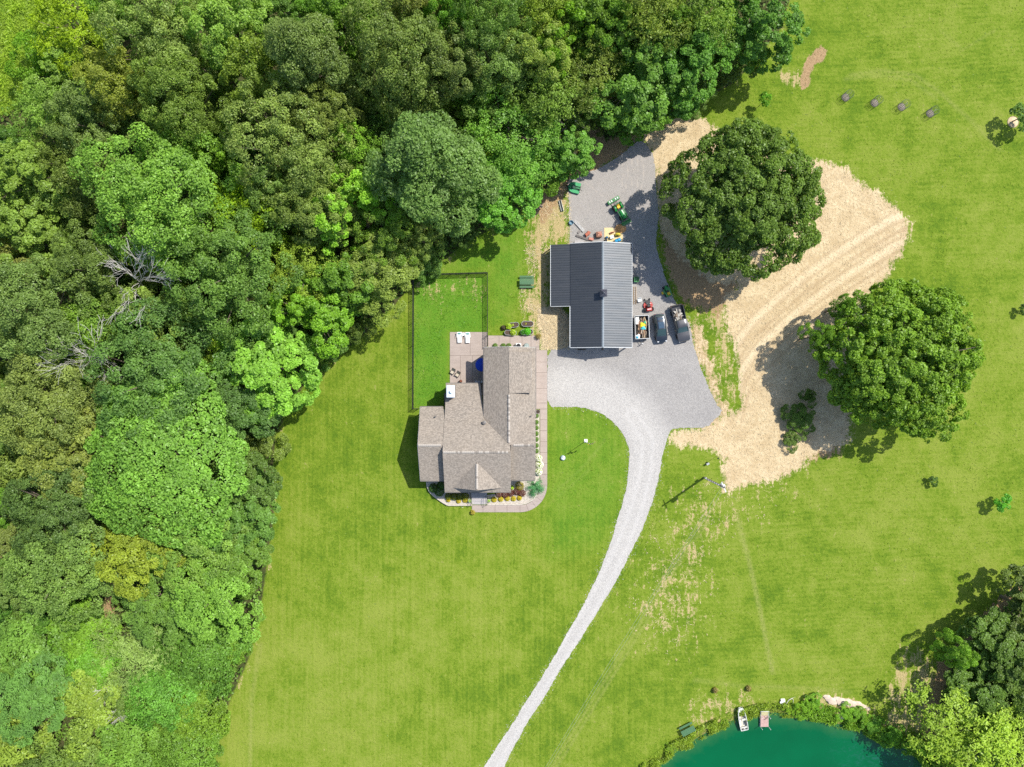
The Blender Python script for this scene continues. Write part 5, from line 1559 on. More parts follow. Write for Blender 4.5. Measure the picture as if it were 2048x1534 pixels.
for x, lab in [(897, 'olive green shrub at the left end of the row behind the golden shrubs'), (908, 'olive green shrub second in the row behind the golden shrubs'), (919, 'olive green shrub third in the row behind the golden shrubs'), (930, 'olive green shrub nearest the porch steps behind the golden shrubs')]:
    plant('olive_shrub', lab, x, 993.5, .62, .9, (.085, .10, .012), 1100, .10, 'olive shrubs in the left front bed', z=.34)
for x, y, r, lab in [(866, 977, .75, 'dark green shrub in the shade at the west corner of the front bed'), (878, 984, .8, 'dark green shrub in the shade in the middle of the west bed'), (882, 971, .7, 'dark green shrub in the shade against the house wall')]:
    plant('dark_shrub', lab, x, y, r, 1.0, (.035, .075, .015), 1200, .12, 'dark shrubs in the shaded west bed', z=.34)
for x, y, lab in [(998, 988.5, 'dark red barberry nearest the porch'), (1011, 990, 'dark red barberry second from the porch'), (1022, 986.5, 'dark red barberry third from the porch'), (1034, 984, 'dark red barberry below the golden green bush'), (1044, 987, 'dark red barberry touching the blue-green juniper')]:
    plant('barberry', lab, x, y, .62, .75, (.075, .022, .024), 1100, .09, 'dark red barberries in the front bed')
plant('golden_green_bush', 'golden green bush in the corner between porch and right wing', 1039, 973, .75, 1.0, (.15, .13, .012), 1200, .10)
plant('golden_green_bush', 'lime green perennial against the porch corner', 1023.5, 975.5, .35, .6, (.20, .30, .02), 600, .09)
plant('juniper', 'large spiky blue-green juniper at the front corner of the house', 1068.5, 974.5, 1.35, 1.5, (.060, .160, .100), 5200, .17, spiky=1.0, asp=.22)
for x, y, r, lab in [(1077.5, 917, .55, 'white flowering hydrangea at the north end of the clump by the walkway'), (1079, 930, .65, 'white flowering hydrangea in the middle of the clump by the walkway'), (1077.5, 944, .6, 'white flowering hydrangea next to the blue-green juniper')]:
    plant('hydrangea', lab, x, y, r, 1.0, (.14, .20, .03), 1100, .11, 'white hydrangeas by the east walkway', flowers=(130, (.55, .58, .40), .15))
for i, y in enumerate([831.6, 844.5, 855.5, 867.5, 879, 891, 902.5]):
    lab = ['small round boxwood next to the stone pot beneath the east eave', 'small round boxwood second from the stone pot', 'small round boxwood third from the stone pot', 'small round boxwood in the middle of the east wall row',
           'small round boxwood third from the hydrangeas', 'small round boxwood second from the hydrangeas', 'small round boxwood nearest the hydrangeas'][i]
    plant('boxwood', lab, 1073.0, y, .40, .7, (.055, .115, .012), 1000, .07, 'boxwoods along the east wall')
for x, lab in [(990.3, 'round boxwood nearest the gate at the garage north wall'), (1006.5, 'round boxwood in the middle at the garage north wall'), (1017.5, 'round boxwood nearest the air conditioner at the garage north wall')]:
    plant('boxwood', lab, x, 691.5, .45, .7, (.055, .115, .012), 1000, .07, 'boxwoods at the garage north wall')
STONEP = M('pot_stone', (.33, .30, .27), .9, var=.3, bump=.4)
def pot(name, label, px, py, r, h, mat, sq=False, z=0.0, fill=None):
    x, y = G(px, py, h)
    t = thing(name, label, 'planter', (x, y, z))
    if sq:
        m = MB()
        for a in range(4):
            c, s_ = math.cos(a * math.pi / 2), math.sin(a * math.pi / 2)
            m.box((c * (r - .03), s_ * (r - .03), h / 2), ((.06, 2 * r, h) if a % 2 == 0 else (2 * r - .125, .06, h)))
        part(t, 'pot', m, mat)
    else:
        part(t, 'pot', MB().lathe([(r * .7, 0), (r, h), (r * 1.05, h), (r * .9, h), (r * .85, h - .06), (0, h - .08)], n=16), mat, 40)
    part(t, 'soil', MB().box((0, 0, h - .09), (2 * r - .14, 2 * r - .14, .04)) if sq else MB().lathe([(r * .8, h - .07), (r * .8, h - .05), (0, h - .04)], n=14), M('potting_soil', (.05, .035, .025), .95))
    if fill:
        V, F_, var = leaf_ball(int(px), r * fill[1], fill[2], fill[0], .10, base=h * .8)
        o = link('foliage', np_mesh('pot_foliage', V, F_, LEAF, var), t); o.color = (*fill[3], 1)
    return t
SAGE = M('sage_paint', (.36, .45, .24), .6)
pot('square_planter', 'pale green square planter left of the front steps', 939.5, 1001.5, .24, .5, SAGE, True, .34, (260, .8, .15, (.26, .34, .10)))
pot('square_planter', 'pale green square planter right of the front steps', 978, 1001.5, .24, .5, SAGE, True, 0, (260, .8, .15, (.26, .34, .10)))
pot('stone_pot', 'grey stone pot at the north end of the boxwood row', 1075.8, 823.5, .34, .45, STONEP)
pot('flower_pot', 'potted flowering plant casting a shadow at the end of the north walkway', 1077, 672.5, .28, .45, STONEP, fill=(420, 1.7, .6, (.16, .13, .04)))
plant('yellow_plant', 'little yellow and brown plant at the west end of the front walkway', 945, 1025.5, .42, .7, (.20, .17, .04), 380, .14, cat='plant')
st = thing('garden_hook', 'thin white curved garden hook in the lawn left of the front steps', 'garden hook', (*G(924, 1013), 0))
part(st, 'hook', MB().tube([(0, 0, 0), (0, 0, .9), (.1, .05, 1.1), (.28, .1, 1.05)], .018, 6), WHITE, 40)
part(st, 'base_spike', MB().tube([(-.08, 0, .02), (.08, 0, .02)], .015, 5), BLACK)

# galvanised troughs
GALV = M('galvanised_steel', (.42, .43, .43), .4, .6, var=.15)
SOILM = M('trough_soil', (.075, .05, .035), .95, var=.5, scale=6, bump=.7)
def trough(label, px, py, L, Wd, h, rot, plants):
    x, y = G(px, py, h)
    t = thing('planting_trough', label, 'planter', (x, y, 0), rot, 'galvanised planting troughs')
    def out(k, z):
        r_ = Wd / 2 * k; a_ = L / 2 - Wd / 2
        return [(a_ + r_ * math.cos(R(b)), r_ * math.sin(R(b)), z) for b in range(-90, 91, 20)] + [(-a_ + r_ * math.cos(R(b)), r_ * math.sin(R(b)), z) for b in range(90, 271, 20)]
    rings = [out(.92, 0), out(1.0, h), out(1.07, h), out(1.07, h + .04), out(.95, h + .04), out(.93, h - .08)]
    m = MB(); n = len(rings[0]); vs = [p for r_ in rings for p in r_]; fs = []
    for i in range(len(rings) - 1):
        for k in range(n): fs.append((i * n + k, i * n + (k + 1) % n, (i + 1) * n + (k + 1) % n, (i + 1) * n + k))
    m.add(vs, fs)
    part(t, 'tub', m, GALV, 40)
    part(t, 'soil', MB().prism([(a, b) for a, b, c in out(.93, 0)], h - .14, h - .06), SOILM)
    for (dx, dy, r_, hh, col, n_) in plants:
        V, F_, var = leaf_ball(int(px + dx * 10), r_, hh, n_, .13, base=h * .8)
        o = link('foliage', np_mesh('trough_foliage', V, F_, LEAF, var), t, (dx, dy, 0)); o.color = (*col, 1)
    return t
trough('oval metal trough with bare soil and pebbles, north-east of the four by the walkway', 1055, 647.5, 1.8, .78, .5, 0, [(-.25, 0, .16, .15, (.2, .2, .05), 120)])
trough('oval metal trough with a yellow-green trailing plant on its left end', 1026.5, 650, 1.7, .72, .5, .12, [(-.7, -.1, .5, .5, (.20, .28, .03), 480), (-.1, 0, .25, .2, (.16, .2, .04), 150)])
trough('metal trough with a yellow-green plant at the walkway edge below the trailing plant one', 1021, 665.5, 1.8, .72, .5, -.06, [(.35, .05, .5, .6, (.19, .26, .03), 420)])
trough('metal trough with a big bright green leafy plant at the walkway edge', 1053.5, 664, 1.9, .8, .5, .05, [(.1, .08, .6, .7, (.07, .26, .02), 700), (-.55, 0, .45, .5, (.04, .13, .02), 420)])
plant('dark_plant', 'dark maroon-leaved plant in the grass left of the upper troughs', 1006.5, 655.5, .42, .7, (.04, .035, .025), 320, .16, cat='plant')
plant('orange_grass', 'small rusty tuft between the two left troughs', 1018, 657.5, .25, .35, (.22, .13, .04), 160, .12, cat='plant')

# ------------------------------------------------------------------ patio furniture
CREAM = M('white_plastic', (.78, .79, .76), .45, var=.04)
TEAL = M('teal_cushion', (.10, .30, .28), .8)
def lounger(label, px, py, rot):
    x, y = G(px, py, .4)
    t = thing('sun_lounger', label, 'sun lounger', (x, y, 0), rot, 'white sun loungers on the patio')
    part(t, 'seat', MB().box((0, -.32, .36), (.66, 1.0, .09), bev=.03), CREAM)
    part(t, 'backrest', MB().box((0, .48, .50), (.76, .66, .09), tilt=(R(24), 0), bev=.03), CREAM)
    part(t, 'pillow', MB().box((0, .56, .62), (.42, .22, .08), tilt=(R(24), 0), bev=.03), TEAL)
    for sx in (-.27, .27):
        for sy in (-.72, .18): part(t, 'leg', MB().box((sx, sy, .16), (.06, .06, .32)), CREAM)
        part(t, 'armrest', MB().box((sx * 1.5, .22, .58), (.07, .5, .04), bev=.015), CREAM)
    return t
lounger('white sun lounger nearest the lawn on the patio', 919, 674.5, R(2)); lounger('white sun lounger nearest the middle of the patio', 935.5, 675, R(0))
t = thing('side_table', 'small white side table between the two sun loungers', 'side table', (*G(927.3, 668.5, .4), 0))
part(t, 'table_top', MB().box((0, 0, .42), (.44, .44, .05), bev=.015), CREAM)
for sx in (-.16, .16):
    for sy in (-.16, .16): part(t, 'leg', MB().box((sx, sy, .2), (.05, .05, .4)), CREAM)
SLING = M('tan_sling', (.48, .42, .32), .8); DKF = M('dark_frame', (.05, .04, .035), .5)
def pchair(label, px, py, rot):
    x, y = G(px, py, .5)
    t = thing('patio_chair', label, 'chair', (x, y, 0), rot, 'tan sling chairs on the patio')
    part(t, 'seat', MB().box((0, .02, .40), (.50, .48, .03)), SLING)
    part(t, 'backrest', MB().box((0, .42, .70), (.50, .05, .62), tilt=(R(-34), 0)), SLING)
    f = MB()
    for s in (-.28, .28):
        f.tube([(s, -.26, 0), (s, -.24, .58), (s, .22, .60)], .025, 6); f.tube([(s, .3, 0), (s, .22, .42), (s, .62, 1.0)], .025, 6)
        f.tube([(s, -.24, .40), (s, .24, .40)], .02, 5)
    f.tube([(-.28, .62, 1.0), (.28, .62, 1.0)], .028, 6); f.tube([(-.28, .26, .46), (.28, .26, .46)], .02, 5); f.tube([(-.28, -.24, .41), (.28, -.24, .41)], .022, 5); f.tube([(-.28, .44, .72), (.28, .44, .72)], .02, 5)
    part(t, 'frame', f, DKF, 40)
    return t
pchair('tan sling patio chair nearest the lawn at the patio corner', 904.5, 744.5, R(-32)); pchair('tan sling patio chair nearer the house at the patio corner', 914.5, 750, R(-32))
BLUE = M('blue_canvas', (.006, .045, .42), .7, var=.08)
t = thing('patio_umbrella', 'round bright blue patio umbrella half hidden under the house eave', 'umbrella', (*G(964, 729.5, 2.3), 0))
part(t, 'canopy', MB().lathe([(1.02, 2.12), (1.0, 2.17), (.55, 2.36), (.05, 2.5), (0, 2.51)], n=24), BLUE, 30)
part(t, 'pole', MB().lathe([(.025, .05), (.025, 2.56), (0, 2.6)], n=8), WHITE, 40)
part(t, 'base', MB().lathe([(.28, .04), (.28, .1), (.06, .16), (.04, .3)], n=16), DKF, 40)
t = thing('gas_grill', 'grey patio grill in the shade of the house corner', 'grill', (*G(957.5, 763.5, .9), 0))
part(t, 'lid', MB().box((0, 0, .95), (.62, .42, .26), taper=.85, bev=.05), M('grill_steel', (.24, .25, .26), .35, .6))
part(t, 'cart', MB().box((0, 0, .42), (.58, .38, .78)), BLACK)
for s in (-.44, .44): part(t, 'side_shelf', MB().box((s, 0, .82), (.24, .36, .04)), GALV)
t = thing('chiminea', 'slim rust brown garden stove at the edge of the rear roof', 'garden stove', (*G(921, 762.5, 1.0), 0))
part(t, 'body', MB().lathe([(.12, .25), (.24, .4), (.24, .62), (.1, .85), (.08, 1.15), (.1, 1.17)], n=14), M('rusty_clay', (.20, .07, .04), .8), 40)
part(t, 'stand', MB().lathe([(.2, .04), (.2, .08), (.16, .1), (.14, .26)], n=10), BLACK, 40)
t = thing('air_conditioner', 'white air conditioner with a black fan ring at the garage north wall', 'air conditioner', (*G(1037, 692, .8), 0))
part(t, 'case', MB().box((0, 0, .42), (.82, .82, .8), bev=.03), CREAM)
part(t, 'fan_ring', MB().lathe([(.32, .82), (.36, .86), (.24, .87), (.24, .83)], n=20), BLACK, 40)
part(t, 'fan_hub', MB().lathe([(.12, .82), (.12, .86), (0, .87)], n=12), BLACK, 40)
t = thing('water_tank', 'round grey-green tank lid at the garage north wall', 'tank', (*G(1053, 691.5, .5), 0))
part(t, 'tank', MB().lathe([(.40, 0), (.40, .45), (.36, .52)], n=18), M('tank_grey', (.20, .25, .23), .5), 40)
part(t, 'lid', MB().lathe([(.36, .52), (.30, .58), (.08, .60), (.08, .64), (0, .65)], n=18), M('tank_lid', (.25, .30, .28), .5), 40)

# ------------------------------------------------------------------ picnic tables and benches
GPAINT = M('green_paint', (.065, .155, .070), .6, var=.12); GPAINT_D = M('green_metal', (.02, .06, .03), .5)
def picnic(name, label, px, py, rot, mat, L=2.2, group=None, boards=5, top_w=.95, cat='picnic table', benches=(1, -1)):
    x, y = G(px, py, .7)
    t = thing(name, label, cat, (x, y, 0), rot, group)
    bw = top_w / boards
    for i in range(boards):
        part(t, 'board', MB().box((0, -top_w / 2 + bw * (i + .5), .74), (L, bw - .018, .045), bev=.008), mat)
    for s in benches:
        for k in range(2):
            part(t, 'bench_board', MB().box((0, s * (top_w / 2 + .22 + k * .16), .45), (L, .145, .04), bev=.008), mat)
    for sx in (-L * .36, L * .36):
        m = MB()
        m.tube([(sx, -.75, 0), (sx, -.25, .72)], .035, 6); m.tube([(sx, .75, 0), (sx, .25, .72)], .035, 6); m.tube([(sx, -.85, .42), (sx, .85, .42)], .03, 6)
        part(t, 'leg_frame', m, GPAINT_D if mat is GPAINT else WOOD, 40)
    return t
picnic('picnic_table', 'green painted picnic table on the thin grass beside the barn lean-to', 1053.5, 563, 0, GPAINT)
picnic('picnic_table', 'green painted picnic table on the bank of the pond', 1376.5, 1462, R(27), GPAINT, L=2.2, benches=(1,), top_w=.9)
picnic('wooden_bench', 'weathered grey plank bench half under the bright green tree by the gravel pad', 1073, 404, R(-42), WOOD, L=2.4, boards=2, top_w=.42, cat='bench', benches=(-1,))
t = thing('feed_trough', 'narrow white trough with dark inside lying on the straw by the gravel pad', 'trough', (*G(1122.5, 411, .3), 0), R(-76))
part(t, 'trough_body', MB().box((0, .17, .14), (1.7, .05, .28)).box((0, -.17, .14), (1.7, .05, .28)).box((0, 0, .03), (1.7, .29, .04)), M('trough_white', (.55, .60, .55), .5))
for s in (-.84, .84): part(t, 'end_plate', MB().box((s, 0, .14), (.04, .285, .26)), BLACK)
part(t, 'liner', MB().box((0, 0, .08), (1.62, .28, .05)), BLACK)

# ------------------------------------------------------------------ vehicles
TYRE = M('tyre_rubber', (.018, .018, .019), .85); RIM = M('wheel_rim', (.40, .41, .42), .3, .8)
def car_paint(name, col):
    t_ = NT(name); p = t_.obj()
    t_.principled(t_.mix(t_.noise(p, 3, 3), tuple(c * .85 for c in col), tuple(c * 1.15 for c in col)), .28, .35, None, .6, .6)
    return t_.m
CGLASS = M('car_glass', (.030, .060, .058), .05, spec=.9, var=.05)
LAMP = M('lamp_lens', (.55, .56, .57), .15, spec=.8); REDL = M('tail_lamp', (.35, .01, .01), .25)
def wheels(t, xs, hw, r, w=.22):
    for x in xs:
        for s in (1, -1):
            wh = part(t, 'wheel', MB().lathe([(r * .62, -w / 2), (r * .96, -w / 2), (r, -w / 4), (r, w / 4), (r * .96, w / 2), (r * .62, w / 2)], n=20, axis='Y'), TYRE, 40)
            wh.location = (x, s * hw, r)
            link('rim', MB().lathe([(0, -w * .42), (r * .62, -w * .42), (r * .62, w * .42), (0, w * .42)], n=14, axis='Y').mesh('rim', RIM, 40), wh)
def rounded(hw, z0, z1, sh, top, crown):
    return [(hw * .90, z0), (hw * .97, z0 + .12), (hw, (z0 + z1) * .5), (hw * .985, z1 - .12), (hw * sh, z1), (hw * sh * .6, z1 + crown * .7), (0, z1 + crown)]
# dark blue-black SUV
sx_, sy_ = G(1321.5, 656, 1.0)
suv = thing('parked_car', 'glossy black hatchback-style SUV with a glass roof parked between the trailer and the pickup', 'car', (sx_, sy_, .03), R(-83))
PB = car_paint('black_blue_paint', (.022, .030, .042))
st_ = []
for x, k, z1, cr in ((-2.2, .80, .86, .02), (-2.12, .90, 1.0, .03), (-1.8, .98, 1.05, .03), (-1.2, 1.0, 1.05, .03), (0, 1.0, 1.03, .03), (.9, 1.0, 1.0, .04), (1.2, .985, .98, .05), (1.75, .94, .90, .06), (2.05, .84, .78, .05), (2.2, .66, .66, .03)):
    st_.append((x, rounded(.91 * k, .26, z1, .93, z1, cr)))
part(suv, 'body', MB().hull(st_), PB, 35)
gh = []
for x, hb, ht, zt in ((-2.02, .74, .66, 1.08), (-1.75, .78, .62, 1.50), (-1.2, .80, .63, 1.60), (-.4, .81, .64, 1.63), (.25, .80, .63, 1.60), (.55, .80, .62, 1.46), (1.22, .78, .70, 1.02)):
    gh.append((x, [(hb, .99), (hb * .97, .99 + (zt - .99) * .4), (ht, zt - .03), (ht * .5, zt), (0, zt + .01)]))
part(suv, 'windows', MB().hull(gh), CGLASS, 35)
rf = [(x, [(.645, z - .05), (.65, z - .015), (.60, z + .014), (.3, z + .026), (0, z + .03)]) for x, z in ((-1.72, 1.51), (-1.2, 1.60), (-.4, 1.63), (.22, 1.605))]
part(suv, 'roof', MB().hull(rf), PB, 35)
part(suv, 'sunroof', MB().hull([(x, [(.42, z + .0), (.42, z + .034), (0, z + .042)]) for x, z in ((-1.45, 1.565), (-.4, 1.63), (.1, 1.612))]), M('sunroof_glass', (.035, .07, .11), .08, spec=.9), 35)
for s in (1, -1):
    part(suv, 'roof_rail', MB().tube([(-1.6, s * .60, 1.56), (-1.0, s * .61, 1.66), (.0, s * .61, 1.67), (.2, s * .60, 1.63)], .022, 6), BLACK, 40)
    part(suv, 'mirror', MB().box((.78, s * 1.0, 1.05), (.12, .22, .14), bev=.04), PB)
    part(suv, 'headlight', MB().box((2.0, s * .60, .78), (.24, .30, .10), rz=-s * .5, bev=.03), LAMP)
    part(suv, 'tail_light', MB().box((-2.12, s * .62, .92), (.08, .3, .12), bev=.02), REDL)
    part(suv, 'windscreen_pillar', MB().tube([(.28, s * .62, 1.60), (1.2, s * .77, 1.03)], .035, 6), PB, 40)
part(suv, 'wiper', MB().tube([(1.16, .5, 1.07), (1.0, -.1, 1.18)], .012, 4), BLACK); part(suv, 'wiper', MB().tube([(1.16, -.1, 1.07), (1.02, -.6, 1.16)], .012, 4), BLACK)
wheels(suv, (-1.32, 1.35), .82, .34)
# dark grey pickup truck
px_, py_ = G(1361.5, 647, 1.0)
pk = thing('pickup_truck', 'dark grey crew pickup with rubbish in its open bed parked at the gravel edge', 'pickup truck', (px_, py_, .03), R(-77))
PG = car_paint('charcoal_paint', (.070, .070, .074))
PK2 = car_paint('black_bed_paint', (.018, .018, .020))
st_ = [(x, rounded(.98 * k, .42, z1, .95, z1, cr)) for x, k, z1, cr in ((.1, 1.0, 1.22, .02), (.7, 1.0, 1.20, .03), (1.25, 1.0, 1.16, .05), (1.9, .98, 1.12, .07), (2.5, .95, 1.06, .06), (2.72, .88, .96, .04), (2.8, .78, .82, .02))]
part(pk, 'body', MB().hull(st_), PG, 35)
cab = [(x, [(hb, 1.15), (hb * .98, 1.35), (ht, zt - .04), (ht * .55, zt), (0, zt + .01)]) for x, hb, ht, zt in ((-.52, .86, .70, 1.62), (-.42, .88, .72, 1.80), (.1, .89, .73, 1.85), (.55, .89, .72, 1.82), (.78, .89, .72, 1.70), (1.38, .87, .78, 1.19))]
part(pk, 'windows', MB().hull(cab), CGLASS, 35)
part(pk, 'cab_rear', MB().hull([(x, rounded(.98, .42, 1.21, .95, 1.2, .01)) for x in (-.55, .12)]), PG, 35)
part(pk, 'roof', MB().hull([(x, [(.735, z - .06), (.745, z - .02), (.68, z + .014), (.35, z + .028), (0, z + .032)]) for x, z in ((-.44, 1.80), (.1, 1.85), (.5, 1.825), (.66, 1.77))]), PG, 35)
for s in (1, -1):
    part(pk, 'bed_side', MB().box((-1.68, s * .90, .83), (2.22, .14, .82), bev=.04), PK2)
    part(pk, 'mirror', MB().box((.92, s * 1.13, 1.28), (.14, .30, .2), bev=.04), BLACK)
    part(pk, 'headlight', MB().box((2.66, s * .72, .86), (.2, .3, .16), rz=-s * .3, bev=.03), LAMP)
    part(pk, 'tail_light', MB().box((-2.79, s * .88, .95), (.05, .12, .3), bev=.01), REDL)
    part(pk, 'windscreen_pillar', MB().tube([(.70, s * .71, 1.78), (1.36, s * .85, 1.2)], .04, 6), PG, 40)
    part(pk, 'hood_crease', MB().tube([(1.5, s * .62, 1.19), (2.6, s * .55, 1.075)], .014, 4), PG)
part(pk, 'tailgate', MB().box((-2.76, 0, .86), (.09, 1.66, .72), bev=.03), PK2)
part(pk, 'bed_floor', MB().box((-1.68, 0, .62), (2.1, 1.64, .06)), PK2)
part(pk, 'rear_bumper', MB().box((-2.90, 0, .52), (.14, 1.8, .18), bev=.04), BLACK)
wheels(pk, (-1.75, 1.85), .86, .39, .26)
def junk(name, label, cat, loc, rot, L, Wd, H, n, cols, seed, group=None):
    """a heap of loose odds and ends lying inside a bed; every piece its own part"""
    rg_ = random.Random(seed)
    t_ = thing(name, label, cat, loc, rot, group)
    for i in range(n):
        m = MB(); k = rg_.choice(['board', 'sack', 'box', 'board'])
        c = (rg_.uniform(-L / 2, L / 2) * .72, rg_.uniform(-Wd / 2, Wd / 2) * .66, rg_.uniform(.05, H))
        a = rg_.uniform(-.5, .5) if rg_.random() < .7 else rg_.uniform(0, 3)
        if k == 'board': m.box(c, (rg_.uniform(.5, 1.1), rg_.uniform(.07, .16), .03), a, tilt=(rg_.uniform(-.2, .2), rg_.uniform(-.15, .15)))
        elif k == 'box': m.box(c, (rg_.uniform(.2, .4), rg_.uniform(.2, .36), rg_.uniform(.12, .25)), a, bev=.01)
        else: m.lathe([(.05, -.1), (.2, -.06), (.24, .04), (.15, .13), (.04, .16)], c, 9, sx=rg_.uniform(.8, 1.4), sy=rg_.uniform(.6, 1.0))
        part(t_, {'board': 'board', 'box': 'carton', 'sack': 'sack'}[k], m, rg_.choice(cols), 30 if k == 'sack' else 0)
    return t_
RUB = [M('grey_rubble', (.26, .24, .21), .9, var=.35), M('brown_rubble', (.20, .155, .11), .9, var=.35), M('pale_rubble', (.38, .36, .32), .9, var=.3)]
c_ = math.cos(R(-77)); s_ = math.sin(R(-77))
junk('rubbish_heap', 'grey brown load of broken boards and bags in the pickup bed', 'rubbish', (px_ - 1.45 * c_, py_ - 1.45 * s_, .68), R(-77), 1.7, 1.5, .32, 44, RUB, 3)
# utility trailer with junk
tx_, ty_ = G(1283.5, 654.5, .9)
TRW = M('trailer_white', (.62, .63, .62), .5, var=.1); TRD = M('trailer_floor', (.035, .033, .03), .9)
tr = thing('utility_trailer', 'white-sided box trailer filled with junk beside the barn', 'trailer', (tx_, ty_, .03), R(-87.5))
for s in (1, -1):
    part(tr, 'side_panel', MB().box((0, s * 1.06, .85), (3.55, .06, .75), bev=.01), TRW)
    part(tr, 'mudguard', MB().box((-.1, s * 1.2, .66), (1.0, .2, .05), bev=.015), BLACK)
part(tr, 'end_panel', MB().box((1.75, 0, .85), (.06, 2.06, .75), bev=.01), TRW); part(tr, 'end_panel', MB().box((-1.75, 0, .85), (.06, 2.06, .75), bev=.01), TRW)
part(tr, 'floor', MB().box((0, 0, .5), (3.44, 2.06, .06)), TRD)
part(tr, 'drawbar', MB().tube([(1.7, .5, .45), (2.65, 0, .45)], .04, 6).tube([(1.7, -.5, .45), (2.65, 0, .45)], .04, 6), BLACK, 40)
part(tr, 'jack', MB().tube([(2.5, 0, .05), (2.5, 0, .85)], .035, 8).box((2.5, 0, .9), (.1, .26, .05)), TRW, 40)
wheels(tr, (-.1,), 1.2, .33, .2)
ct, stn = math.cos(R(-87.5)), math.sin(R(-87.5))
def tl(x, y, z): return (tx_ + x * ct - y * stn, ty_ + x * stn + y * ct, z)
WOODP = M('pale_lumber', (.47, .34, .20), .8, var=.2); WOODR = M('red_lumber', (.28, .15, .09), .85, var=.25)
j1 = thing('lumber_pile', 'tangle of tan lumber and broken boards in the trailer', 'lumber', tl(0, 0, .56), R(-87.5))
rg_ = random.Random(8)
for i in range(34):
    part(j1, 'board', MB().box((rg_.uniform(-1.1, 1.2), rg_.uniform(-.55, .75), rg_.uniform(.05, .5)), (rg_.uniform(.6, 1.7), rg_.uniform(.05, .13), .035), rg_.gauss(.0, .22), tilt=(rg_.uniform(-.2, .2), rg_.uniform(-.12, .12))), rg_.choice([WOODP, WOODP, WOODR, WOOD, RUB[2]]))
def blob(name, label, cat, loc, r, col, sx=1.0, sy=1.0, flat=.5, rot=0.0, seed=1, group=None, extra=None):
    """crumpled sheet, bag or sack: an uneven cushion with folds"""
    rg_ = random.Random(seed)
    m = MB(); n = 18; rings = 6; vs = []; fs = []
    for i in range(rings):
        a = i / (rings - 1) * math.pi / 2
        for k in range(n):
            t_ = 2 * math.pi * k / n
            q = r * math.cos(a) * (1 + .22 * math.sin(3 * t_ + seed) + rg_.uniform(-.08, .08))
            vs.append((q * math.cos(t_) * sx, q * math.sin(t_) * sy, r * flat * math.sin(a) * (1 + rg_.uniform(-.12, .12))))
    for i in range(rings - 1):
        for k in range(n): fs.append((i * n + k, i * n + (k + 1) % n, (i + 1) * n + (k + 1) % n, (i + 1) * n + k))
    fs.append(tuple(range((rings - 1) * n, rings * n))); fs.append(tuple(range(n - 1, -1, -1)))
    m.add(vs, fs)
    t_ = thing(name, label, cat, loc, rot, group)
    part(t_, 'sheet', m, M(name + '_cloth', col, .6, var=.2), 60)
    part(t_, 'fold', MB().tube([(-r * .5 * sx, -.1, r * flat * .85), (0, .05, r * flat * 1.04), (r * .5 * sx, -.05, r * flat * .85)], .03, 5), M(name + '_fold', tuple(min(1, c * 1.25) for c in col), .6), 40)
    return t_
blob('plastic_sheet', 'crumpled yellow plastic sheet on top of the trailer lumber', 'plastic sheet', tl(-.35, .08, 1.0), .34, (.70, .58, .02), 1.2, 1.0, .5, seed=2)
blob('plastic_sheet', 'crumpled turquoise plastic bag beside the yellow sheet in the trailer', 'plastic sheet', tl(.15, .22, 1.0), .30, (.05, .42, .46), 1.2, .9, .5, seed=3)
blob('plastic_sheet', 'crumpled green plastic scrap at the rear of the yellow sheet', 'plastic sheet', tl(-.72, .50, .95), .22, (.06, .40, .20), 1, 1, .5, seed=4)
blob('plastic_bag', 'white plastic bag at the front corner of the trailer', 'bag', tl(1.35, -.62, .75), .36, (.62, .64, .66), 1.0, .9, .6, seed=5)
blob('plastic_bag', 'small blue bag in the front corner of the trailer', 'bag', tl(1.52, -.78, .98), .20, (.03, .30, .45), 1.0, .9, .6, seed=6)
t = thing('board_sheet', 'white sheet of board leaning at the rear left of the trailer', 'board', tl(-1.05, -.62, .85), R(-87.5))
part(t, 'panel', MB().box((0, 0, 0), (1.1, .5, .05), tilt=(R(14), 0)), CREAM)
part(t, 'batten', MB().box((0, .1, .06), (1.0, .06, .03), tilt=(R(14), 0)), WOODP)
junk('rubbish_heap', 'dark scrap heap at the front end of the trailer', 'rubbish', tl(1.2, .45, .56), R(-87.5), 1.0, 1.1, .3, 16, [RUB[1], M('black_scrap', (.03, .03, .03), .7), M('maroon_scrap', (.12, .05, .05), .7)], 6)

# ---- green tractor
JG = M('tractor_green', (.012, .185, .030), .35, var=.12, spec=.6); JY = M('tractor_yellow', (.62, .42, .015), .45, var=.1)
tcx, tcy = G(1241, 421, .9)
tk = thing('tractor', 'green compact tractor with a loader and rear blade on the gravel pad', 'tractor', (tcx, tcy, .03), R(-59))
hood = [(x, [(.30 * k, .62), (.33 * k, .85), (.32 * k, z - .06), (.24 * k, z), (0, z + .03)]) for x, k, z in ((.05, 1.0, 1.22), (.5, 1.0, 1.20), (1.0, .96, 1.14), (1.35, .9, 1.05), (1.45, .8, .95))]
part(tk, 'hood', MB().hull(hood), JG, 35)
part(tk, 'chassis', MB().box((.2, 0, .55), (2.5, .42, .3), bev=.04), M('chassis_dark', (.03, .05, .03), .6))
part(tk, 'grille', MB().box((1.49, 0, .82), (.05, .5, .45)), BLACK)
part(tk, 'operator_platform', MB().box((-.35, 0, .62), (.75, 1.0, .06)), BLACK)
se = part(tk, 'seat', MB().box((-.62, 0, .98), (.46, .50, .12), bev=.05), JY)
link('seat_back', MB().box((-.86, 0, 1.2), (.10, .48, .36), tilt=(0, R(-12)), bev=.04).mesh('seat_back', JY), se)
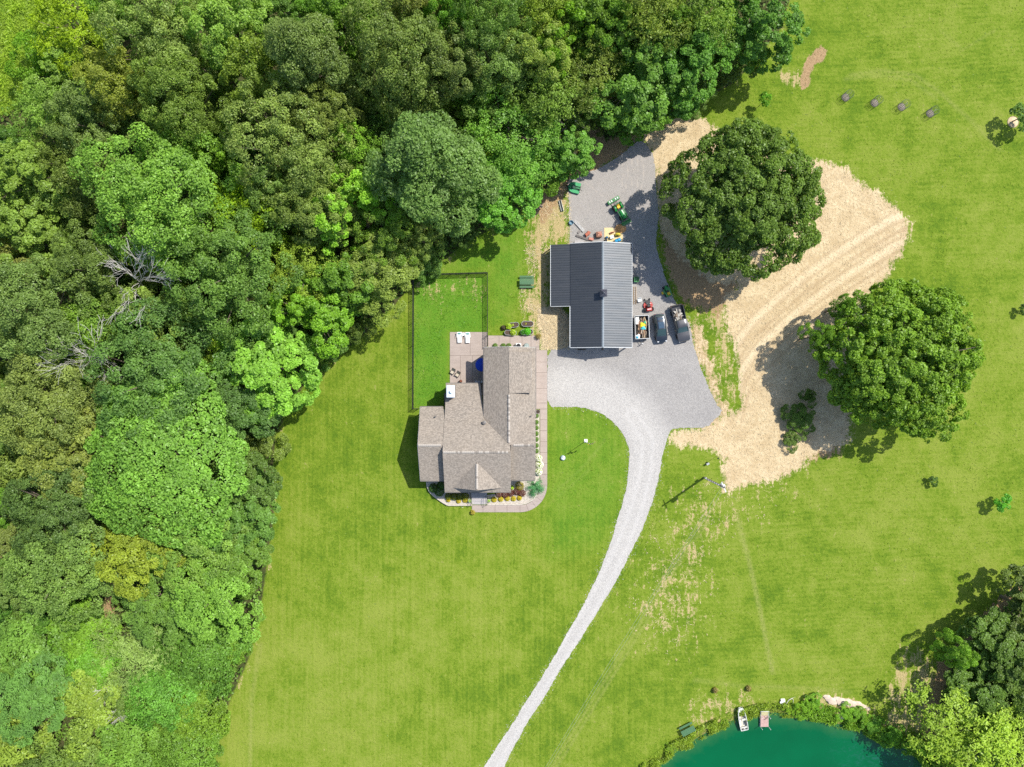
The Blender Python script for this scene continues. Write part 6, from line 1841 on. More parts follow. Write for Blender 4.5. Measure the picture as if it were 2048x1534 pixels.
part(tk, 'steering_wheel', MB().tube([(-.12 + .03 * math.cos(a), .2 * math.sin(a), 1.22 + .19 * math.cos(a) * .3 + .0) if False else (-.14 + .17 * math.cos(a), .19 * math.sin(a), 1.24 + .06 * math.cos(a)) for a in [i * math.pi / 8 for i in range(17)]], .018, 5).tube([(0, 0, .95), (-.14, 0, 1.24)], .025, 5), BLACK, 40)
for s in (1, -1):
    part(tk, 'fender', MB().hull([(x, [(.16, z - .05), (.16, z), (0, z + .02)]) for x, z in ((-1.2, .75), (-1.05, 1.0), (-.75, 1.1), (-.4, 1.02), (-.2, .8))]), JG, 40).location = (0, s * .56, 0)
    part(tk, 'loader_arm', MB().tube([(-.05, s * .48, 1.15), (.6, s * .50, 1.08), (1.3, s * .50, .85), (1.75, s * .48, .35)], .05, 6), JG, 40)
    part(tk, 'loader_cylinder', MB().tube([(.1, s * .48, .75), (1.0, s * .5, .93)], .03, 6), GALV, 40)
    part(tk, 'roll_bar_post', MB().tube([(-1.02, s * .45, .6), (-1.05, s * .45, 1.9)], .04, 6), JG, 40)
    for x, r_, w_, hw_ in ((-.72, .55, .30, .62), (.98, .34, .20, .50)):
        wh = part(tk, 'wheel', MB().lathe([(r_ * .55, -w_ / 2), (r_ * .95, -w_ / 2), (r_, -w_ / 4), (r_, w_ / 4), (r_ * .95, w_ / 2), (r_ * .55, w_ / 2)], n=20, axis='Y'), TYRE, 40)
        wh.location = (x, s * hw_, r_)
        link('rim', MB().lathe([(0, -w_ * .3), (r_ * .55, -w_ * .4), (r_ * .55, w_ * .4), (0, w_ * .3)], n=14, axis='Y').mesh('rim', JY, 40), wh)
part(tk, 'roll_bar', MB().tube([(-1.05, -.45, 1.9), (-1.05, .45, 1.9)], .04, 6), JG, 40)
part(tk, 'bucket', MB().extr([(1.75, -.78, .05), (2.2, -.78, .06), (2.22, -.78, .10), (1.85, -.78, .14), (1.78, -.78, .5), (1.70, -.78, .5)], (0, 1.56, 0)), JG)
for i in range(3): part(tk, 'bucket_rib', MB().box((1.72, -.5 + i * .5, .3), (.05, .05, .4)), JG)
# rear box blade
part(tk, 'hitch', MB().tube([(-1.1, .28, .5), (-1.75, .3, .4)], .035, 5).tube([(-1.1, -.28, .5), (-1.75, -.3, .4)], .035, 5).tube([(-1.1, 0, .8), (-1.8, 0, .75)], .03, 5), BLACK, 40)
bb = part(tk, 'box_blade', MB().box((-1.72, 0, .32), (.05, 1.9, .42)).box((-2.2, 0, .28), (.05, 1.9, .34)).box((-1.96, .93, .3), (.55, .05, .46)).box((-1.96, -.93, .3), (.55, .05, .46)).box((-1.96, 0, .52), (.42, 1.8, .04)), JG)
for i in range(5): link('shank', MB().box((-1.96, -.68 + i * .34, .58), (.26, .17, .08)).mesh('shank', GALV if i != 2 else JG), bb)

# ---- rotary cutter
rcx, rcy = G(1149, 375, .3)
rc = thing('rotary_cutter', 'green round-ended brush cutter standing at the corner of the gravel pad', 'mower deck', (rcx, rcy, .03), R(-14))
RG = M('cutter_green', (.035, .30, .11), .45, var=.15)
deck = [(.85, -.82), (.85, .82)] + [(-.1 + .86 * math.cos(R(a)), .82 * math.sin(R(a))) for a in range(90, 271, 15)]
part(rc, 'deck', MB().prism(deck, .18, .36), RG)
part(rc, 'deck_rim', MB().tube([(x, y, .2) for x, y in deck + deck[:1]], .03, 5), M('cutter_dark', (.015, .12, .05), .5), 40)
for y in (.24, -.24): part(rc, 'channel_beam', MB().box((-.02, y, .42), (1.65, .08, .12)), M('cutter_beam', (.02, .10, .05), .5))
part(rc, 'gearbox', MB().box((-.15, 0, .52), (.34, .3, .3), bev=.05), M('cutter_gearbox', (.45, .50, .36), .5))
part(rc, 'drive_shaft', MB().tube([(0, 0, .52), (1.25, -.25, .42)], .045, 6), BLACK, 40)
part(rc, 'hitch_frame', MB().tube([(.85, .35, .35), (.95, .1, .95), (.95, -.1, .95), (.85, -.35, .35)], .035, 5).tube([(.95, 0, .95), (-.7, 0, .42)], .03, 5), BLACK, 40)
part(rc, 'tail_wheel', MB().lathe([(.05, -.07), (.2, -.06), (.2, .06), (.05, .07)], (-1.15, 0, .2), 14, axis='Y'), TYRE, 40)

# ---- riding mowers
def mower(name, label, px, py, rot, body, deckc, seatc, hoodlen=.75):
    x, y = G(px, py, .6)
    t_ = thing(name, label, 'lawn mower', (x, y, .03), rot)
    part(t_, 'hood', MB().hull([(a, [(.24 * k, .40), (.27 * k, .6), (.20 * k, z), (0, z + .03)]) for a, k, z in ((.1, 1, .84), (.1 + hoodlen * .6, 1.0, .80), (.1 + hoodlen, .78, .66))]), body, 35)
    part(t_, 'deck', MB().prism([(.45, -.45), (.45, .45), (.1, .62), (-.35, .58), (-.42, 0), (-.35, -.58), (.1, -.62)][::-1], .16, .30), deckc)
    part(t_, 'frame', MB().box((0, 0, .36), (1.5, .4, .1)), BLACK)
    s_ = part(t_, 'seat', MB().box((-.42, 0, .72), (.42, .44, .1), bev=.04), seatc)
    link('seat_back', MB().box((-.64, 0, .9), (.09, .42, .32), tilt=(0, R(-12)), bev=.04).mesh('seat_back', seatc), s_)
    part(t_, 'fender', MB().box((-.5, 0, .56), (.7, .95, .06), bev=.03), body)
    part(t_, 'steering_wheel', MB().tube([(-.02 + .13 * math.cos(a), .15 * math.sin(a), .98 + .05 * math.cos(a)) for a in [i * math.pi / 8 for i in range(17)]], .016, 5).tube([(.12, 0, .75), (-.02, 0, .98)], .02, 5), BLACK, 40)
    for xx, r_, w_, hw_ in ((-.55, .25, .22, .42), (.68, .18, .14, .38)):
        for s in (1, -1):
            wh = part(t_, 'wheel', MB().lathe([(r_ * .5, -w_ / 2), (r_ * .95, -w_ / 2), (r_, 0), (r_ * .95, w_ / 2), (r_ * .5, w_ / 2)], n=16, axis='Y'), TYRE, 40)
            wh.location = (xx, s * hw_, r_)
            link('rim', MB().lathe([(0, -w_ * .4), (r_ * .5, -w_ * .45), (r_ * .5, w_ * .45), (0, w_ * .4)], n=12, axis='Y').mesh('rim', JY if body is JG else GALV, 40), wh)
    return t_
lm = mower('riding_mower', 'green lawn tractor with yellow seat at the edge of the shaded gravel', 1335, 582, R(112), JG, JG, JY)
part(lm, 'discharge_chute', MB().box((.0, .75, .22), (.4, .3, .06), tilt=(R(-15), 0)), JY)
RED = M('mower_red', (.38, .035, .025), .4, var=.12)
zx, zy = G(1297, 611.5, .5)
zt = thing('zero_turn_mower', 'red zero-turn mower with black seat behind the trailer', 'lawn mower', (zx, zy, .03), R(98))
part(zt, 'engine_cover', MB().box((-.55, 0, .62), (.62, .95, .36), taper=.85, bev=.08), RED)
part(zt, 'deck', MB().prism([(.55, -.55), (.55, .55), (.2, .72), (-.2, .66), (-.2, -.66), (.2, -.72)], .14, .28), RED)
s_ = part(zt, 'seat', MB().box((.02, 0, .68), (.46, .5, .12), bev=.05), BLACK); link('seat_back', MB().box((-.22, 0, .92), (.1, .48, .4), tilt=(0, R(-12)), bev=.04).mesh('seat_back', BLACK), s_)
part(zt, 'front_frame', MB().tube([(.3, .3, .35), (1.0, .36, .35)], .04, 6).tube([(.3, -.3, .35), (1.0, -.36, .35)], .04, 6).tube([(.85, -.36, .36), (.85, .36, .36)], .04, 6), BLACK, 40)
part(zt, 'foot_plate', MB().box((.55, 0, .4), (.5, .6, .03)), BLACK)
for s in (1, -1):
    part(zt, 'control_lever', MB().tube([(.1, s * .36, .6), (.25, s * .36, 1.0), (.3, s * .12, 1.02)], .018, 5), GALV, 40)
    wh = part(zt, 'wheel', MB().lathe([(.12, -.14), (.27, -.13), (.29, 0), (.27, .13), (.12, .14)], n=16, axis='Y'), TYRE, 40); wh.location = (-.55, s * .60, .28)
    wh = part(zt, 'caster_wheel', MB().lathe([(.05, -.07), (.14, -.06), (.14, .06), (.05, .07)], n=14, axis='Y'), TYRE, 40); wh.location = (1.02, s * .38, .14)
part(zt, 'decal_stripe', MB().box((-.55, 0, .806), (.08, .6, .006)), CREAM)
# small green cart, white chair, ladder along the barn
cx_, cy_ = G(1272.5, 559, .4)
t = thing('garden_cart', 'small green dump cart against the east side of the barn', 'cart', (cx_, cy_, .03), R(90))
part(t, 'tub', MB().box((0, .33, .45), (.8, .05, .3)).box((0, -.33, .45), (.8, .05, .3)).box((.38, 0, .45), (.05, .6, .3)).box((-.38, 0, .45), (.05, .6, .3)).box((0, 0, .32), (.7, .6, .04)), JG)
for s in (.4, -.4): part(t, 'wheel', MB().lathe([(.05, -.06), (.18, -.05), (.18, .05), (.05, .06)], (0, s * 1.1, .18), 14, axis='Y'), TYRE, 40)
part(t, 'handle', MB().tube([(.4, 0, .3), (.95, 0, .15)], .022, 5), BLACK, 40)
cx_, cy_ = G(1279, 600.5, .5)
t = thing('plastic_chair', 'white plastic chair on the gravel next to the barn wall', 'chair', (cx_, cy_, .03), R(10))
part(t, 'seat', MB().box((0, 0, .42), (.5, .5, .05), bev=.02), CREAM)
part(t, 'backrest', MB().box((0, .28, .68), (.5, .05, .5), tilt=(R(-14), 0), bev=.02), CREAM)
for a_, b_ in ((.21, .21), (-.21, .21), (.21, -.21), (-.21, -.21)): part(t, 'leg', MB().box((a_, b_, .2), (.05, .05, .4)), CREAM)
for s in (.27, -.27): part(t, 'armrest', MB().box((s, .02, .62), (.06, .46, .04), bev=.015), CREAM)
cx_, cy_ = G(1269, 591, .1)
t = thing('wooden_ladder', 'long wooden ladder lying along the east side of the barn', 'ladder', (cx_ + .05, cy_, .03), R(90))
for s in (.17, -.17): part(t, 'rail', MB().box((0, s, .08), (2.7, .06, .09)), WOODP)
for i in range(8): part(t, 'rung', MB().tube([(-1.2 + i * .34, -.15, .09), (-1.2 + i * .34, .15, .09)], .02, 6), WOOD)

# ---- steel beams and machinery scraps north of the barn
STEEL = M('pale_steel', (.50, .49, .47), .5, .3); DSTEEL = M('dark_steel', (.17, .155, .145), .6, .3); RUST = M('rusty_red', (.40, .12, .07), .75, var=.25, bump=.3)
def beam(name, label, a, b, w, h, mat, n=3):
    A = Vector((*G(*a, .2), 0)); B = Vector((*G(*b, .2), 0)); c = (A + B) / 2; d = B - A
    t_ = thing(name, label, 'steel beam', (c.x, c.y, .03), math.atan2(d.y, d.x), 'steel beams north of the barn')
    part(t_, 'web', MB().box((0, 0, h / 2 + .03), (d.length, w * .9, .03)), mat)
    for i in range(n):
        part(t_, 'flange', MB().box((0, -w / 2 + w * i / (n - 1), h / 2), (d.length, .035, h)), mat)
    return t_
beam('steel_beam', 'pale grooved steel beam lying on the gravel north of the barn', (1148.5, 441), (1168, 462.5), .36, .22, STEEL, 4)
beam('steel_beam', 'dark steel beam pointing at the rusty machine parts', (1152, 470.5), (1177, 479), .24, .2, DSTEEL)
beam('steel_beam', 'short dark steel piece between the two long beams', (1155.5, 466), (1162, 460), .3, .16, DSTEEL)
bx = thing('blue_tub', 'blue plastic tub at the end of the pale steel beam', 'tub', (*G(1142.5, 445, .3), .03))
part(bx, 'tub_wall', MB().lathe([(.24, 0), (.32, .34), (.35, .36), (.30, .36), (.27, .06), (0, .05)], n=16), M('blue_plastic', (.11, .22, .29), .5), 40)
part(bx, 'handle', MB().tube([(-.34, 0, .3), (-.38, .08, .42), (-.38, -.08, .42), (-.34, 0, .3)], .014, 5), BLACK)
def machine(name, label, px, py, rot, mat, L, Wd, H, group=None):
    x, y = G(px, py, .3)
    t_ = thing(name, label, 'machine part', (x, y, .03), rot, group)
    part(t_, 'housing', MB().box((0, 0, H * .5), (L * .7, Wd * .8, H * .8), taper=.8, bev=.06), mat)
    part(t_, 'plate', MB().box((L * .1, 0, H * .95), (L * .9, Wd * .6, .04), .2), mat)
    part(t_, 'shaft', MB().tube([(-L * .6, Wd * .3, H * .4), (L * .6, -Wd * .2, H * .5)], .04, 6), DSTEEL, 40)
    for s in (1, -1): part(t_, 'bracket', MB().box((s * L * .35, s * Wd * .4, H * .3), (.1, .2, H * .6), s * .3), mat)
    return t_
machine('machine_part', 'rusty red machine housing beside the pale steel beam', 1174.5, 468, .5, RUST, .9, .7, .5)
machine('machine_part', 'rusty red machine frame at the end of the dark steel beam', 1181.5, 477.5, -.4, M('rusty_pink', (.48, .20, .15), .75, var=.3), .8, .55, .35)
x, y = G(1198, 469, .5)
t = thing('rusty_bin', 'square rusty brown bin between the machine parts and the plywood', 'bin', (x, y, .03), R(4))
part(t, 'bin_body', MB().box((0, 0, .34), (.85, .8, .66), taper=1.06, bev=.03), M('rust_brown', (.22, .11, .075), .85, var=.35, bump=.4))
part(t, 'bin_lid', MB().box((.1, .05, .72), (.62, .66, .06), .08, bev=.02), M('rust_light', (.40, .21, .15), .85, var=.3))
part(t, 'clutter', MB().box((.2, -.1, .78), (.22, .18, .1), .5).box((-.05, .15, .78), (.2, .12, .08), -.3), RUST)
t = thing('metal_cabinet', 'grey metal cabinet against the north wall of the barn', 'cabinet', (*G(1158, 484, 1.0), .03))
part(t, 'case', MB().box((0, -.1, .6), (1.35, .6, 1.2), bev=.02), M('cabinet_grey', (.27, .255, .25), .5)); part(t, 'lid', MB().box((0, -.1, 1.22), (1.4, .64, .05), bev=.015), M('cabinet_top', (.33, .31, .30), .5))
for s in (-.3, .3): part(t, 'door', MB().box((s, .21, .6), (.58, .03, 1.1)), GALV)
# plywood with tools on it
PLY = M('plywood', (.62, .49, .26), .8, var=.1, bump=.15)
x, y = G(1227, 471, .05)
ply = thing('plywood_sheet', 'pale plywood sheets lying on the gravel at the north end of the barn', 'plywood', (x, y, .03))
part(ply, 'sheet', MB().box((-.72, .12, .03), (1.40, 2.15, .022)), PLY); part(ply, 'sheet', MB().box((.70, -.02, .034), (1.40, 2.15, .022), .01), PLY)
def small(name, label, cat, px, py, build):
    x, y = G(px, py, .3); t_ = thing(name, label, cat, (x, y, .075)); build(t_); return t_
YB = M('yellow_machine', (.58, .46, .03), .5)
small('yellow_compressor', 'yellow compressor on the plywood', 'compressor', 1235.5, 469, lambda t_: (part(t_, 'tank', MB().lathe([(.1, -.4), (.24, -.32), (.26, 0), (.24, .32), (.1, .4)], (0, 0, .32), 14, axis='X'), YB, 40), part(t_, 'motor', MB().box((0, 0, .62), (.36, .26, .2), bev=.04), YB), part(t_, 'wheel', MB().lathe([(.05, -.04), (.14, -.04), (.14, .04), (.05, .04)], (-.3, -.3, .14), 12, axis='Y'), TYRE, 40), part(t_, 'handle', MB().tube([(.4, .15, .4), (.6, .15, .6), (.6, -.15, .6), (.4, -.15, .4)], .02, 5), BLACK)))
small('blue_barrel', 'bright blue barrel lying on the plywood next to the barn eave', 'barrel', 1235.5, 481, lambda t_: (part(t_, 'drum', MB().lathe([(.0, -.45), (.26, -.45), (.29, -.2), (.29, .2), (.26, .45), (0, .45)], (0, 0, .3), 16, axis='X', rot=Matrix.Rotation(.35, 3, 'Z')), M('bright_blue', (.02, .26, .48), .4), 40), part(t_, 'hoop', MB().lathe([(.30, -.03), (.31, 0), (.30, .03)], (0, 0, .3), 16, axis='X', rot=Matrix.Rotation(.35, 3, 'Z')), BLACK, 40)))
small('white_cooler', 'white cooler box in the middle of the plywood', 'cooler', 1223.5, 474.5, lambda t_: (part(t_, 'box', MB().box((0, 0, .2), (.58, .42, .38), .25, bev=.03), CREAM), part(t_, 'lid', MB().box((0, 0, .42), (.6, .44, .06), .25, bev=.02), CREAM), part(t_, 'strap', MB().box((0, 0, .455), (.6, .05, .012), .25), BLACK)))
small('tool_pile', 'dark blue and black tool bags at the west edge of the plywood', 'tool bag', 1213.5, 476, lambda t_: (part(t_, 'bag', MB().box((0, .1, .16), (.42, .34, .3), .2, bev=.08), M('navy_bag', (.03, .10, .20), .8)), part(t_, 'case', MB().box((-.1, -.32, .14), (.4, .3, .26), -.1, bev=.04), BLACK), part(t_, 'strap', MB().tube([(-.2, .1, .3), (0, .12, .42), (.2, .1, .3)], .02, 5), M('light_blue_strap', (.12, .35, .45), .6))))
def cultiv(t_):
    part(t_, 'shaft', MB().tube([(-.42, -.16, .2), (.42, .18, .2)], .04, 6), RUST, 40)
    for i in range(6):
        c = Vector((-.36 + i * .145, -.137 + i * .058, .2))
        part(t_, 'tine', MB().box(c, (.03, .3, .24), .39 + i * .35), RUST)
small('tiller_rotor', 'rusty spiked tiller rotor on the plywood', 'machine part', 1225.5, 464.5, cultiv)
# heap of orange sand spilling over the plywood corner
rng = np.random.RandomState(3)
g_ = np.linspace(-1, 1, 21); gx2, gy2 = np.meshgrid(g_, g_)
rr = np.hypot(gx2, gy2); hz_ = np.clip(1 - rr, 0, 1) ** 1.2 * .22 * (1 + .4 * (rng.rand(21, 21) - .5))
V = np.stack([gx2 * .95 + .02, gy2 * .75, np.where(rr > .97, -.25, hz_ - .01)], -1).reshape(-1, 3)
ii = np.arange(441).reshape(21, 21)
o = link('sand', np_mesh('sand_heap', V, np.stack([ii[:-1, :-1], ii[:-1, 1:], ii[1:, 1:], ii[1:, :-1]], -1).reshape(-1, 4), M('orange_sand', (.52, .28, .11), .95, var=.2, bump=.4)), None, (*G(1241, 457, .1), .085)); o['kind'] = 'stuff'

# ------------------------------------------------------------------ poles, wires, flag, yard objects
POLEW = M('pole_wood', (.28, .23, .18), .9, var=.25)
ux, uy = G(1408, 955)
up_ = thing('utility_pole', 'tall utility pole with a transformer beside the gravel lane', 'utility pole', (ux, uy, 0))
part(up_, 'pole', MB().tube([(0, 0, -.5), (0, 0, 5), (0, 0, 10.9)], [.17, .15, .11], 10), POLEW, 50)
tf = part(up_, 'transformer', MB().lathe([(.28, 7.8), (.30, 7.85), (.30, 8.75), (.26, 8.82), (.0, 8.86)], (.36, -.06, 0), 16), M('transformer_white', (.70, .72, .73), .4), 40)
for a in (.3, 2.2, 4.2): link('bushing', MB().lathe([(.06, 8.82), (.07, 8.9), (.04, 9.0), (.03, 9.12), (0, 9.14)], (.36 + .14 * math.cos(a), -.06 + .14 * math.sin(a), 0), 8).mesh('bushing', GALV, 40), tf)
part(up_, 'cross_arm', MB().box((0, 0, 10.2), (.1, 1.5, .12), .4), WHITE)
for i in range(7): part(up_, 'step_peg', MB().tube([(-.34, .12, 2.5 + i * 1.0), (.34, -.12, 2.5 + i * 1.0)], .028, 5), WHITE, 40)
part(up_, 'conduit', MB().tube([(.2, .02, 0), (.17, .02, 7.6)], .06, 6), WHITE, 40)
part(up_, 'meter_box', MB().box((-.22, .16, 1.6), (.3, .2, .6), .6, bev=.03), GALV)
WIRE = M('bare_wire', (.36, .36, .30), .5)
far = Vector((*G(940, 1790, 8.5), 8.5))
for s, z_, lab in ((-.35, 10.25, 'upper power line running from the utility pole over the lower lawn'), (.35, 10.0, 'lower power line running from the utility pole over the lower lawn')):
    a = Vector((ux + s * .4, uy - s * .8, z_)); b = far + Vector((s * .9, s * .5, (z_ - 9.5)))
    pts = []
    for i in range(25):
        k = i / 24; p = a.lerp(b, k); p.z -= 4 * k * (1 - k) * 1.6; pts.append(p - a)
    w = thing('power_line', lab, 'power line', a)
    part(w, 'wire', MB().tube(pts, .012, 5, cap=False), WIRE)
    part(w, 'insulator', MB().lathe([(.05, -.06), (.07, 0), (.05, .06)], (0, 0, 0), 8), GALV, 40)
fp = thing('utility_pole', 'utility pole beyond the bottom edge that carries the power lines', 'utility pole', (far.x, far.y, 0))
part(fp, 'pole', MB().tube([(0, 0, -.5), (0, 0, 9.6)], [.16, .11], 10), POLEW, 50); part(fp, 'cross_arm', MB().box((0, 0, 8.7), (.1, 1.6, .12), .6), WOOD)
# flagpole
fx_, fy_ = G(1170, 883)
fl = thing('flagpole', 'slim flagpole with a limp striped flag on the lawn inside the drive bend', 'flagpole', (fx_, fy_, 0))
part(fl, 'footing', MB().box((.12, .12, .05), (.52, .50, .14), bev=.02), M('footing_concrete', (.72, .70, .68), .8))
part(fl, 'pole', MB().tube([(0, 0, 0), (0, 0, 5.1)], [.05, .03], 10), GALV, 40)
part(fl, 'ball', MB().lathe([(.01, 5.08), (.06, 5.13), (.06, 5.19), (0, 5.24)], n=10), JY, 40)
FR = M('flag_red', (.50, .03, .035), .8); FW = M('flag_white', (.75, .74, .72), .8); FB = M('flag_blue', (.03, .05, .20), .8)
def fold(z0, z1, x0, x1, ph):
    vs = []; n = 13
    for z in (z0, z1):
        for i in range(n):
            k = i / (n - 1); x = x0 + (x1 - x0) * k
            vs.append((.06 + x * .75, .09 * math.sin(k * 9 + ph) , z - x * .55))
    return MB().add(vs, [(i, i + 1, n + i + 1, n + i) for i in range(n - 1)] + [(n + i, n + i + 1, i + 1, i) for i in range(0)])
for i in range(13):
    za = 4.95 - i * .062
    part(fl, 'stripe', fold(za, za - .062, .42 if i < 7 else 0, 1.15, .5), FR if i % 2 == 0 else FW)
part(fl, 'canton', fold(4.95, 4.95 - .434, 0, .42, .5), FB)
for i in range(5):
    for j in range(4): part(fl, 'star', MB().box((.06 + (.05 + i * .08) * .75, .09 * math.sin((.05 + i * .08) / 1.15 * 9 + .5) - .012, 4.90 - j * .1 - (.05 + i * .08) * .55), (.03, .012, .03), tilt=(0, .78)), FW)
t = thing('septic_lid', 'round white and blue dome on the lawn at the tip of the flagpole shadow', 'dome', (*G(1126, 916, .3), 0))
part(t, 'dome', MB().lathe([(.36, 0), (.36, .25), (.30, .42), (.16, .54), (0, .58)], n=20), M('dome_white', (.72, .76, .78), .4), 50)
part(t, 'riser', MB().lathe([(.42, -.05), (.42, .08), (.36, .1)], n=20), M('riser_green', (.03, .12, .08), .6), 40)
part(t, 'panel', MB().box((-.13, .10, .50), (.30, .26, .03), .6, tilt=(R(-25), R(-25))), M('panel_blue', (.12, .32, .46), .4))  # bluish shade on half of the white dome, put in as a blue plate
t = thing('shepherd_hook', 'thin yellow-green shepherd hook near the utility pole', 'garden hook', (*G(1433, 912), 0))
part(t, 'pole', MB().tube([(0, 0, 0), (0, 0, 2.2), (-.1, -.05, 2.45), (-.3, -.15, 2.4), (-.34, -.17, 2.25)], .022, 6), M('hook_green', (.28, .34, .05), .5), 40)
part(t, 'feeder', MB().lathe([(.1, 1.95), (.12, 2.0), (.12, 2.2), (.02, 2.3)], (-.34, -.17, 0), 10), DKF, 40)
t = thing('junction_box', 'small grey utility box in the grass near the shepherd hook', 'utility box', (*G(1415, 927.5, .3), 0), .5)
part(t, 'case', MB().box((0, 0, .28), (.42, .26, .56), bev=.03), GALV); part(t, 'lid', MB().box((0, 0, .58), (.46, .30, .05), bev=.02), M('lid_grey', (.35, .36, .37), .5))

# ------------------------------------------------------------------ field saplings, cages, bushes
CAGE = M('cage_wire', (.10, .14, .10), .6); MULCH = M('grey_mulch', (.24, .20, .16), .95, var=.45, scale=9, bump=.7)
for px, py, lab in ((1691, 195, 'wire tree cage with a bare sapling, the one nearest the bare dirt patch'), (1749, 206, 'wire tree cage with a tall thin sapling second from the bare dirt patch'),
                    (1803, 214, 'wire tree cage with a bare sapling third from the bare dirt patch'), (1860, 227, 'wire tree cage with a bare sapling, the one farthest from the bare dirt patch')):
    x, y = G(px, py)
    t = thing('tree_cage', lab, 'tree cage', (x, y, 0), random.uniform(0, 3), 'wire tree cages in the upper field')
    m = MB()
    for z_ in (.05, .4, .8, 1.2, 1.5): m.tube([(.62 * math.cos(a), .62 * math.sin(a), z_) for a in [i * math.pi / 9 for i in range(19)]], .016, 4, cap=False)
    for i in range(16):
        a = i * math.pi / 8; m.tube([(.62 * math.cos(a), .62 * math.sin(a), 0), (.62 * math.cos(a), .62 * math.sin(a), 1.5)], .013, 4)
    part(t, 'cage', m, CAGE)
    part(t, 'mulch_ring', MB().lathe([(.60, .0), (.55, .05), (.2, .10), (0, .11)], n=18), MULCH, 40)
    s_ = MB(); rg_ = random.Random(int(px))
    s_.tube([(0, 0, 0), (.03, .02, 1.0), (.0, .05, 1.9)], [.03, .022, .01], 5)
    for i in range(9):
        z_ = rg_.uniform(.5, 1.7); a = rg_.uniform(0, 6.28)
        s_.tube([(0, 0, z_), (math.cos(a) * .3, math.sin(a) * .3, z_ + .25)], [.012, .006], 4)
    part(t, 'sapling', s_, DEADWOOD)
    V, F_, var = leaf_ball(int(px), .35, .5, 60, .12, base=1.0)
    o = link('leaves', np_mesh('sapling_leaves', V, F_, LEAF, var), t); o.color = (.09, .12, .04, 1)
    if px in (1749, 1860):
        part(t, 'stake', MB().tube([(.5, .3, 0), (.5, .3, 2.0)], .025, 5), WOODP)
FG = 'young trees dotted about the field'
tree('sapling', 'sapling', 'thin young tree with a long shadow between the great oak and the dirt patch', 1527, 202, 11, 3.4, (.085, .17, .025), FG, hm=.6)
tree('sapling', 'sapling', 'young tree in a pale mulch ring at the right edge of the photo', 2046, 232, 24, 4.0, (.06, .12, .025), FG, hm=.6)
mr = thing('mulch_ring', 'pale round mulch ring under the young tree at the right edge', 'mulch ring', (*G(2026, 244), 0))
part(mr, 'mulch', MB().lathe([(.85, .0), (.78, .06), (.3, .12), (0, .13)], n=22), M('pale_mulch', (.55, .42, .26), .95, var=.25, bump=.6), 40); part(mr, 'edge_board', MB().tube([(.86 * math.cos(a), .86 * math.sin(a), .03) for a in [i * math.pi / 11 for i in range(23)]], .03, 4), WOOD)
tree('sapling', 'sapling', 'tiny dark bush in the right-hand field below the great maple', 1865, 964, 9, 1.3, (.035, .075, .015), FG, hm=.6)
tree('sapling', 'sapling', 'bright green young tree in the right-hand field above the pond wood', 2006, 1005, 15, 2.8, (.055, .17, .018), FG, hm=.6)
tree('sapling', 'sapling', 'small dark conifer-like bush at the right edge level with the great maple', 2044, 620, 9, 1.6, (.025, .055, .012), FG, hm=.6)
for px, py, lab in ((1431, 1382, 'dry brown bush on the bank left of the boat'), (1498, 1379, 'dry brown bush on the bank above the boat')):
    plant('dry_bush', lab, px, py, .45, .9, (.13, .11, .05), 420, .16, 'dry bushes on the pond bank', z=0)

# ------------------------------------------------------------------ pond bank
def lz(px, py):
    x, y = G(px, py)
    d = float(sdf_poly(np.array([x]), np.array([y]), POND)[0])
    return min(0.0, max(-2.4, -.62 - d * .30)) if d > -2.6 else 0.0
bx_, by_ = G(1485, 1437, .3)
jb = thing('jon_boat', 'white flat-bottomed boat pulled half onto the pond bank', 'boat', (bx_, by_, WATER_Z + .36), R(103))
jb.rotation_euler = (0, R(-9), R(103))
BW = M('boat_white', (.66, .66, .62), .5, var=.1); BIN = M('boat_inside', (.55, .53, .46), .7, var=.15)
def bsec(x, hw, z0, z1): return (x, hw, z0, z1)
secs = [(-1.95, .58, .02, .55), (-1.0, .64, 0, .55), (.2, .62, 0, .56), (1.0, .54, .04, .60), (1.6, .42, .18, .66), (1.95, .30, .34, .70)]
m = MB(); vs = []; fs = []
for x, hw, z0, z1 in secs:
    vs += [(x, hw, z1), (x, hw * .86, z0), (x, -hw * .86, z0), (x, -hw, z1), (x, -hw + .07, z1), (x, -hw * .80, z0 + .05), (x, hw * .80, z0 + .05), (x, hw - .07, z1)]
for i in range(len(secs) - 1):
    for k in range(8): fs.append((i * 8 + k, i * 8 + (k + 1) % 8, i * 8 + 8 + (k + 1) % 8, i * 8 + 8 + k))
fs += [(0, 1, 6, 7), (1, 2, 5, 6), (2, 3, 4, 5)]; q = (len(secs) - 1) * 8
fs += [(q + 7, q + 6, q + 1, q), (q + 6, q + 5, q + 2, q + 1), (q + 5, q + 4, q + 3, q + 2)]
m.add(vs, fs)
part(jb, 'hull', m, BW)
part(jb, 'transom', MB().box((-1.93, 0, .32), (.06, 1.05, .5)), BW)
part(jb, 'floor', MB().box((-.4, 0, .09), (2.9, .96, .03)), BIN)
for x, w in ((-1.55, .95), (-.2, .98), (.9, .84)): part(jb, 'bench_seat', MB().box((x, 0, .42), (.32, w, .05), bev=.01), BIN)
part(jb, 'bow_deck', MB().prism([(1.25, -.42), (1.92, -.26), (1.92, .26), (1.25, .42)], .60, .64), BW)
part(jb, 'seat_cushion', MB().box((.55, -.38, .47), (.85, .22, .08), -.1, bev=.03), M('cushion_grey', (.07, .07, .07), .7)); part(jb, 'seat_cushion', MB().box((-.75, -.42, .47), (.8, .2, .08), -.05, bev=.03), M('cushion_dark', (.05, .05, .05), .7))
part(jb, 'oar', MB().tube([(-1.2, .25, .48), (.4, .1, .5)], .022, 5).box((.55, .08, .5), (.35, .12, .02), -.1), WOODP)
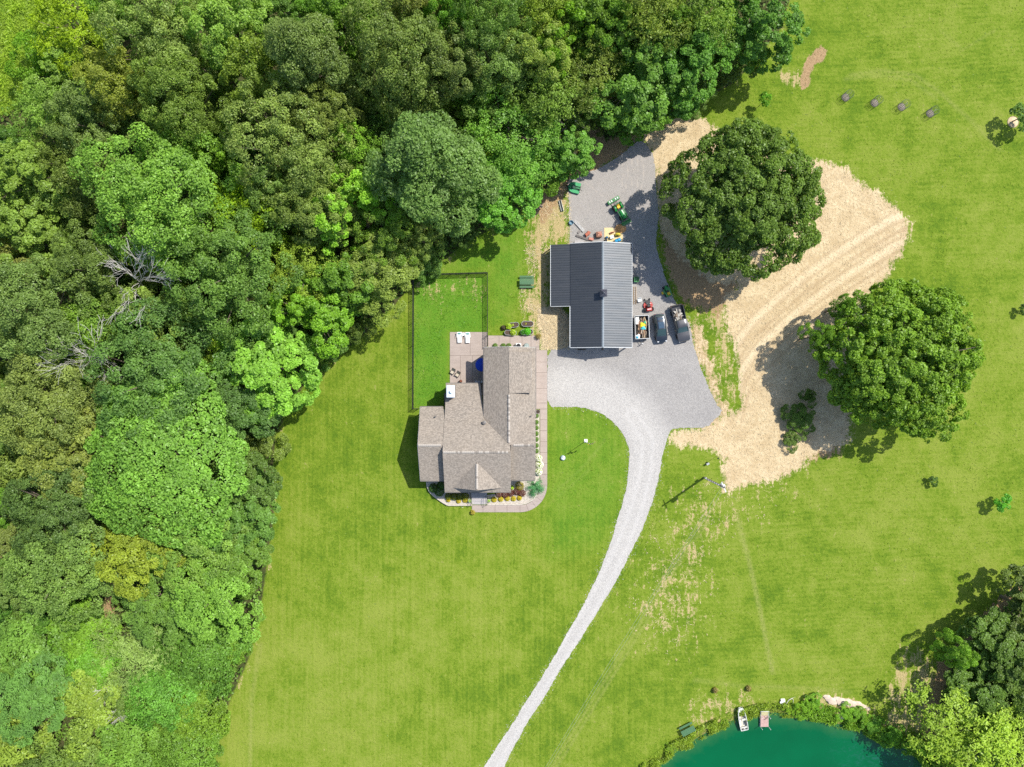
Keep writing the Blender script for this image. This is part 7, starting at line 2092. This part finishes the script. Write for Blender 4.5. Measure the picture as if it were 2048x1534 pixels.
part(jb, 'anchor', MB().box((-1.72, .25, .48), (.36, .08, .06), .7).box((-1.72, .25, .48), (.36, .08, .05), -.8).box((-1.75, -.32, .48), (.22, .16, .08), .2), DKF)
dx_, dy_ = G(1530.5, 1444.5, .2)
dk = thing('fishing_dock', 'small pink-brown fishing platform with white corner poles at the pond edge', 'dock', (dx_, dy_, WATER_Z))
part(dk, 'deck', MB().box((0, 0, .38), (1.22, 1.75, .08), bev=.015), M('dock_mat', (.40, .26, .225), .85, var=.12))
for i in range(6): part(dk, 'deck_board', MB().box((0, -.72 + i * .29, .428), (1.16, .26, .012)), M('dock_board', (.42, .275, .24), .85, var=.15) if i == 0 else bpy.data.materials['dock_board'])
for s in (1, -1):
    for y_ in (.82, -.84): part(dk, 'pole', MB().tube([(s * .63, y_, -1.5), (s * .63, y_, 1.35)], .035, 8), WHITE, 40)
    part(dk, 'side_rail', MB().tube([(s * .63, .84, .30), (s * .63, -.84, .30)], .03, 6), WHITE, 40)
part(dk, 'gangway', MB().box((0, 1.22, .50), (1.05, .62, .05), tilt=(R(12), 0)), M('gangway_wood', (.42, .38, .20), .85))
part(dk, 'gangway_frame', MB().tube([(-.6, .9, .48), (-.62, 1.6, .62), (.62, 1.6, .62), (.6, .9, .48)], .035, 6), WHITE, 40)
part(dk, 'rod', MB().box((.22, .42, .47), (.7, .06, .04), .5), DKF)
x, y = G(1565, 1403.5, .2)
t = thing('broken_chair', 'broken white and grey garden chair lying in the weeds above the bank', 'chair', (x, y, .0), .2)
part(t, 'seat', MB().box((0, 0, .22), (.8, .34, .05), .1, tilt=(.2, .1)), CREAM); part(t, 'backrest', MB().box((.1, .3, .28), (.6, .3, .05), -.2, tilt=(-.5, 0)), GALV)
for i in range(4): part(t, 'leg', MB().tube([(-.4 + i * .25, -.1, .2), (-.5 + i * .28, -.3 + .1 * i, .5)], .02, 5), WHITE if i % 2 else BLACK)
t = thing('driftwood', 'curved bare branch lying beside the broken chair', 'branch', (*G(1580, 1401), 0))
part(t, 'limb', MB().tube([(-.6, -.5, .05), (-.3, .2, .3), (.2, .45, .25), (.5, .1, .1), (.4, -.5, .05)], [.05, .05, .045, .035, .02], 6), DEADWOOD, 50); part(t, 'twig', MB().tube([(.2, .45, .25), (.7, .7, .3)], [.025, .01], 5), DEADWOOD, 50)
ROCK = M('bank_rock', (.52, .42, .33), .95, var=.22, scale=2, bump=.6, bscale=6)
rg_ = random.Random(12)
rocks = [(1655, 1395, .55), (1664, 1402, .75), (1673, 1398, .5), (1682, 1404, .85), (1694, 1405, .8), (1705, 1408, .7), (1716, 1409, .6), (1725, 1413, .45), (1640, 1427, .7), (1650, 1430, .8), (1684, 1434, .55), (1736, 1417, .35)]
rl = ['pale rock at the west end of the upper bank row', 'large pale rock second from the west in the upper bank row', 'small pale rock behind the large west one in the upper bank row', 'biggest pale rock in the middle of the upper bank row', 'broad pale rock just right of the biggest bank rock',
      'pale rock fourth from the east end of the upper bank row', 'pale rock third from the east end of the upper bank row', 'small pale rock second from the east end of the upper bank row', 'pale rock at the west side of the lower bank pair', 'larger pale rock of the lower bank pair', 'pale rock alone at the waterline below the upper bank row', 'smallest pale rock at the east end of the upper bank row']
for i, (px, py, r_) in enumerate(rocks):
    x, y = G(px, py)
    bm_v = []
    m = MB(); vs = []; fs = []; n = 9
    for a_ in range(5):
        z_ = [0, .25, .42, .5, .52][a_] * r_; q = [1.05, 1.0, .78, .45, .1][a_]
        for k in range(n):
            t_ = 2 * math.pi * k / n
            f_ = q * r_ * (1 + rg_.uniform(-.16, .16))
            vs.append((f_ * math.cos(t_) * 1.25, f_ * math.sin(t_) * .8, z_ - .1 + rg_.uniform(-.04, .04) * r_))
    for a_ in range(4):
        for k in range(n): fs.append((a_ * n + k, a_ * n + (k + 1) % n, a_ * n + n + (k + 1) % n, a_ * n + n + k))
    fs.append(tuple(range(4 * n, 5 * n)))
    o = link('rock', m.add(vs, fs).mesh('rock', ROCK, 30), None, (x, y, lz(px, py)), (0, 0, rg_.uniform(-.4, .2)))
    setp(o, rl[i], 'rock', 'pale rocks on the pond bank')
BB = 'bushes on the pond bank'
for px, py, r_, h, col, lab in ((1612, 1410, 28, 1.8, (.10, .20, .02), 'bright green bush at the west end of the bank rocks'), (1632, 1404, 22, 1.6, (.085, .19, .018), 'bright green bush touching the west end of the upper rock row'),
                                (1605, 1432, 20, 1.2, (.11, .17, .02), 'yellow-green bush at the waterline below the bright green bank bush'), (1580, 1418, 18, 1.0, (.12, .20, .02), 'low lime bush next to the driftwood'),
                                (1690, 1424, 26, 1.5, (.10, .19, .02), 'bright green bush just below the biggest bank rock'), (1718, 1430, 28, 1.6, (.095, .18, .018), 'bright green bush right of the one below the biggest rock'),
                                (1745, 1448, 28, 1.7, (.075, .15, .018), 'green bush where the tree shade begins on the bank'), (1785, 1470, 34, 2.0, (.07, .15, .016), 'shaded green bush on the east bank'),
                                (1825, 1488, 30, 2.0, (.08, .17, .016), 'green bush on the east bank beside the yellow-green tree'), (1868, 1500, 36, 2.4, (.10, .20, .018), 'leafy green bush under the yellow-green pond tree'),
                                (1340, 1500, 18, .9, (.11, .17, .02), 'low green bush on the bank near the bottom edge'), (1362, 1489, 16, .8, (.12, .18, .02), 'low yellow-green bush below the pond picnic table'), (1448, 1452, 14, .8, (.10, .17, .02), 'low green bush on the waterline left of the boat')):
    tr_o = tree('shrub1' if int(px) % 2 else 'shrub2', 'bank_bush', lab, px, py, r_ * .58, h * .65, tuple(c * 1.05 for c in col), BB, 'bush', hm=.5)
    tr_o.location.z = lz(px, py)

def ring_scatter(name, poly, d0, d1, n, hgt, leaf, asp, col, seed, px_range, up=.4, thr=.35):
    """plants in the strip whose signed distance to poly lies between d0 and d1"""
    rng = np.random.RandomState(seed)
    x0, y1 = G(px_range[0], px_range[1]); x1, y0 = G(px_range[2], px_range[3])
    x = rng.uniform(x0, x1, n * 14); y = rng.uniform(y0, y1, n * 14)
    d = sdf_poly(x, y, poly)
    nz = smooth_noise(x, y, 1.1, seed)
    ok = (d > d0) & (d < d1) & (rng.rand(len(x)) < np.clip((nz - thr) * 3, .04, 1))
    x, y, d, nz = x[ok][:n], y[ok][:n], d[ok][:n], nz[ok][:n]
    zb = np.where(d > -2.6, np.clip(-.62 - d * .30, -2.4, 0), 0); zb = np.maximum(zb, -.6)
    z = zb + hgt * rng.uniform(.2, 1, len(x)) * nz * 1.4
    V, F_ = leaf_quads(np.stack([x, y, z], -1), rng.randn(len(x), 3) * .6 + np.array([0, 0, up]), leaf * rng.uniform(.6, 1.4, len(x)), asp, rng)
    o = link(name, np_mesh(name, V, F_, LEAF, np.repeat(rng.uniform(.1, .9, len(x)), 4)))
    o.color = (*col, 1); o['kind'] = 'stuff'
ring_scatter('reeds', POND, -1.9, .25, 9000, .9, .55, .16, (.125, .175, .026), 601, (1280, 1380, 1600, 1540))
ring_scatter('reeds', POND, -2.6, .3, 8000, 1.0, .50, .2, (.095, .170, .022), 602, (1600, 1380, 1870, 1540), thr=.3)

# ------------------------------------------------------------------ loose straw and grass tufts
STALK = M('straw_stalk', (.60, .49, .30), .8, var=.3)
def stalks(name, poly, n, L, asp, seed, mat, z=(.01, .05), col=None, excl=(), noise=1.0, thr=.0, upn=1.0, rnd=.35, box=None):
    rng = np.random.RandomState(seed)
    xs = [p[0] for p in poly]; ys = [p[1] for p in poly]
    b = box or (max(min(xs), -84), min(max(xs), 84), max(min(ys), -63), min(max(ys), 63))
    x = rng.uniform(b[0], b[1], n * 4); y = rng.uniform(b[2], b[3], n * 4)
    ok = sdf_poly(x, y, poly) > -.25
    for e in excl: ok &= sdf_poly(x, y, e) < .1
    nz = smooth_noise(x, y, noise, seed)
    ok &= rng.rand(n * 4) < np.clip((nz - thr) * 2, .05, 1)
    x, y = x[ok][:n], y[ok][:n]; k = len(x)
    P = np.stack([x, y, rng.uniform(z[0], z[1], k)], -1)
    V, F_ = leaf_quads(P, rng.randn(k, 3) * rnd + np.array([0, 0, upn]), L * rng.uniform(.5, 1.5, k), asp, rng, .05)
    o = link(name, np_mesh(name, V, F_, mat, np.repeat(rng.uniform(.1, .9, k), 4)))
    if col: o.color = (*col, 1)
    o['kind'] = 'stuff'
stalks('straw', STRAW, 16000, .32, .11, 701, STALK, (.02, .10))
stalks('straw', STRAW2, 2600, .36, .16, 702, STALK, (.02, .08))
stalks('straw', PATCHY, 900, .36, .16, 703, STALK, (.02, .06), thr=.45, noise=1.6)
stalks('straw', YARD_DRY, 2000, .34, .16, 704, STALK, (.02, .06), thr=.35, noise=1.3)
FIELD = gpoly([(395, 1600), (450, 1420), (530, 1160), (548, 960), (580, 815), (690, 705), (830, 570), (900, 515), (1050, 430), (1130, 690), (1140, 800), (1340, 880), (1450, 980), (1700, 900), (1800, 540), (1700, 330), (1420, 250), (1300, 240), (1560, 60), (1600, -60), (2120, -60), (2120, 1120), (1850, 1340), (1600, 1380), (1400, 1470), (1290, 1600)])
PATIO_X = gpoly([(885, 655), (985, 655), (985, 830), (820, 830), (885, 790)])
HOUSE_X = gpoly([(830, 655), (1100, 655), (1100, 1030), (830, 1030)]); BARN_X = gpoly([(1095, 470), (1280, 470), (1280, 700), (1095, 700)])
stalks('grass', FIELD, 26000, .28, .20, 711, LEAF, (.01, .04), (.072, .112, .008), (HOUSE_X, BARN_X, DRIVE := [tuple(p) for p in gpoly(DRIVE_PX)], STRAW, POND), 3.0, .1, .7, .5)
stalks('grass', LUSH, 3000, .26, .22, 712, LEAF, (.01, .04), (.046, .118, .009), (PATIO_X,), 1.5, .2, .7, .5)
ring_scatter('grass', [tuple(p) for p in gpoly(DRIVE_PX)], -1.0, .05, 7000, .22, .30, .2, (.075, .140, .018), 713, (960, 690, 1480, 1534), .5, .25)
